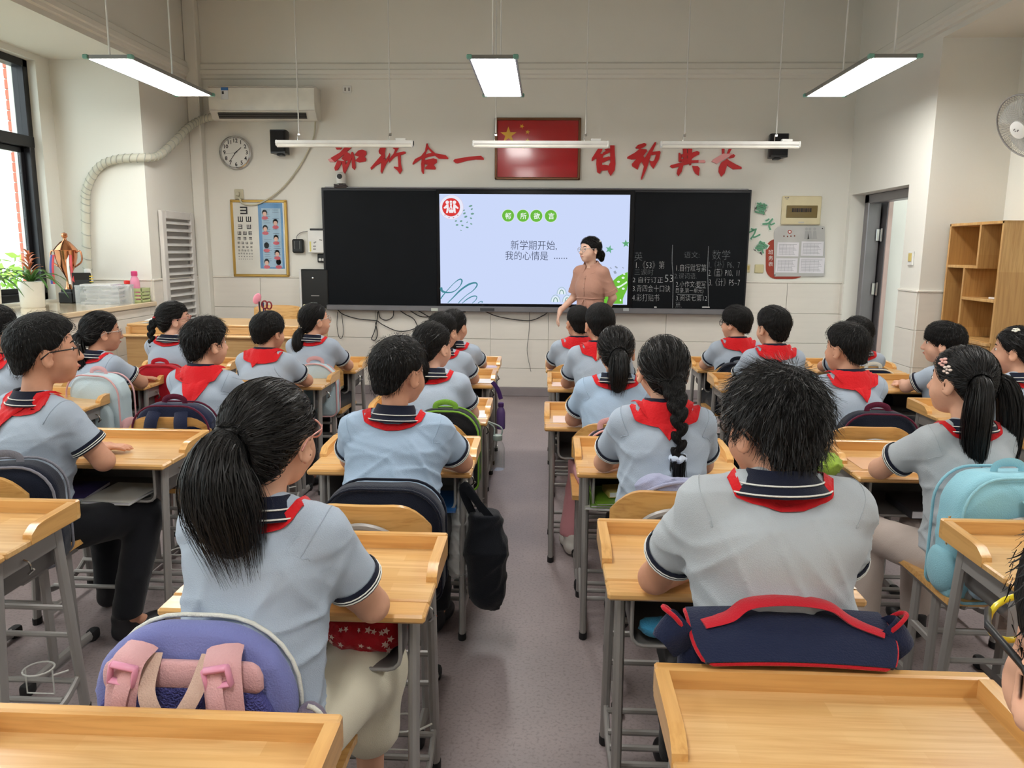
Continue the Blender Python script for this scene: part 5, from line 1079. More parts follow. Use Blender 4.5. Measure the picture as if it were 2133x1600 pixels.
for lab, cvt, polys, pinks in CH:
    t = thing('wall_character', lab, 'lettering', (0, 0, 0), 0, 'motto on the front wall')
    bm = bm_new()
    for k, p in enumerate(polys): poly_px(bm, p, YF-.001, .016+.0004*k, cvt)
    obj('foam_strokes', bm, M_FOAM, t, None)
    for p in pinks: bm = bm_new(); poly_px(bm, p, YF-.001, .019, cvt); obj('bare_patch', bm, M_FOAMP, t, None)
# ---- green foam characters
M_GRN = mat('green_foam', rgb(96, 158, 124), .6); M_GRNW = mat('white_foam_edge', rgb(232, 236, 228), .7)
for ch, x, y, rot, l in (('萤', 1584, 436, .22, 'topmost'), ('火', 1601, 466, .62, 'second'), ('之', 1570, 487, -.45, 'third'), ('家', 1585, 516, .55, 'lowest')):
    t = thing('foam_character', 'small green foam character with a white edge, %s of four by the board' % l, 'lettering', (0, 0, 0), 0, 'green characters by the board')
    p = FW(x, y, YF); text('edge', ch, .115, M_GRNW, t, wallM(p-Vector((0, .004, 0)), 1, -rot), .004, bold=.085); text('strokes', ch, .105, M_GRN, t, wallM(p-Vector((0, .009, 0)), 1, -rot), .004, bold=.03)
# ---- air conditioner
ac = thing('air_conditioner', 'white wall air conditioner with an open dark vent, top left', 'air conditioner'); y1 = YF-.21
a, c = FW(433, 178, y1), FW(656, 247, y1); x0, x1, z0, z1 = a.x, c.x, c.z-.005, a.z
bm = bm_new(); prof = [(YF, z1), (y1+.03, z1), (y1+.006, z1-.02), (y1, z1-.06), (y1-.004, z1-.16), (y1+.004, z0+.075), (y1+.03, z0+.06), (y1+.06, z0+.012), (y1+.085, z0), (YF, z0+.01)]
A_ = [bm.verts.new((x0, y, z)) for y, z in prof]; B_ = [bm.verts.new((x1, y, z)) for y, z in prof]
for i in range(len(prof)): bm.faces.new((A_[i], A_[(i+1) % len(prof)], B_[(i+1) % len(prof)], B_[i]))
bm.faces.new(A_); bm.faces.new(list(reversed(B_))); bmesh.ops.recalc_face_normals(bm, faces=bm.faces); obj('casing', bm, mat('ac_white', rgb(236, 234, 224), .25, coat=.3), ac, 40)
bm = bm_new(); xs = (x0+.07, x1-.09); q = [(y1+.0245, z0+.062), (y1+.0575, z0+.013)]
v = [bm.verts.new((xx, y-.004, z-.002)) for xx in xs for y, z in q]; bm.faces.new((v[0], v[1], v[3], v[2])); obj('vent', bm, M_BLACK, ac, None)
for k in range(3):
    bm = bm_new(); box(bm, ((x0+x1)/2-.01, y1+.028+.012*k, z0+.05-.016*k), (xs[1]-xs[0], .02, .003), 0, None); obj('vent_slat', bm, M_GREYMET, ac)
for z in (z1-.012, z0+.078): 
    bm = bm_new(); b2(bm, x0-.001, x1+.001, y1-.003, y1+.01, z-.002, z+.002); obj('seam_line', bm, M_GROUT, ac)
bm = bm_new(); pxbox(bm, 460, 475, 182, 207, y1-.0065, y1-.004, 0); stk = obj('energy_label', bm, mat('label_white', rgb(235, 240, 245), .5), ac, None)
bm = bm_new(); pxbox(bm, 460, 475, 182, 188, y1-.008, y1-.0066, 0); obj('label_band', bm, mat('label_blue', rgb(60, 120, 190), .5), stk, None)
bm = bm_new(); pxbox(bm, 462, 466, 190, 196, y1-.008, y1-.0066, 0); obj('label_print', bm, M_BLACK, stk, None)
# corrugated hose with wrapping tape
def cable(name, label, pts, r, m, cat='cable', n=6, grp=None):
    bm = bm_new(); tube(bm, smooth_path(pts, 6), r, n); return tag(obj(name, bm, m, None, True), label, cat, grp)
hp = [(-4.02, YCOL-.03, 1.02), (-4.01, YCOL-.035, 1.35), (-3.985, YCOL-.04, 1.75), (-3.95, YCOL-.045, 1.95), (-3.83, YCOL-.045, 2.12), (-3.66, YCOL-.045, 2.185), (-3.44, YCOL-.03, 2.20), (-3.40, YCOL+.15, 2.24), (-3.39, YCOL+.45, 2.40), (-3.38, YCOL+.70, 2.55), (-3.33, YCOL+.85, 2.64), (-3.20, YCOL+.86, 2.68)]
hs_ = smooth_path(hp, 8); bm = bm_new(); tube(bm, hs_, .034, 12); t = thing('wrapped_hose', 'pale taped air conditioner hose snaking along the left pier', 'hose'); hb_ = obj('hose', bm, mat('hose_tape', rgb(206, 204, 188), .6, var=.08), t, True)
for i in range(2, len(hs_)-2, 2):
    d = (hs_[i+1]-hs_[i-1]).normalized(); M = Matrix.Translation(hs_[i]) @ d.to_track_quat('Z', 'Y').to_matrix().to_4x4() @ Matrix.Rotation(.35, 4, 'X'); bm = bm_new()
    tube(bm, [M @ Vector((.0355*cos(q), .0375*sin(q), 0)) for q in np.linspace(0, 2*pi, 14, endpoint=False)], .0035, 5, closed=True); obj('tape_wrap', bm, mat('grey_tape', rgb(176, 178, 168), .5), hb_, True)
bm = bm_new(); ellipsoid(bm, (-4.02, YCOL-.02, 1.17), (.035, .02, .03)); obj('wall_grommet', bm, mat('grey_putty', rgb(120, 116, 110), .8), t, True)
# ---- clock
ck = thing('wall_clock', 'round silver-rimmed wall clock reading twenty to two', 'clock'); cc = FW(491, 318, YF-.02); Rk = .158
bm = bm_new(); lathe(bm, [(Rk*.99, 0), (Rk, .02), (Rk*.985, .04), (Rk*.93, .045), (Rk*.88, .035), (Rk*.87, .02)], 48, wallM(Vector((cc.x, YF, cc.z)))); obj('rim', bm, M_CHROME, ck, 50)
bm = bm_new(); lathe(bm, [(0.0001, .021), (Rk*.88, .021)], 48, wallM(Vector((cc.x, YF, cc.z))), False); obj('dial', bm, mat('clock_dial', rgb(238, 238, 232), .5), ck, None)
for k in range(1, 13):
    q = k*pi/6; text('numeral', str(k), .052, M_BLACK, ck, wallM(Vector((cc.x+sin(q)*Rk*.70, YF-.0225, cc.z+cos(q)*Rk*.70))), 0, bold=.02)
for k, (ang, L_, w_) in enumerate(((radians(50), .075, .008), (radians(216), .108, .006), (radians(262), .115, .002))):
    bm = bm_new(); M = wallM(Vector((cc.x, YF-.024-.002*k, cc.z)), 1, -ang); prism(bm, [(-w_/2, -.02), (w_/2, -.02), (w_*.35, L_), (-w_*.35, L_)], 0, .0012, M); obj('clock_hand', bm, M_BLACK, ck, None)
# ---- loudspeakers
for px0, px1, py0, py1, lab in ((560, 597, 270, 322, 'small black wall speaker beside the clock'), (1606, 1642, 278, 330, 'small black wall speaker behind the right tube lamp')):
    y1 = YF-.17; t = thing('wall_speaker', lab, 'speaker', (0, 0, 0), 0, 'wall speakers'); a, c = FW(px0, py0, y1), FW(px1, py1, y1); mx_ = (a.x+c.x)/2; hw = (c.x-a.x)/2
    bm = bm_new(); pl = [(-hw*.75, 0), (hw*.75, 0), (hw, -.13), (hw*.85, -.155), (-hw*.85, -.155), (-hw, -.13)]; prism(bm, pl, c.z+.012, a.z, Matrix.Translation((mx_, YF-.02, 0))); obj('cabinet', bm, M_BLACK, t)
    bm = bm_new(); pl = [(-hw*.9, -.15), (hw*.9, -.15), (hw*.75, -.168), (0, -.176), (-hw*.75, -.168)]; prism(bm, pl, c.z+.03, a.z-.012, Matrix.Translation((mx_, YF-.02, 0))); obj('grille', bm, mat('speaker_grille', rgb(24, 24, 26), .8, bump=.4, bscale=400), t)
    bm = bm_new(); b2(bm, mx_-.03, mx_+.03, YF-.05, YF, (a.z+c.z)/2-.05, (a.z+c.z)/2+.05, .004); box(bm, (mx_, YF-.09, c.z+.004), (.06, .08, .016), .004); obj('bracket', bm, M_BLACK, t)
# ---- camera on the board
wc = thing('webcam', 'small white pan camera standing on top of the blackboard', 'camera'); p = FW(710, 371, YF-.06)
bm = bm_new(); lathe(bm, [(.03, -.055), (.042, -.05), (.046, -.01), (.046, .02), (.038, .045), (.02, .056), (.0005, .058)], 20, Matrix.Translation(p)); obj('body', bm, M_WHITE, wc, 50)
bm = bm_new(); lathe(bm, [(.0245, 0), (.0245, .012), (.018, .014), (.0005, .011)], 20, wallM(p+Vector((0, -.042, .012)))); obj('lens', bm, M_BLACK, wc, 50)
bm = bm_new(); zt_ = FW(710, 392, YF-.06).z; box(bm, (p.x, p.y, zt_+.013), (.13, .08, .026), .01); tube(bm, [(p.x-.06, p.y-.03, zt_+.03), (p.x, p.y-.05, zt_+.02), (p.x+.06, p.y-.03, zt_+.03)], .008, 6); box(bm, (p.x, p.y, p.z-.06), (.035, .035, .03), .004); obj('mount', bm, mat('mount_dark', rgb(72, 62, 62), .6), wc)
# ---- eye chart
ec = thing('eye_chart', 'eye test chart beside a blue eye-exercise poster in a gold frame', 'poster'); y1 = YF-.018; T4 = [(481, 418), (595, 418), (601, 575), (489, 575)]
def bil(u, v): 
    a = np.array(T4, float); p = (a[0]*(1-u)+a[1]*u)*(1-v)+(a[3]*(1-u)+a[2]*u)*v; return FW(p[0], p[1], y1)
def qd(bm, u0, v0, u1, v1, d): 
    vs = [bm.verts.new(bil(u, v)-Vector((0, d, 0))) for u, v in ((u0, v1), (u1, v1), (u1, v0), (u0, v0))]; bm.faces.new(vs)
xm0, xm1, zz0, zz1 = bil(0, .5).x, bil(1, .5).x, bil(.5, 1).z, bil(.5, 0).z
bm = bm_new(); b2(bm, xm0, xm1, YF-.02, YF-.002, zz0, zz1); obj('backing', bm, M_WHITE, ec)
def chart(u, v): return Vector((xm0+(xm1-xm0)*u, y1-.004, zz1-(zz1-zz0)*v))
def cq(bm, u0, v0, u1, v1, d=0): bm.faces.new([bm.verts.new(chart(u, v)-Vector((0, d, 0))) for u, v in ((u0, v1), (u1, v1), (u1, v0), (u0, v0))])
bm = bm_new(); cq(bm, .03, .02, .97, .98); sheet = obj('chart_sheet', bm, mat('chart_paper', rgb(226, 224, 214), .25, coat=.5), ec, None)
bm = bm_new(); cq(bm, .49, .03, .94, .90, .0004); obj('blue_poster', bm, mat('poster_blue', rgb(70, 132, 186), .25, coat=.5), sheet, None)
bm = bm_new(); cq(bm, .55, .10, .90, .88, .0008); obj('pale_poster', bm, mat('poster_pale', rgb(150, 182, 206), .25, coat=.5), sheet, None)
bm = bm_new(); asp = (xm1-xm0)/(zz1-zz0); rE = np.random.default_rng(4)
def Esh(u, v, s, rot):
    for k in range(4):
        r = [(0, 0, .2, 1), (.2, 0, 1, .2), (.2, .4, 1, .6), (.2, .8, 1, 1)][k]; pts = [(r[0], r[1]), (r[2], r[1]), (r[2], r[3]), (r[0], r[3])]
        for _ in range(rot): pts = [(1-y, x) for x, y in pts]
        vs = [bm.verts.new(chart(u+(x-.5)*s/asp, v+(y-.5)*s)-Vector((0, .0006, 0))) for x, y in pts]; bm.faces.new(vs)
for v, s, us in ((.13, .10, (.20,)), (.245, .07, (.13, .28)), (.345, .058, (.12, .28)), (.43, .048, (.10, .20, .30)), (.50, .040, (.09, .195, .30)), (.56, .032, (.08, .15, .23, .31)), (.615, .026, (.08, .16, .235, .31)), (.66, .022, (.08, .14, .195, .25, .31)), (.70, .018, (.075, .12, .17, .22, .27, .315)), (.74, .014, (.075, .12, .17, .22, .27, .315)), (.775, .011, (.07, .11, .15, .19, .23, .27, .31))):
    for u in us: Esh(u+.03, v, s, int(rE.integers(0, 4)))
obj('chart_letters', bm, M_BLACK, sheet, None)
bm = bm_new()
for k in range(26):
    for u0, u1 in ((.57, .72), (.74, .88)):
        if rE.random() < .75: v = .12+k*.028; cq(bm, u0+.01, v, u1-rE.uniform(0, .05), v+.006, .001)
obj('poster_print', bm, mat('poster_ink', rgb(92, 112, 136), .5), sheet, None)
for u, v, side in ((.61, .17, 0), (.80, .29, 1), (.61, .37, 1), (.80, .50, 0), (.62, .60, 2), (.81, .70, 1), (.61, .82, 0), (.83, .82, 2)):
    f_ = thing if False else None; bm = bm_new(); q = chart(u, v); 
    def disc(c, rx, rz, d): bm.faces.new([bm.verts.new((c.x+rx*cos(a), y1-.0045-d, c.z+rz*sin(a))) for a in np.linspace(0, 2*pi, 16, endpoint=False)])
    disc(q+Vector((0, 0, .008)), .026, .03, .001); hd = obj('figure_hair', bm, M_HAIR, sheet, None)
    if side != 2: bm = bm_new(); disc(q+Vector((0, 0, -.004)), .020, .022, .0014); obj('figure_face', bm, mat('print_skin', rgb(232, 190, 172), .5), sheet, None)
    bm = bm_new(); disc(q+Vector((0, 0, -.042)), .032, .018, .0012); obj('figure_shirt', bm, mat('print_pink', rgb(206, 96, 110), .5), sheet, None)
M_GOLD = mat('gold_frame', rgb(196, 158, 84), .3, metal=.7)
for q in ((xm0-.008, xm1+.008, zz1-.018, zz1+.008), (xm0-.008, xm1+.008, zz0-.008, zz0+.018), (xm0-.008, xm0+.018, zz0, zz1), (xm1-.018, xm1+.008, zz0, zz1)):
    bm = bm_new(); b2(bm, q[0], q[1], y1-.012, YF, q[2], q[3], .005); obj('frame_bar', bm, M_GOLD, ec)
bm = bm_new(); b2(bm, xm0+.01, xm1-.01, y1-.009, y1-.007, zz0+.01, zz1-.01); obj('cover_sheet', bm, glass_mat('cover_film', (1, 1, 1), -.12), ec, None)
# ---- sockets, boxes, cabinet
def small_box(name, label, cat, x0, x1, y0, y1, d, m, bev=.006, grp=None):
    t = thing(name, label, cat, (0, 0, 0), 0, grp); bm = bm_new(); pxbox(bm, x0, x1, y0, y1, YF-d, YF, bev); obj('body', bm, m, t); return t
M_IVORY = mat('ivory_plastic', rgb(226, 214, 176), .4); M_OLIVE = mat('aged_plastic', rgb(202, 196, 170), .5)
so = small_box('wall_socket', 'ivory wall socket with a plug above the eye chart', 'socket', 488, 507, 394, 415, .012, M_OLIVE)
a = FW(495, 404, YF-.03); bm = bm_new(); box(bm, (a.x, YF-.03, a.z), (.035, .04, .04), .008); obj('plug', bm, M_OLIVE, so)
so = small_box('wall_socket', 'white double wall socket right of the air conditioner', 'socket', 714, 732, 178, 193, .01, M_WHITE)
for k in (-1, 1): a = FW(723+k*4, 186, YF-.011); bm = bm_new(); box(bm, a, (.016, .002, .03), .001); obj('socket_face', bm, M_GREYMET, so)
cable('power_cord', 'grey cord hanging from the air conditioner down to the socket', [FW(657, 250, YF-.03), FW(652, 290, YF-.02), FW(625, 345, YF-.02), FW(585, 395, YF-.025), FW(540, 424, YF-.04), FW(508, 425, YF-.04), FW(497, 410, YF-.045)], .008, M_OLIVE, n=8)
wb = small_box('white_box', 'white equipment box with stickers left of the blackboard', 'box', 641, 674, 478, 527, .075, M_WHITE)
for k, (x, y, r) in enumerate(((656, 505, .5), (668, 500, -.2), (655, 513, 0), (655, 519, 0))): bm = bm_new(); M = wallM(FW(x, y, YF-.0755), 1, r); prism(bm, [(-.014, -.006), (.014, -.006), (.014, .006), (-.014, .006)], 0, .001, M); obj('sticker', bm, M_GREYMET, wb, None)
bm = bm_new(); pxbox(bm, 645, 648, 503, 524, YF-.077, YF-.0755, 0); obj('yellow_label', bm, mat('pale_yellow', rgb(225, 215, 120), .5), wb, None)
bm = bm_new(); pxbox(bm, 645, 678, 476, 480, YF-.08, YF, .003); obj('black_lid', bm, M_BLACK, wb)
bb = small_box('card_reader', 'small black wall box with a silver outline beside the eye chart', 'box', 608, 631, 498, 527, .05, M_BLACK, .012)
bm = bm_new(); a, c = FW(613, 502, YF-.051), FW(624, 519, YF-.051); tube(bm, [(a.x, a.y, a.z), (c.x, a.y, a.z), (c.x, a.y, c.z), (a.x, a.y, c.z)], .0022, 4, closed=True); obj('outline', bm, M_CHROME, bb)
cable('reader_cord', 'thin grey cord arching between the white box and the black reader', [FW(618, 499, YF-.03), FW(619, 491, YF-.02), FW(628, 484, YF-.02), FW(642, 482, YF-.03)], .004, M_GREYMET)
pk = small_box('socket_strip', 'black socket strip with white plugs under the white box', 'socket', 661, 682, 529, 547, .02, M_BLACK)
for x in (667, 674): a = FW(x, 541, YF-.03); bm = bm_new(); box(bm, a, (.028, .03, .03), .006); obj('plug', bm, M_WHITE, pk)
kb = small_box('equipment_cabinet', 'black steel wall cabinet left of the blackboard', 'cabinet', 625, 683, 561, 641, .10, M_BLACK, .008)
a = FW(652, 579, YF-.1); bm = bm_new(); lathe(bm, [(.010, 0), (.010, .006), (.0005, .007)], 14, wallM(a)); obj('lock', bm, M_CHROME, kb)
bm = bm_new(); pxbox(bm, 648, 665, 615, 617, YF-.102, YF-.1, 0); obj('name_strip', bm, M_GREYMET, kb); bm = bm_new(); pxbox(bm, 647, 661, 630, 634, YF-.102, YF-.1, 0); obj('sticker', bm, mat('pale_sticker', rgb(150, 160, 158), .5), kb)
bm = bm_new(); pxbox(bm, 624, 628, 561, 641, YF-.11, YF, .002); obj('side_edge', bm, M_LOUV, kb)
# right of the board
eb = small_box('fuse_box', 'ivory fuse box with a smoked window right of the board', 'fuse box', 1629, 1711, 408, 468, .035, M_IVORY, .008)
bm = bm_new(); pxbox(bm, 1638, 1703, 428, 454, YF-.039, YF-.03, .003); wn = obj('smoked_window', bm, mat('smoked_olive', rgb(124, 106, 66), .2), eb)
for i in range(9): bm = bm_new(); pxbox(bm, 1650+i*4.6, 1653.6+i*4.6, 434, 442, YF-.042, YF-.038, 0); obj('breaker', bm, mat('breaker_%d' % (i % 2), rgb(70, 52, 40) if i % 2 else rgb(40, 34, 30), .5), wn)
bm = bm_new(); [pxbox(bm, x, x+1.6, 410.5, 412.8, YF-.0356, YF-.035, 0) for x in (1635, 1638.6, 1641.8)]; pxbox(bm, 1636.6, 1641.6, 414.3, 415.3, YF-.0356, YF-.035, 0); obj('box_print', bm, M_GREYDK, eb, None); bm = bm_new(); pxbox(bm, 1663, 1675, 462, 465, YF-.037, YF-.035, .001); obj('latch', bm, mat('latch_pale', rgb(205, 200, 190), .4), eb)
nb_ = thing('duty_board', 'clear class notice board with four printed sheets over a red base', 'notice board')
def rr_px(x0, x1, y0, y1, rs, n=8):
    out = []
    for (cx_, cy_, a0), r in zip(((x0, y0, pi), (x1, y0, 1.5*pi), (x1, y1, 0), (x0, y1, .5*pi)), rs):
        ox = cx_+r if cx_ == x0 else cx_-r; oy = cy_+r if cy_ == y0 else cy_-r
        out += [(ox+r*cos(a0+k*pi/2/n), oy+r*sin(a0+k*pi/2/n)) for k in range(n+1)]
    return out
bm = bm_new(); poly_px(bm, rr_px(1595, 1690, 498, 581, (22, 5, 40, 22)), YF-.001, .006); obj('red_base', bm, mat('brick_red_acrylic', rgb(164, 62, 44), .3), nb_, None)
bm = bm_new(); poly_px(bm, rr_px(1612, 1718, 471, 576, (16, 3, 5, 3)), YF-.010, .004); obj('clear_panel', bm, mat('frosted_acrylic', rgb(196, 196, 194), .15, coat=.4), nb_, None)
for i, ch in enumerate('班务表'): fit_text('board_character', ch, 1600.5, 1610.5, 525+i*12.5, 9.5, YF-.0075, M_WHITE, nb_)
bm = bm_new(); poly_px(bm, circ(1645, 483, 4.2), YF-.0142, .0005); lg = obj('emblem', bm, mat('emblem_red', rgb(176, 84, 74), .5), nb_, None); bm = bm_new(); poly_px(bm, circ(1645, 483, 2.2), YF-.0149, .0003); obj('emblem_centre', bm, M_WHITE, lg, None)
bm = bm_new(); [poly_px(bm, circ(x, y, 1.7, 1.9, 7), YF-.0142, .0004) for x, y in ((1633, 492), (1640.5, 492.5), (1647.5, 492), (1655, 491.5))]; obj('name_print', bm, mat('print_brown', rgb(120, 74, 60), .6), nb_, None)
for gx in (1680, 1687, 1697): bm = bm_new(); poly_px(bm, circ(gx, 477, 3), YF-.0142, .0004); poly_px(bm, [(gx-3, 481), (gx+3, 481), (gx+5, 498), (gx-5, 498)], YF-.0142, .0004); obj('grey_figure', bm, mat('pale_print', rgb(172, 172, 172), .6), nb_, None)
for k, (x0, x1, y0, y1_) in enumerate(((1619, 1664, 505, 534), (1669, 1715, 503, 533), (1616, 1661, 538, 568), (1665, 1717, 537, 569))):
    bm = bm_new(); pxbox(bm, x0, x1, y0, y1_, YF-.0158, YF-.0142, 0); sh = obj('printed_sheet', bm, mat('paper', rgb(234, 232, 238), .7), nb_, None); bm = bm_new()
    for r in range(8):
        yy = y0+4+r*(y1_-y0-6)/8; pxbox(bm, x0+4, x1-4-(r*7 % 9), yy, yy+.8, YF-.0163, YF-.0159, 0)
    for c_ in range(5): xx = x0+4+c_*(x1-x0-8)/5; pxbox(bm, xx, xx+.4, y0+4, y1_-3, YF-.0163, YF-.0159, 0)
    obj('table_print', bm, mat('faint_ink', rgb(176, 176, 184), .7), sh, None)
for x, y in ((1713, 476), (1614, 573)): bm = bm_new(); a = FW(x, y, YF-.014); lathe(bm, [(.006, 0), (.006, .003), (.0005, .004)], 10, wallM(a)); obj('screw', bm, M_BLACK, nb_)
sw1 = small_box('light_switch', 'ivory two-button light switch partly behind the board edge', 'switch', 1552, 1563, 551, 568, .012, M_IVORY)
for k in (0, 1): bm = bm_new(); pxbox(bm, 1554+k*4, 1557+k*4, 554, 562, YF-.018, YF-.011, .001); obj('rocker', bm, mat('switch_yellow', rgb(210, 188, 110), .4), sw1)
sw2 = small_box('blank_plate', 'plain cream square wall plate right of the light switch', 'wall plate', 1572, 1591, 551, 569, .012, mat('cream_plate', rgb(216, 206, 160), .45))
# door-side switch
t = thing('light_switch', 'white light switch with yellow buttons on the wall beside the door', 'switch', (XR, 6.30, 1.42)); bm = bm_new(); b2(bm, -.012, 0, -.045, .045, -.06, .05, .004); obj('body', bm, M_WHITE, t); bm = bm_new(); b2(bm, -.018, -.01, -.025, .025, -.03, .035, .003); obj('rocker', bm, mat('switch_yellow', rgb(210, 188, 110), .4), t)
# ---- cables below the board
cl = [([(703, 650), (702, 680), (706, 702), (712, 704), (715, 690), (712, 655)], 'thin black cord looped under the left end of the board'), ([(703, 645), (715, 655), (745, 664), (785, 668)], 'black cable sagging from the board to the cable knot'), ([(786, 650), (785, 668), (780, 690), (774, 706), (782, 708), (786, 695), (782, 672)], 'dark cable knot with a dangling loop under the board'), ([(785, 668), (800, 678), (830, 690), (860, 686), (890, 668)], 'black cable drooping right of the knot'), ([(788, 648), (792, 662), (805, 667), (818, 660), (820, 645)], 'small curled cord under the board'), ([(830, 645), (845, 655), (862, 665), (872, 685), (880, 700)], 'black cable running down behind the pupils'), ([(850, 645), (880, 660), (920, 655), (970, 650)], 'black cable along the bottom of the screen'), ([(870, 647), (905, 664), (940, 662)], 'short dark cable under the screen'), ([(1004, 646), (1040, 660), (1100, 668), (1130, 658), (1144, 648)], 'black cable hanging in a curve right of the screen middle'), ([(1103, 650), (1102, 690), (1098, 730), (1104, 765), (1106, 774)], 'thin grey cord hanging straight down the tiles')]
for pts, l in cl: cable('cable', l, [FW(x, y, YF-.03) for x, y in pts], .0045 if 'thin' not in l else .003, M_BLACK if 'grey' not in l else M_GREYDK, n=5, grp='cables under the board')
# ---- louvred panel on the pier
lv = thing('louvre_panel', 'tall white louvred panel on the left pier beside the front wall', 'louvre', (XL, 0, 0))
y0_, y1_, z0_, z1_ = 6.89, 7.52, .25, 1.775; bm = bm_new()
for q in ((y0_, y0_+.07, z0_, z1_), (y1_-.07, y1_, z0_, z1_), (y0_+.07, y1_-.07, z1_-.07, z1_), (y0_+.07, y1_-.07, z0_, z0_+.07)): b2(bm, .012, .05, q[0], q[1], q[2], q[3], .005)
obj('frame', bm, M_LOUV, lv)
bm = bm_new(); b2(bm, .0125, .016, y0_+.06, y1_-.06, z0_+.06, z1_-.06); obj('backing', bm, M_GREYMET, lv)
bm = bm_new(); box(bm, (0, 0, 0), (.045, y1_-y0_-.13, .008), .002, Matrix.Rotation(.65, 4, 'Y')); sm = bpy.data.meshes.new('slat'); bm.to_mesh(sm); bm.free(); sm.materials.append(M_LOUV)
for k in range(21):
    o = bpy.data.objects.new('slat', sm); COL.objects.link(o); o.parent = lv; o.location = (.034, (y0_+y1_)/2, z0_+.11+k*.0655)
# ================================================================ the teacher
def teacher():
    rz = 2.556; root = thing('person', 'teacher in a dusty pink dress and glasses standing at the screen', 'person', (.385, 6.88, 0), rz)
    Hc = np.array((0, .03, 1.462)); hs = 1.0; R = rotm(-.42, .02, .03); S = np.array((0, 0, 1.285)); sw = .118; rng = np.random.default_rng(3)
    J = {q: S+np.array((q*sw, 0, -.02)) for q in (-1, 1)}; E_ = {1: np.array((.172, -.01, 1.045)), -1: np.array((-.178, -.08, 1.05))}; W_ = {1: np.array((.235, .12, .925)), -1: np.array((-.08, -.15, .93))}
    f = SDF((-.36, -.32, -.005), (.40, .36, 1.60), .006); add_head(f, Hc, R, hs)
    f.cone(Hc+np.array((0, -.015, -.06)), S+np.array((0, 0, .01)), .044, .048, .02); f.cone(S+np.array((0, 0, -.08)), (0, 0, .86), .06, .085, .04); f.cone(S, S+np.array((0, 0, -.1)), .04, .07, .03)
    for q in (-1, 1):
        f.cone(S+np.array((0, 0, -.03)), J[q], .04, .038, .02); f.chain([J[q], E_[q], W_[q]], [.038, .034, .022], .012)
        d = (np.array((.10, .35, -1.0)) if q == 1 else np.array((.8, -.1, -.5))); add_hand(f, W_[q], d, (.6, .5, .3) if q == 1 else (0, -1, .3), 1.0, thumb=q, curl=.6)
        f.chain([(q*.08, 0, .84), (q*.085, .01, .45), (q*.085, -.01, .08)], [.07, .05, .034], .02); f.cone((q*.085, -.01, .06), (q*.085, .10, .03), .032, .026)
    mobj('body', f.mesh('body'), skin_mat('skin_teacher', rgb(228, 186, 164)), root, True); face_parts(root, Hc, R, hs)
    MD = cloth('dusty_pink_cotton', rgb(184, 140, 122), .85, bs=200)
    g = SDF((-.42, -.36, .38), (.42, .36, 1.38), .0075)
    for z, rx, ry in ((1.22, .108, .075), (1.17, .118, .088), (1.11, .118, .096), (1.05, .108, .088), (.98, .122, .10), (.88, .170, .14), (.75, .19, .16), (.6, .205, .175), (.48, .215, .185)): g.ell((0, .008 if z > 1.1 else 0, z), (rx, ry, .09), k=.05, pad=.07)
    for q in (-1, 1):
        u = E_[q]-J[q]; L = np.linalg.norm(u); u = u/L; e = J[q]+u*L*.84; g.ell((q*.045, .045, 1.13), (.062, .055, .065), k=.05)
        g.cone(S+np.array((q*.03, -.005, .02)), J[q], .042, .047, .035, pad=.07); g.cone(J[q], e+u*.05, .049, .060, .03, clip=(e, u), pad=.07)
    X, Y, Z = g.grids(); th = np.arctan2(Y, X); below = np.clip((1.04-Z)/.15, 0, 1)
    g.d = (g.d-(.007*np.sin(th*22+2*np.sin(th*5))*below+ridged((X, Y, Z), rng, 6, .10, .004))*np.clip(1-np.abs(g.d)/.05, 0, 1)).astype(np.float32)
    g.keep(np.broadcast_to(.46-Z, g.n).astype(np.float32), .006)
    dr = mobj('dress', g.mesh('dress'), MD, root, True)
    bm = bm_new(); ring = g.project(np.array([(.125*cos(a), .10*sin(a), 1.045) for a in np.linspace(0, 2*pi, 48, endpoint=False)]), .002); tube(bm, [Vector(p) for p in ring], .006, 6, closed=True); obj('waistband', bm, MD, dr, True)
    bm = bm_new(); kn = ring[12]; tube(bm, [Vector(kn), Vector(kn+np.array((.02, .012, -.05))), Vector(kn+np.array((.03, .01, -.13)))], .004, 5); tube(bm, [Vector(kn), Vector(kn+np.array((-.02, .012, -.05))), Vector(kn+np.array((-.015, .01, -.11)))], .004, 5); obj('drawstring', bm, MD, dr, True)
    pl = g.project(np.array([(0, .2 if z < 1.2 else .15, z) for z in np.linspace(1.265, 1.055, 14)]), .001, 16); bm = bm_new(); tube(bm, [Vector(p) for p in pl], .006, 6, sq=.3, up=(1, 0, 0)); obj('placket', bm, MD, dr, True)
    for k in (2, 5, 8, 11): bm = bm_new(); ellipsoid(bm, Vector(pl[k])+Vector((0, .004, 0)), (.005, .003, .005), u=8, v=6); obj('button', bm, mat('dress_button', rgb(176, 140, 122), .4), dr, True)
    for q in (-1, 1):
        u = E_[q]-J[q]; L = np.linalg.norm(u); u = u/L; e = J[q]+u*L*.84; M = Matrix.Translation(e) @ Vector(u).to_track_quat('Z', 'Y').to_matrix().to_4x4()
        bm = bm_new(); lathe(bm, [(.056, -.035), (.0625, -.034), (.0625, 0), (.045, .002)], 24, M, False); obj('sleeve_cuff', bm, MD, dr, 50)
    c = collar(root, Vector(S+np.array((0, .0, .038))), -.15, 0, 1.05, navy=MD, gap=.35, wide=1.08, stripes=False)
    hf = SDF(Hc-.17, Hc+.17, .005); hair_base(hf, Hc, R, hs, 'tied', vol=1.03); V, _ = hf.arrays()
    bun = Hc+R@np.array((.0, -.118, -.045)); hf.ell(bun, (.040, .034, .040), k=.012); hf.ell(bun+np.array((0, -.015, -.03)), (.026, .022, .030), k=.01)
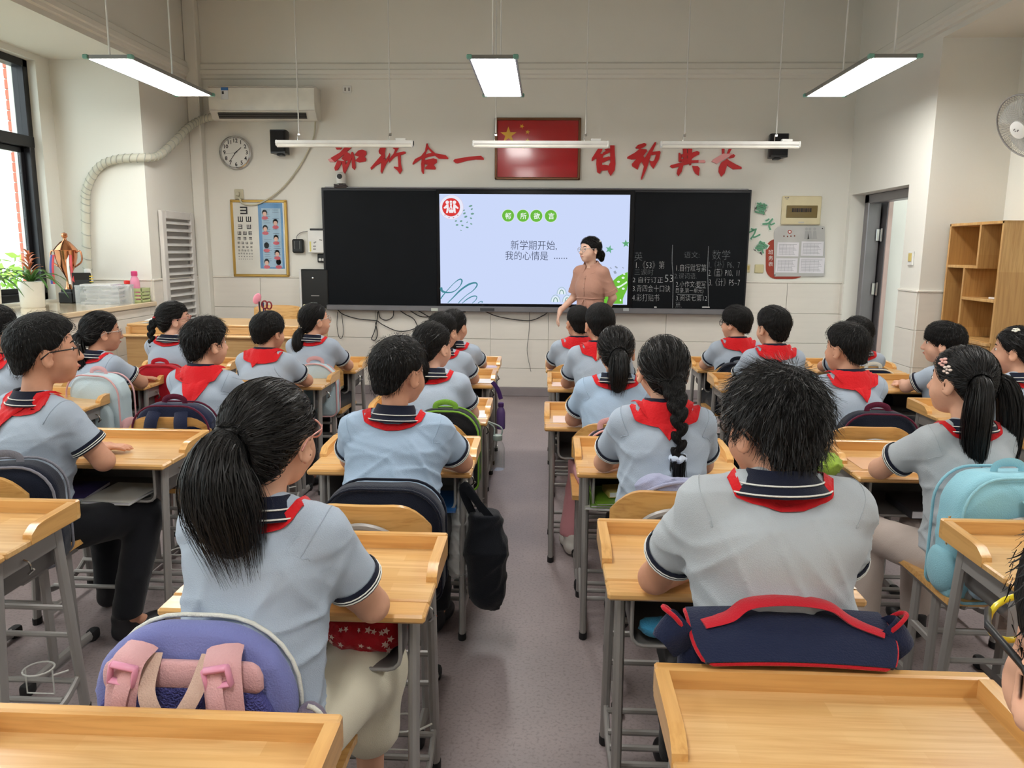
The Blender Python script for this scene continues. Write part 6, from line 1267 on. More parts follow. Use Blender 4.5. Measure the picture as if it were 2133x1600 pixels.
    hr = mobj('hair', hf.mesh('hair'), M_HAIR, root, True); p, s_, w_ = scalp_strands(hf, V, Hc, R, hs, lambda P: bun-P, 500, rng, .06, .02, .0012)
    mobj('hair_strands', ribbons('hair_strands', p, s_, w_), M_HAIRS, hr, True, kind='stuff')
    cp = hf.project((Hc+R@np.array((-.05, -.05, .06)))[None], .004)[0]; bm = bm_new(); ellipsoid(bm, cp, (.009, .009, .007), u=10, v=8); obj('hair_clip', bm, mat('pearl_white', rgb(240, 238, 232), .3), hr, True)
    bm = bm_new(); tube(bm, [Vector(bun+np.array((.03*cos(a), .01, .03*sin(a)))) for a in np.linspace(0, 2*pi, 20, endpoint=False)], .006, 6, closed=True); obj('hair_tie', bm, M_BLACK, hr, True)
    add_glasses(root, Hc, R, hs, ('silver', rgb(190, 180, 172)), round_=1.05)
    for q in (-1, 1): o = bpy.data.objects.new('shoe', SHOEW_ME); COL.objects.link(o); o.parent = root; o.location = (q*.085, .02, 0)
teacher()
# ================================================================ teacher's console, shelf, fan
lc = thing('teacher_console', 'long pale wooden teacher console at the front left', 'lectern')
M_WOODF = wood_mat('console_wood', rgb(222, 182, 128), rgb(212, 170, 112), rgb(200, 152, 96), stave=(1.2, .4), rough=.35)
bm = bm_new(); b2(bm, -3.22, -1.92, 5.80, 5.83, 0, .775, .003); obj('front_panel', bm, M_WOODF, lc)
bm = bm_new(); b2(bm, -3.26, -1.88, 5.76, 5.86, .772, .79, .005); obj('front_ledge', bm, M_WOODF, lc)
bm = bm_new(); b2(bm, -3.22, -1.92, 5.86, 5.88, .79, .845, .003); obj('upstand', bm, M_WOODF, lc)
bm = bm_new(); b2(bm, -3.24, -1.80, 5.86, 6.45, .845, .865, .005); obj('console_top', bm, M_WOODF, lc)
for x in (-3.22, -1.92): bm = bm_new(); b2(bm, x-.012, x+.012, 5.83, 6.42, 0, .845, .003); obj('side_panel', bm, M_WOODF, lc)
bm = bm_new(); b2(bm, -1.905, -1.82, 5.83, 6.40, .0, .845, .003); obj('end_cabinet', bm, M_WOODF, lc)
tcw = thing('teacher_chair', 'wooden chair with a low back behind the teacher console', 'chair', (-2.45, 6.75, 0))
bm = bm_new(); b2(bm, -.22, .22, -.22, .22, .42, .45, .01); obj('seat', bm, M_WOODC, tcw)
bm = bm_new(); grid(bm, lambda u, v: Vector(((u-.5)*.46, .22+.03*(u-.5)**2*4+.04*v, .62+.32*v-(.03*(abs(u-.5)*2)**4))), 13, 6); solid(bm, .018); obj('backrest', bm, M_WOODC, tcw)
for sx in (-1, 1):
    for sy, h_ in ((-1, .42), (1, .80)): bm = bm_new(); b2(bm, sx*.19-.016, sx*.19+.016, sy*.19-.016, sy*.19+.016, 0, h_, .003); obj('leg', bm, M_WOODC, tcw)
# bookcase on the right
bs = thing('bookcase', 'open wooden bookcase with uneven cubbies and a cupboard below, right wall', 'shelf', (3.0, 0, 0))
Y0, Y1, Z0, Z1, DP, th_ = 5.36, 6.06, .86, 1.672, .40, .02
def sp(name, y0, y1, z0, z1, x0=0, x1=DP): bm = bm_new(); b2(bm, x0, x1, y0, y1, z0, z1, .002); return obj(name, bm, M_WOODS, bs)
sp('side_panel', Y0, Y0+th_, 0, Z1); sp('side_panel', Y1-th_, Y1, 0, Z1); sp('top_panel', Y0, Y1, Z1-th_, Z1); sp('base_shelf', Y0, Y1, Z0-th_, Z0); sp('back_panel', Y0, Y1, 0, Z1, DP-.012, DP)
yd = Y1-(Y1-Y0)*.60; zd = Z0+(Z1-Z0)*.605; ye_ = Y1-(Y1-Y0)*.37; zs = Z0+(Z1-Z0)*.33
sp('divider', yd-th_/2, yd+th_/2, zd, Z1-th_); sp('shelf_board', yd, Y1-th_, zd, zd+th_); sp('divider', ye_-th_/2, ye_+th_/2, Z0, zd); sp('shelf_board', Y0+th_, ye_, zs, zs+th_)
for k, (a, b) in enumerate(((Y0, (Y0+Y1)/2), ((Y0+Y1)/2, Y1))):
    bm = bm_new(); b2(bm, -.018, 0, a+.004, b-.004, .08, Z0-.03, .003); dd = obj('cupboard_door', bm, M_WOODS, bs); bm = bm_new(); yk = b-.05 if k == 0 else a+.05; ellipsoid(bm, (-.03, yk, .7), (.012, .012, .012)); obj('knob', bm, M_CHROME, dd)
bm = bm_new(); b2(bm, -.03, 0, Y0, Y1, Z0-.026, Z0-.004, .003); obj('lip_board', bm, M_WOODS, bs)
for i, (y, z, w_, h_, col, l) in enumerate(((yd+.03, zd+th_, .012, .22, (225, 225, 215), 'thin pale book standing against the divider in the top cubby'), (yd+.044, zd+th_, .010, .21, (214, 196, 120), 'thin yellow book leaning in the top cubby'), (Y0+.03, Z0, .014, .22, (220, 216, 204), 'thin white book at the right end of the lowest cubby'), (Y0+.047, Z0, .012, .2, (150, 170, 190), 'thin blue-grey book in the lowest cubby'))):
    t = thing('book', l, 'book', (3.0+.2, y, z), 0, 'books in the bookcase'); bm = bm_new(); b2(bm, -.08, .08, -w_/2, w_/2, 0, h_, .001); obj('cover', bm, mat('book_%d' % i, rgb(*col), .5), t); bm = bm_new(); b2(bm, -.0815, .076, -w_/2+.0015, w_/2-.0015, .003, h_+.0006); obj('pages', bm, mat('paper', rgb(234, 232, 238), .7), t)
t = thing('book', 'flat pale book lying on the middle shelf of the bookcase', 'book', (3.16, Y0+.12, zs+th_), .1, 'books in the bookcase'); bm = bm_new(); b2(bm, -.1, .1, -.07, .07, 0, .012, .001); obj('cover', bm, mat('book_9', rgb(208, 190, 170), .5), t); bm = bm_new(); b2(bm, -.102, .098, -.068, .071, .002, .010); obj('pages', bm, mat('paper', rgb(234, 232, 238), .7), t)
# wall fan
fn = thing('wall_fan', 'grey wire-cage wall fan at the upper right edge', 'fan', (3.06, 5.36, 2.265))
Mf = Matrix.Rotation(radians(-62), 4, 'Z') @ Matrix.Rotation(radians(62), 4, 'X')   # -> cage axis = local +Z turned towards the class, tilted down
Mf = Vector((-.86, -.22, -.46)).normalized().to_track_quat('Z', 'Y').to_matrix().to_4x4(); RF = .21
bm = bm_new()
tube(bm, [Mf @ Vector((RF*cos(a), RF*sin(a), 0)) for a in np.linspace(0, 2*pi, 48, endpoint=False)], .006, 6, closed=True); obj('cage_rim', bm, M_GREYMET, fn, True)
bm = bm_new()
for k in range(60):
    a = 2*pi*k/60; tube(bm, [Mf @ Vector((.05*cos(a), .05*sin(a), .055)), Mf @ Vector((.13*cos(a+.15), .13*sin(a+.15), .045)), Mf @ Vector((RF*cos(a+.25), RF*sin(a+.25), 0))], .0011, 4, caps=False)
    tube(bm, [Mf @ Vector((.05*cos(a), .05*sin(a), -.07)), Mf @ Vector((.14*cos(a), .14*sin(a), -.055)), Mf @ Vector((RF*cos(a), RF*sin(a), 0))], .0011, 4, caps=False)
obj('cage_wires', bm, M_GREYMET, fn, True, kind='stuff')
bm = bm_new(); lathe(bm, [(.06, .045), (.058, .058), (.03, .066), (.0005, .067)], 28, Mf); obj('badge', bm, M_WHITE, fn, 50)
for k in range(3):
    bm = bm_new(); a0 = k*2*pi/3
    grid(bm, lambda u, v: Mf @ Vector(((.03+.145*v)*cos(a0+(u-.5)*1.3*(.6+.6*v)), (.03+.145*v)*sin(a0+(u-.5)*1.3*(.6+.6*v)), (u-.5)*.05)), 7, 6); solid(bm, .002); obj('blade', bm, mat('fan_blade', rgb(206, 206, 200), .3, alpha=.35), fn, True)
bm = bm_new(); lathe(bm, [(.03, -.02), (.055, -.06), (.06, -.12), (.045, -.16), (.0005, -.165)], 24, Mf); obj('motor', bm, M_GREYDK, fn, 50)
pm = Mf @ Vector((0, 0, -.15)); bm = bm_new(); tube(bm, smooth_path([pm, pm+Vector((.06, .03, .0)), pm+Vector((.14, .06, -.02)), Vector((XR2-3.03-.01, pm.y+.08, pm.z-.03))], 5), .018, 10); b2(bm, XR2-3.03-.03, XR2-3.03, pm.y+.02, pm.y+.14, pm.z-.15, pm.z+.07, .006); obj('wall_bracket', bm, M_GREYMET, fn)
bm = bm_new(); [prism(bm, p, .0675, .0685, Mf) for p in ([(-.02, .004), (-.004, .012), (-.006, .018), (-.022, .01)], [(-.012, -.006), (-.004, -.002), (-.006, .004), (-.014, .0)], [(.004, -.008), (.02, .0), (.016, .008), (.0, .0)])]; obj('badge_print', bm, M_GREYDK, fn, None)
# ================================================================ bags
def rbag(f, c, hw, hh, hd, R1, r, k=.01, top=None):
    """rounded-rectangle bag: corner radius R1 in the x-z outline, edge rounding r"""
    X, Y, Z = f.grids(); x = np.abs(X-c[0]); z = np.abs(Z-c[2]); Rz = np.where(Z > c[2], R1, R1*.35)
    qx = x-(hw-Rz); qz = z-(hh-Rz); dxz = np.minimum(np.maximum(qx, qz), 0)+np.sqrt(np.maximum(qx, 0)**2+np.maximum(qz, 0)**2)-Rz+r
    bulge = 1-.35*np.clip(dxz/hw+1, 0, 1)**4; dy = np.abs(Y-c[1])-hd*bulge+r
    d = np.minimum(np.maximum(dxz, dy), 0)+np.sqrt(np.maximum(dxz, 0)**2+np.maximum(dy, 0)**2)-r
    f.merge((slice(None),)*3, d.astype(np.float32), k)
def outline(hw, zc, hh, R1, y, n=7):
    out = []
    for sx, sz, a0, Rr in ((1, 1, 0, R1), (-1, 1, pi/2, R1), (-1, -1, pi, R1*.35), (1, -1, 1.5*pi, R1*.35)):
        for k in range(n+1):
            a = a0+k*pi/2/n; out.append((sx*(hw-Rr)+Rr*cos(a), y, zc+sz*(hh-Rr)+Rr*sin(a)))
    return out
def ncloth(n, c, **k): return cloth('bag_'+n, rgb(*c), .75, bs=300, **k)
def strap(root, pts, w_, m, name='strap', th=.006, parent=None):
    bm = bm_new(); tube(bm, smooth_path(pts, 6), w_/2, 8, up=(1, 0, 0), sq=th/w_); return obj(name, bm, m, parent or root, 50)
def backpack(label, loc, W, H, D, main, trim, pock, rz=0, tilt=0, straps=None, pad=None, mesh_pad=None, handle=True, pocket_side=1, R1=.11, side=None, seed=0, cat='backpack', grp='school bags', rings=(-1, 1)):
    t = thing('backpack', label, cat, loc, rz, grp); t.rotation_euler = (tilt, 0, rz); rng = np.random.default_rng(seed)
    f = SDF((-W/2-.06, -D/2-.1, -.02), (W/2+.06, D/2+.1, H+.05), .0075); rbag(f, (0, 0, H/2), W/2, H/2, D/2, R1, .025)
    X, Y, Z = f.grids(); f.d = (f.d-ridged((X, Y, Z), rng, 4, .14, .005)*np.clip(1-np.abs(f.d)/.04, 0, 1)).astype(np.float32)
    mobj('body', f.mesh('body'), main, t, True)
    for y in [q*(D/2-.012) for q in rings]:
        bm = bm_new(); tube(bm, [Vector(p) for p in outline(W/2-.002, H/2, H/2-.002, R1, y)], .0045, 6, closed=True); obj('piping', bm, trim, t, True)
    g = SDF((-W/2, -.09, -.02), (W/2, .09, H), .008); rbag(g, (0, 0, H*.32), W*.40, H*.28, .035, R1*.7, .015); pk = mobj('front_pocket', g.mesh('front_pocket'), pock, t, True); pk.location = (0, pocket_side*(D/2+.008), .01)
    if handle: strap(t, [(-.045, 0, H-.012), (-.04, 0, H+.018), (0, 0, H+.03), (.04, 0, H+.018), (.045, 0, H-.012)], .024, trim, 'handle')
    if pad:
        g = SDF((-W/2, -.06, -.02), (W/2, .06, H+.02), .008); rbag(g, (0, 0, H*.42), W*.45, H*.40, .022, R1*.8, .012)
        q = mobj('back_pad', g.mesh('back_pad'), pad, t, True); q.location = (0, -pocket_side*(D/2+.002), .0)
    if straps:
        y = -pocket_side*(D/2+.012); s = -pocket_side
        for sx in (-1, 1):
            strap(t, [(sx*W*.17, y-s*.012, H*.93), (sx*W*.19, y+s*.018, H*.80), (sx*W*.22, y+s*.026, H*.5), (sx*W*.24, y+s*.018, H*.12)], .058, straps, 'strap', .016)
    if side:
        for sx in (-1, 1):
            g = SDF((-.06, -D/2-.02, -.02), (.06, D/2+.02, H*.55), .008); g.ell((0, 0, H*.20), (.03, D*.38, H*.20), k=.01); X, Y, Z = g.grids(); g.keep(np.broadcast_to(Z-H*.36, g.n).astype(np.float32), .006)
            q = mobj('side_pocket', g.mesh('side_pocket'), side, t, True); q.location = (sx*(W/2-.004), 0, .01)
    return t
NAVY = ncloth('navy', (26, 34, 62)); NAVYD = ncloth('deep_navy', (18, 24, 40)); LILAC = ncloth('lilac', (122, 128, 186)); PINK = ncloth('pale_pink', (216, 168, 170)); WHT = ncloth('white_piping', (224, 224, 214)); REDC = ncloth('bag_red', (190, 28, 44)); SKY = ncloth('sky_blue', (150, 204, 220)); SKYD = ncloth('pale_sky', (166, 190, 206)); LBLU = ncloth('ice_blue', (186, 206, 214)); GRNC = ncloth('dark_green', (30, 78, 76)); BLKC = ncloth('black_nylon', (20, 21, 24)); LIME = ncloth('lime', (120, 170, 60)); GREYC = ncloth('grey_cloth', (130, 130, 140))
MESHP = mat('purple_mesh', rgb(78, 80, 150), .7, bump=.8, bscale=260)
# lilac and pink backpack on the nearest chair, straps to the camera
b = backpack('lilac backpack with pink straps and white piping on the nearest left chair', (-.635, 1.30, .415), .37, .36, .09, LILAC, WHT, LILAC, straps=None, pad=MESHP, handle=False, seed=1, R1=.15, rings=(1,))
for sx in (-1, 1):
    strap(b, [(sx*.075, -.04, .335), (sx*.085, -.082, .315), (sx*.095, -.098, .22), (sx*.10, -.098, .04)], .064, PINK, 'strap', .018)
    strap(b, [(sx*.072, -.09, .325), (sx*.085, -.112, .27), (sx*.10, -.115, .18), (sx*.115, -.112, .04)], .028, PINK, 'strap_tail', .004)
    bm = bm_new(); M = Matrix.Translation((sx*.080, -.098, .325)) @ Matrix.Rotation(sx*-.2, 4, 'Y'); box(bm, (0, 0, 0), (.048, .016, .012), .005, M); box(bm, (0, 0, -.03), (.048, .016, .010), .005, M); box(bm, (-.021, 0, -.015), (.007, .016, .04), .003, M); box(bm, (.021, 0, -.015), (.007, .016, .04), .003, M); obj('buckle', bm, mat('pink_plastic', rgb(222, 150, 178), .35), b, 50)
strap(b, [(-.05, -.05, .325), (-.042, -.10, .28), (-.015, -.118, .235), (0, -.12, .228), (.015, -.118, .235), (.042, -.10, .28), (.05, -.05, .325)], .030, ncloth('worn_handle', (206, 176, 160)), 'handle', .005)
g = SDF((-.2, -.07, 0), (.2, .07, .4), .008); rbag(g, (0, 0, .285), .145, .03, .018, .028, .012); q = mobj('pink_yoke', g.mesh('pink_yoke'), PINK, b, True); q.location = (0, -.052, .0)
for sx in (1,):
    bm = bm_new(); ellipsoid(bm, (sx*.205, .01, .10), (.045, .05, .10)); obj('side_pocket', bm, ncloth('greymauve', (128, 118, 136)), b, True); bm = bm_new(); tube(bm, [(sx*.205+.046*cos(a)*sx, .0, .10+.10*sin(a)) for a in np.linspace(-pi/2, pi/2, 14)], .005, 6); obj('piping', bm, WHT, b, True)
# navy satchel with red trim folded over the chair by the lower right desk
t = thing('satchel', 'navy bag with a red handle and red piping lying over the chair back', 'bag', (.455, 1.358, .012), 0, 'school bags')
f = SDF((-.24, -.1, .40), (.24, .12, .78), .008); rbag(f, (0, .045, .58), .19, .145, .045, .04, .02); mobj('body', f.mesh('body'), NAVY, t, True)
def flap(u, v):
    x = (u-.5)*.37*(1-.10*max(0, (v-.6)/.4)**2); y = .085-.122*v; z = .742+.006*sin(pi*u)-.055*v**2+.012*v
    return Vector((x+.012, y, z))
bm = bm_new(); grid(bm, flap, 17, 11); bmesh.ops.recalc_face_normals(bm, faces=bm.faces); solid(bm, -.01); fp = obj('flap', bm, NAVY, t, 60)
bm = bm_new(); tube(bm, [flap(0, v)+Vector((0, 0, .003)) for v in np.linspace(0, .95, 10)]+[flap(u, 1)+Vector((0, 0, .002)) for u in np.linspace(.04, .96, 14)]+[flap(1, v)+Vector((0, 0, .003)) for v in np.linspace(.95, 0, 10)], .0055, 6); obj('red_piping', bm, REDC, fp, True)
bm = bm_new(); tube(bm, smooth_path([flap(.06, .45)+Vector((0, 0, .008)), flap(.2, .35)+Vector((0, 0, .012)), flap(.3, .3)+Vector((0, 0, .034)), flap(.5, .28)+Vector((0, 0, .04)), flap(.7, .3)+Vector((0, 0, .034)), flap(.82, .38)+Vector((0, 0, .012)), flap(.96, .55)+Vector((0, 0, .008))], 6), .022, 8, up=(0, 1, 0), sq=.25); obj('handle', bm, REDC, fp, 60)
for sx in (-1, 1):
    bm = bm_new(); pts = [(sx*.185, .06, .70), (sx*.215, .05, .735), (sx*.225, .03, .745), (sx*.205, .01, .735), (sx*.18, .02, .70)]; tube(bm, smooth_path(pts, 5), .03, 8, up=(0, 0, 1), sq=.14); e = obj('side_ear', bm, NAVY, t, 60)
    bm = bm_new(); tube(bm, smooth_path([(p[0], p[1], p[2]+.03) for p in pts], 5), .0045, 6); obj('red_piping', bm, REDC, e, True)
# the others
backpack('light blue backpack with a big handle on the twin-ponytail girl\'s chair', (1.40, 2.335, .415), .36, .39, .17, SKY, SKY, SKYD, pocket_side=-1, side=SKY, seed=2, rz=.12, straps=None)
strap(bpy.data.objects['backpack.001'], [(.02, -.085, .33), (.03, -.12, .30), (.04, -.15, .33), (.04, -.16, .26)], .07, SKY, 'loose_strap', .005)
backpack('navy backpack with red piping behind the broad crew-cut boy', (-.475, 2.215, .415), .36, .345, .13, NAVYD, NAVYD, REDC, pocket_side=-1, seed=3, handle=False)
backpack('navy backpack with wide straps on the chair of the wide-neckerchief boy', (-1.60, 3.235, .415), .34, .37, .13, NAVY, ncloth('maroon', (92, 24, 50)), NAVYD, pocket_side=1, straps=NAVY, seed=4)
backpack('navy backpack with dark red edging on a chair at the right', (1.43, 3.345, .415), .33, .365, .13, NAVYD, ncloth('maroon', (92, 24, 50)), NAVY, pocket_side=-1, seed=5)
backpack('pale blue and pink backpack behind the girl with the white hair tie', (-2.37, 3.98, .415), .33, .37, .14, LBLU, PINK, LBLU, pocket_side=-1, seed=6, rz=-.2, side=PINK)
backpack('bright red school bag on the front window-side chair', (-2.33, 4.56, .415), .28, .335, .10, REDC, REDC, REDC, seed=7, R1=.08)
backpack('black backpack with a lime green handle behind the pearl-clip girl', (-.43, 3.29, .415), .30, .355, .12, BLKC, LIME, BLKC, pocket_side=-1, seed=8)
backpack('navy backpack with a grey stripe on the chair at the left edge', (-1.74, 2.36, .415), .32, .345, .15, NAVYD, GREYC, NAVY, pocket_side=-1, seed=9, rz=.25)
backpack('navy and pink school bag on the high-ponytail girl\'s chair', (.275, 3.165, .415), .22, .315, .09, NAVYD, PINK, NAVYD, pocket_side=-1, seed=10)
backpack('navy bag with white stripes on the half-hidden boy\'s chair', (2.10, 5.03, .415), .30, .31, .12, NAVY, WHT, NAVY, pocket_side=-1, seed=11)
backpack('dark green school bag on the round-haircut boy\'s chair', (1.42, 4.24, .415), .30, .35, .12, GRNC, GRNC, GRNC, seed=12)
backpack('navy school bag on the front glasses boy\'s chair', (1.24, 5.01, .415), .30, .335, .12, NAVYD, NAVYD, NAVYD, seed=13)
backpack('white and pink bag with rounded wings on the front ponytail girl\'s chair', (-1.43, 4.73, .415), .28, .335, .10, LBLU, PINK, LBLU, seed=14, R1=.13)
backpack('dark grey school bag beside the profile boy', (2.42, 4.30, .415), .30, .33, .12, BLKC, WHT, GREYC, seed=15)
# lilac jacket over the plait girl's chair
t = thing('folded_jacket', 'lilac grey jacket bundled behind the plait girl on her chair', 'jacket', (.40, 2.335, .70)); f = SDF((-.16, -.08, -.06), (.16, .08, .12), .006)
f.ell((0, 0, 0), (.12, .045, .05)); f.ell((-.05, .0, .04), (.06, .04, .03), k=.03); f.ell((.06, .0, .03), (.05, .035, .03), k=.03); X, Y, Z = f.grids(); f.d = (f.d-ridged((X, Y, Z), np.random.default_rng(5), 6, .06, .007)).astype(np.float32); mobj('cloth', f.mesh('cloth'), ncloth('lilac_grey', (158, 162, 190)), t, True)
bm = bm_new(); tube(bm, smooth_path([(-.1, -.035, .02), (-.03, -.05, .055), (.05, -.045, .06), (.1, -.03, .03)], 5), .006, 6); obj('hem', bm, ncloth('lilac_grey', (158, 162, 190)), t, True)
# black tote hanging from the aisle desk
t = thing('tote_bag', 'black cloth tote hanging from a desk beside the aisle', 'bag', (-.205, 2.74, 0)); f = SDF((-.12, -.12, .08), (.12, .12, .60), .008)
f.chain([(-.01, 0, .50), (-.005, 0, .36), (0, 0, .19)], [.055, .075, .07], .03); X, Y, Z = f.grids(); f.d = (f.d-ridged((X, Y, Z), np.random.default_rng(6), 6, .12, .008)).astype(np.float32); f.keep(np.broadcast_to(Z-.50, f.n).astype(np.float32), .008); mobj('bag_body', f.mesh('bag_body'), ncloth('tote_black', (20, 23, 30)), t, True)
strap(t, [(-.05, 0, .48), (-.085, -.03, .58), (-.07, -.03, .60), (-.01, .0, .49)], .03, ncloth('tote_black', (20, 23, 30)), 'handle', .004); strap(t, [(.03, -.04, .47), (-.04, -.05, .56), (-.075, -.04, .60)], .028, ncloth('tote_black', (20, 23, 30)), 'handle', .004)
t = thing('plastic_bag', 'crumpled translucent plastic bag hanging under the aisle desk', 'bag', (-.31, 2.80, 0)); f = SDF((-.09, -.09, .18), (.09, .09, .60), .007); f.chain([(0, 0, .56), (0, 0, .44), (0, 0, .28)], [.012, .04, .06], .03); X, Y, Z = f.grids(); f.d = (f.d-ridged((X, Y, Z), np.random.default_rng(7), 8, .05, .008)).astype(np.float32); mobj('film', f.mesh('film'), mat('white_film', rgb(225, 228, 226), .3, alpha=.45), t, True)
bm = bm_new(); tube(bm, smooth_path([(-.01, 0, .55), (.0, -.02, .60), (.03, -.05, .61)], 4), .004, 6); obj('tied_neck', bm, mat('white_film2', rgb(225, 228, 226), .4), t, True)
# bottles and lanyard at the aisle
def bottle(name, label, loc, r, h, glass, cap, cord=None, liquid=None):
    t = thing(name, label, 'bottle', loc, 0, 'bottles'); bm = bm_new(); lathe(bm, [(.001, 0), (r*.92, 0), (r, .008), (r, h*.62), (r*.82, h*.74), (r*.55, h*.82), (r*.55, h*.88)], 20); obj('body', bm, glass, t, 50)
    bm = bm_new(); lathe(bm, [(r*.62, h*.84), (r*.66, h*.86), (r*.66, h*.98), (r*.5, h), (.0005, h)], 20); obj('cap', bm, cap, t, 50)
    if cord is not None: bm = bm_new(); tube(bm, smooth_path([(r*.5, 0, h*.93), (r*.5, 0, h*1.2), cord, (-r*.5, 0, h*1.2), (-r*.5, 0, h*.93)], 5), .004, 6); obj('cord', bm, cap, t, True)
    return t
bottle('water_bottle', 'clear drinking bottle with a grey cap hanging from an aisle desk', (-.222, 3.60, .415), .034, .17, M_GLASS, mat('grey_green_cap', rgb(150, 165, 160), .4), (-.05, 0, .232))
t = bottle('purple_bottle', 'purple bottle hanging on a strap at the aisle', (-.26, 4.52, .40), .026, .16, mat('purple_plastic', rgb(92, 70, 122), .35), mat('deep_purple', rgb(70, 40, 100), .4), None)
strap(t, [(0, 0, .18), (-.02, 0, .24), (-.052, 0, .282)], .025, ncloth('purple_strap', (62, 36, 92)), 'strap', .004)
# ---- things in the book trays and on the desks
def book(label, loc, w_, d_, h_, col, rz=0, grp='books in the desk trays'):
    t = thing('book', label, 'book', loc, rz, grp); bm = bm_new(); b2(bm, -w_/2, w_/2, -d_/2, d_/2, 0, .002); b2(bm, -w_/2, w_/2, -d_/2, d_/2, h_-.002, h_); b2(bm, -w_/2-.001, -w_/2+.002, -d_/2, d_/2, 0, h_); obj('cover', bm, mat('cover_%d_%d_%d' % col, rgb(*col), .45), t); bm = bm_new(); b2(bm, -w_/2+.002, w_/2-.003, -d_/2+.003, d_/2-.003, .002, h_-.002); obj('pages', bm, mat('paper', rgb(234, 232, 238), .7), t)
for k, (col, h_, l) in enumerate((((196, 198, 190), .012, 'pale grey exercise book at the bottom of the plait girl\'s tray'), ((110, 150, 60), .010, 'green book in the plait girl\'s tray'), ((120, 166, 52), .008, 'bright green book second from the top in the plait girl\'s tray'), ((206, 186, 110), .022, 'small yellow box-like book on top in the plait girl\'s tray'))): book(l, (.25+.01*k, 2.87-.004*k, .505+k*.0125), .17 if k < 3 else .09, .22 if k < 3 else .10, h_, col, .1*k-.1)
book('blue magazine in the crew-cut boy\'s tray', (-.42, 2.82, .505), .19, .25, .006, (40, 96, 160), .05); book('white exercise book in the tray of the boy with black glasses', (-1.62, 2.82, .505), .19, .24, .012, (206, 206, 200), -.05); book('dark purple book in the tray of the boy with black glasses', (-1.80, 2.83, .505), .14, .22, .016, (70, 60, 110), .1)
book('grey book stack under the bowl-cut boy\'s desk', (-1.55, 4.5, .505), .24, .22, .03, (120, 122, 128)); book('dark book in the tray of the twin-ponytail girl', (1.44, 2.86, .505), .22, .22, .03, (52, 50, 54))
t = thing('cloth_bundle', 'red flower-print cloth bag in the nearest girl\'s tray', 'bag', (-.43, 1.73, .505)); f = SDF((-.12, -.1, -.005), (.14, .12, .13), .0055)
f.ell((0, 0, .045), (.095, .07, .045)); f.ell((.06, .0, .05), (.05, .06, .045), k=.02); X, Y, Z = f.grids(); f.d = (f.d-ridged((X, Y, Z), np.random.default_rng(8), 6, .06, .006)).astype(np.float32); mobj('cloth', f.mesh('cloth'), cloth('red_print', rgb(170, 20, 34), .6, bs=100), t, True)
for k in range(16):
    rng = np.random.default_rng(k); P = f.project(np.array([[rng.uniform(-.09, .1), -.07, rng.uniform(.01, .085)]]), .001, 10)[0]; n_ = Vector(f.grad(P[None])[0]); M = Matrix.Translation(P) @ n_.to_track_quat('Z', 'Y').to_matrix().to_4x4(); bm = bm_new(); r_ = rng.uniform(.006, .010)
    prism(bm, [((r_ if q % 2 == 0 else r_*.45)*cos(q*pi/5), (r_ if q % 2 == 0 else r_*.45)*sin(q*pi/5)) for q in range(10)], 0, .0006, M); obj('printed_flower', bm, mat('print_cream', rgb(222, 190, 180), .6), t, None)
for nm, l, loc, r_, col in (('white_cloth', 'crumpled cream cloth in the front ponytail girl\'s tray', (-1.42, 5.10, .505), .06, (224, 222, 190)), ('pink_cloth', 'folded pink cloth under the desk of the girl with the white hair tie', (-2.55, 4.40, .505), .08, (196, 140, 150)), ('green_cloth', 'striped green cloth hanging at the seat of the right-hand neckerchief boy', (1.02, 2.86, .62), .085, (150, 180, 70)), ('blue_cloth', 'small bright blue cloth in the tousled boy\'s tray', (.28, 1.80, .515), .035, (60, 140, 180))):
    t = thing(nm, l, 'cloth', loc); f = SDF((-.12, -.1, -.06), (.12, .1, .13), .006); f.ell((0, 0, r_*.6), (r_, r_*.8, r_*.62)); X, Y, Z = f.grids(); f.d = (f.d-ridged((X, Y, Z), np.random.default_rng(int(r_*1000)), 6, .05, .008)).astype(np.float32); mobj('cloth', f.mesh('cloth'), ncloth(nm, col, var=.2 if 'green' in nm else .04), t, True)
    bm = bm_new(); tube(bm, smooth_path([(-r_*.8, -r_*.5, r_*.5), (0, -r_*.8, r_*.8), (r_*.8, -r_*.5, r_*.4)], 5), .003, 5); obj('hem', bm, ncloth(nm, col), t, True)
def sheet(label, x, y, w_, d_, col, rz=0, z=.6605, a=1.0):
    t = thing('paper_sheet', label, 'paper', (x, y, z), rz, 'papers on the desks')
    bm = bm_new(); grid(bm, lambda u, v: Vector(((u-.5)*w_, (v-.5)*d_, .0008+.004*max(0, u+v-1.75)**2*4)), 9, 9); solid(bm, .0004); obj('sheet', bm, mat('sheet_%d_%d_%d' % col, rgb(*col), .5), t, 50)
sheet('white paper on the right side of the pearl-clip girl\'s desk', -.36, 3.70, .15, .17, (236, 234, 238), .1); sheet('white paper on the right side of the second aisle desk, left column', -.40, 4.68, .17, .16, (232, 232, 236)); sheet('lilac sheet on the front desk left of the aisle', -.42, 5.28, .18, .10, (200, 186, 206))
sheet('pale pink sheet on the high-ponytail girl\'s desk', .12, 3.62, .16, .15, (232, 208, 200)); sheet('pale pink sheet on the second desk right of the aisle', .12, 4.60, .16, .15, (232, 206, 196)); sheet('faint pink sheet on the window-side desk', -2.55, 4.44, .18, .12, (226, 190, 170)); sheet('clear mat with faint red print on the twin-ponytail girl\'s desk', 1.28, 2.93, .20, .17, (222, 178, 140)); sheet('white paper at the right edge of the tousled boy\'s desk', .70, 1.84, .10, .12, (236, 226, 216)); sheet('pale sheet standing in for a reflection on the left-edge desk', -1.83, 1.93, .20, .15, (232, 232, 230), .3)  # last one is no paper: the desk's glossy reflection made as a pale sheet
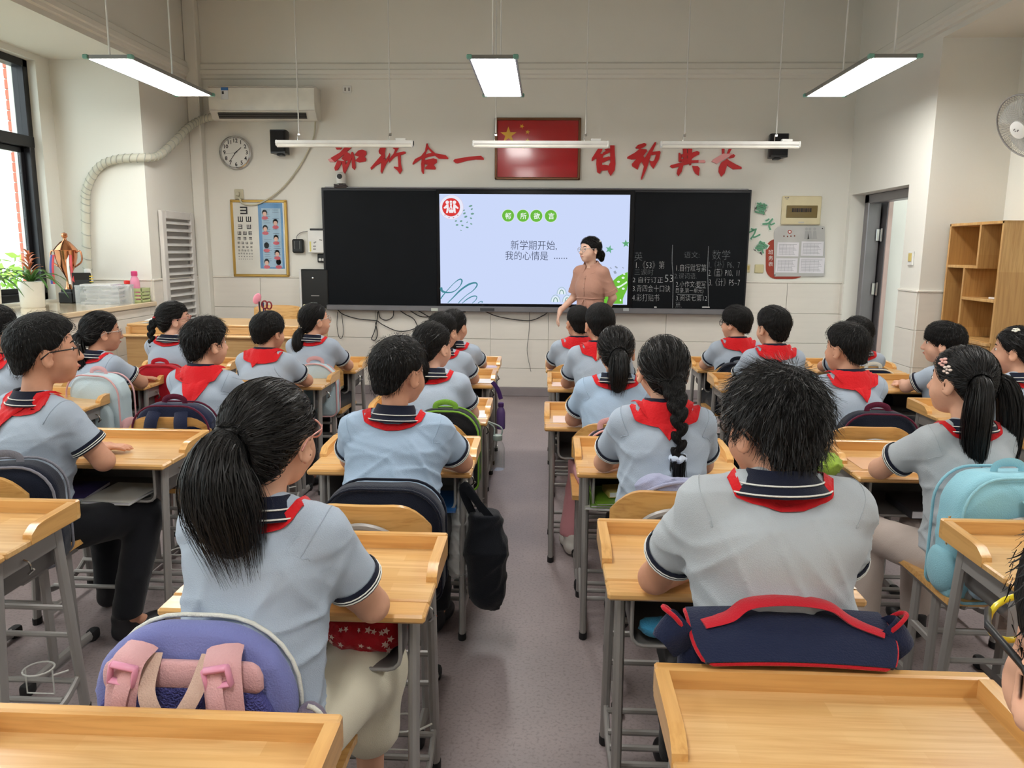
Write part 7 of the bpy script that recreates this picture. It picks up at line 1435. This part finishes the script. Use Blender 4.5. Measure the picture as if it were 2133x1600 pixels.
# ================================================================ on the window sill
ZS = .98
def leaf_mesh(bm, base, az, L_, w_, lift, droop, tw=0):
    n = 9; d = Vector((cos(az), sin(az), 0)); s_ = Vector((-sin(az), cos(az), 0)); vs = []
    for i in range(n):
        t = i/(n-1); c = Vector(base)+d*(L_*(t*.9))+Vector((0, 0, L_*(lift*t-droop*t*t))); ww = w_*(.35+1.2*t)*(1-t)**.6*1.3 if t > 0 else w_*.35; up_ = Vector((0, 0, .25*ww))
        vs.append((bm.verts.new(c-s_*ww+up_), bm.verts.new(c), bm.verts.new(c+s_*ww+up_)))
    for a, b in zip(vs, vs[1:]):
        for k in (0, 1): bm.faces.new((a[k], a[k+1], b[k+1], b[k]))
M_LEAF = mat('green_leaf', rgb(74, 118, 50), .35, var=.25, vscale=20); M_BRACT = mat('orange_bract', rgb(196, 112, 72), .45, var=.15, vscale=20); M_POT = mat('white_ceramic', rgb(236, 236, 230), .25, coat=.3)
def plant(label, loc, s=1.0, bract=True, seed=0):
    t = thing('potted_plant', label, 'plant', loc); rng = np.random.default_rng(seed)
    bm = bm_new(); lathe(bm, [(.001, .0), (.085*s, .0), (.092*s, .01), (.098*s, .215*s), (.093*s, .22*s), (.088*s, .20*s), (.001, .195*s)], 28); obj('pot', bm, M_POT, t, 40)
    bm = bm_new(); lathe(bm, [(.001, .20*s), (.086*s, .198*s)], 20, None, False); obj('soil', bm, mat('soil', rgb(60, 46, 36), .9), t, None)
    for k in range(20):
        bm = bm_new(); leaf_mesh(bm, (0, 0, .20*s), k*2.399+rng.uniform(-.2, .2), rng.uniform(.24, .36)*s, .018*s, rng.uniform(.75, 1.3), rng.uniform(.7, 1.2)); solid(bm, .001); obj('leaf', bm, M_LEAF, t, True)
    if bract:
        for k in range(16):
            bm = bm_new(); leaf_mesh(bm, (0, 0, (.26+.012*k)*s), k*2.399, rng.uniform(.09, .14)*s*(1.1-.03*k), .013*s, 1.5, .9); solid(bm, .001); obj('bract', bm, M_BRACT, t, True)
plant('bromeliad with orange bracts in a white pot on the window sill', (-3.98, 5.88, ZS), .92, True, 1); plant('leafy green plant at the left edge of the window sill', (-3.92, 5.30, ZS), .95, False, 2)
t = thing('trophy', 'copper trophy cup with ribbons on a black base on the sill', 'trophy', (-4.02, 6.42, ZS)); bm = bm_new(); box(bm, (0, 0, .045), (.12, .12, .09), .006); box(bm, (0, 0, .10), (.09, .09, .03), .004); obj('base', bm, M_BLACK, t)
M_COP = mat('polished_copper', rgb(206, 140, 104), .15, metal=1.0); bm = bm_new(); lathe(bm, [(.03, .115), (.02, .15), (.014, .20), (.03, .24), (.062, .30), (.082, .37), (.088, .43), (.092, .44), (.07, .47), (.04, .505), (.016, .52), (.012, .535), (.024, .55), (.022, .575), (.001, .585)], 28, None); obj('cup', bm, M_COP, t, 50)
for s in (-1, 1): bm = bm_new(); tube(bm, smooth_path([(s*.085, 0, .42), (s*.125, 0, .43), (s*.13, 0, .35), (s*.07, 0, .30)], 6), .007, 8); obj('handle', bm, M_COP, t, True)
for k, (dx, col) in enumerate(((-.07, (196, 40, 48)), (-.085, (60, 70, 140)), (.05, (230, 226, 222)), (.075, (200, 60, 60)))): strap(t, [(dx, -.06, .40), (dx*1.1, -.075, .30), (dx*1.15, -.07, .16)], .022, mat('ribbon_%d' % k, rgb(*col), .5), 'ribbon', .002)
t = thing('desk_calendar', 'black stand-up calendar with a yellow spiral on the sill', 'calendar', (-3.87, 6.36, ZS), .35); bm = bm_new(); box(bm, (0, -.02, .13), (.14, .006, .24), .002, Matrix.Rotation(-.18, 4, 'X')); box(bm, (0, .05, .13), (.14, .006, .24), .002, Matrix.Rotation(.18, 4, 'X')); obj('board', bm, M_BLACK, t)
for k in range(9): bm = bm_new(); tube(bm, [(.075+.012*cos(a), .0+.022*sin(a), .05+.022*k) for a in np.linspace(0, 2*pi, 12, endpoint=False)], .004, 6, closed=True); obj('spiral_ring', bm, mat('yellow_spiral', rgb(228, 196, 70), .4), t, True)
t = thing('plastic_tray', 'translucent tray full of notebooks on the window sill', 'tray', (-3.70, 6.40, ZS), .05); WX, WY = .36, .26; M_CLR = mat('milky_plastic', rgb(226, 234, 238), .25, alpha=.3)
bm = bm_new(); b2(bm, -WX/2, WX/2, -WY/2, WY/2, 0, .004); 
for q in ((-WX/2, WX/2, -WY/2, -WY/2+.004), (-WX/2, WX/2, WY/2-.004, WY/2), (-WX/2, -WX/2+.004, -WY/2, WY/2), (WX/2-.004, WX/2, -WY/2, WY/2)): b2(bm, q[0], q[1], q[2], q[3], 0, .15)
obj('tray_shell', bm, M_CLR, t, None); bm = bm_new(); tube(bm, [(-WX/2, -WY/2, .15), (WX/2, -WY/2, .15), (WX/2, WY/2, .15), (-WX/2, WY/2, .15)], .006, 6, closed=True); obj('tray_rim', bm, M_CLR, t)
for k in range(11):
    col = [(236, 236, 232), (214, 206, 220), (232, 228, 214), (190, 216, 210), (226, 214, 226)][k % 5]; book('notebook %s in the sill tray' % ['at the very bottom', 'second from the bottom', 'third from the bottom', 'fourth from the bottom', 'fifth from the bottom', 'in the middle of the pile', 'fifth from the top', 'fourth from the top', 'third from the top', 'second from the top', 'on top of the pile'][k], (-3.70+.012*((k*7) % 5-2), 6.40+.006*((k*3) % 5-2), ZS+.005+k*.0145), .25, .19, .0135, col, .05+.03*((k*5) % 3-1), 'notebooks in the sill tray')
bottle('white_bottle', 'white bottle with a green band behind the notebooks', (-3.98, 6.64, ZS), .04, .28, mat('white_green_bottle', rgb(226, 230, 226), .35), M_WHITE); t = bpy.data.objects['white_bottle']; bm = bm_new(); lathe(bm, [(.0405, .09), (.0405, .165)], 20, None, False); obj('green_band', bm, mat('band_green', rgb(50, 110, 80), .5), t, 50)
bottle('red_cap_bottle', 'white bottle with a red cap beside the green basket', (-3.56, 6.50, ZS), .036, .19, mat('pale_bottle', rgb(226, 228, 224), .35), mat('red_cap', rgb(222, 48, 40), .4))
t = thing('green_basket', 'pale green plastic basket at the end of the sill', 'basket', (-3.56, 6.63, ZS)); M_BSK = mat('pale_green_plastic', rgb(196, 210, 150), .45)
for q in ((-.09, .09, -.075, -.068), (-.09, .09, .068, .075), (-.09, -.083, -.075, .075), (.083, .09, -.075, .075)):
    for z0_, z1_ in ((0, .02), (.032, .05), (.062, .08), (.092, .12)): bm = bm_new(); b2(bm, q[0], q[1], q[2], q[3], z0_, z1_, .001); obj('basket_band', bm, M_BSK, t)
bm = bm_new(); b2(bm, -.09, .09, -.075, .075, 0, .004)
for x in (-.086, -.03, .03, .086):
    for y in (-.071, .071): b2(bm, x-.004, x+.004, y-.003, y+.003, 0, .12)
obj('basket_frame', bm, M_BSK, t)
t = bottle('pink_bottle', 'pink water bottle standing in the green basket', (-3.57, 6.645, ZS+.005), .04, .26, mat('pink_bottle_body', rgb(236, 150, 180), .35), mat('hot_pink_cap', rgb(224, 70, 130), .4))
# ---- on the console
t = thing('pen_cup', 'black pen cup with scissors and a pink ornament on the console', 'pen cup', (-2.18, 5.93, .865))
bm = bm_new(); lathe(bm, [(.001, 0), (.045, 0), (.045, .10), (.041, .10), (.041, .006), (.001, .006)], 20); obj('cup', bm, M_BLACK, t, 40)
bm = bm_new(); tube(bm, [(-.02+.022*cos(a)+.03, -.01, .155+.03*sin(a)) for a in np.linspace(0, 2*pi, 16, endpoint=False)], .006, 6, closed=True); tube(bm, [(.045+.02*cos(a), -.01, .15+.028*sin(a)) for a in np.linspace(0, 2*pi, 16, endpoint=False)], .006, 6, closed=True); tube(bm, [(.012, -.01, .13), (.02, 0, .03)], .005, 6); obj('scissors', bm, mat('dark_red_plastic', rgb(130, 20, 34), .4), t, True)
for k, (x, y, h_, col) in enumerate(((-.03, 0, .20, (30, 30, 34)), (-.01, .02, .17, (40, 50, 110)), (-.02, -.02, .18, (20, 20, 20)))): bm = bm_new(); tube(bm, [(x, y, .01), (x*1.3, y*1.2, h_)], .005, 6); obj('pen', bm, mat('pen_%d' % k, rgb(*col), .4), t)
bm = bm_new(); ellipsoid(bm, (-.05, 0, .20), (.03, .012, .045), Matrix.Rotation(.5, 4, 'Y')); tube(bm, [(-.03, 0, .02), (-.045, 0, .18)], .003, 5); obj('pink_ornament', bm, mat('pink_plush', rgb(236, 150, 170), .8), t, True)
for k in range(6): sheet(['bottom', 'second', 'third', 'fourth', 'fifth', 'top'][k]+' sheet of the loose paper pile on the console', -3.0+.03*((k*3) % 4), 6.0+.01*k, .30, .21, (228, 230, 230), .2*((k*2) % 3-1), .866+.005*k)
sheet('blue sheet beside the paper pile on the console', -2.72, 5.99, .18, .14, (120, 170, 210), .1, .866)
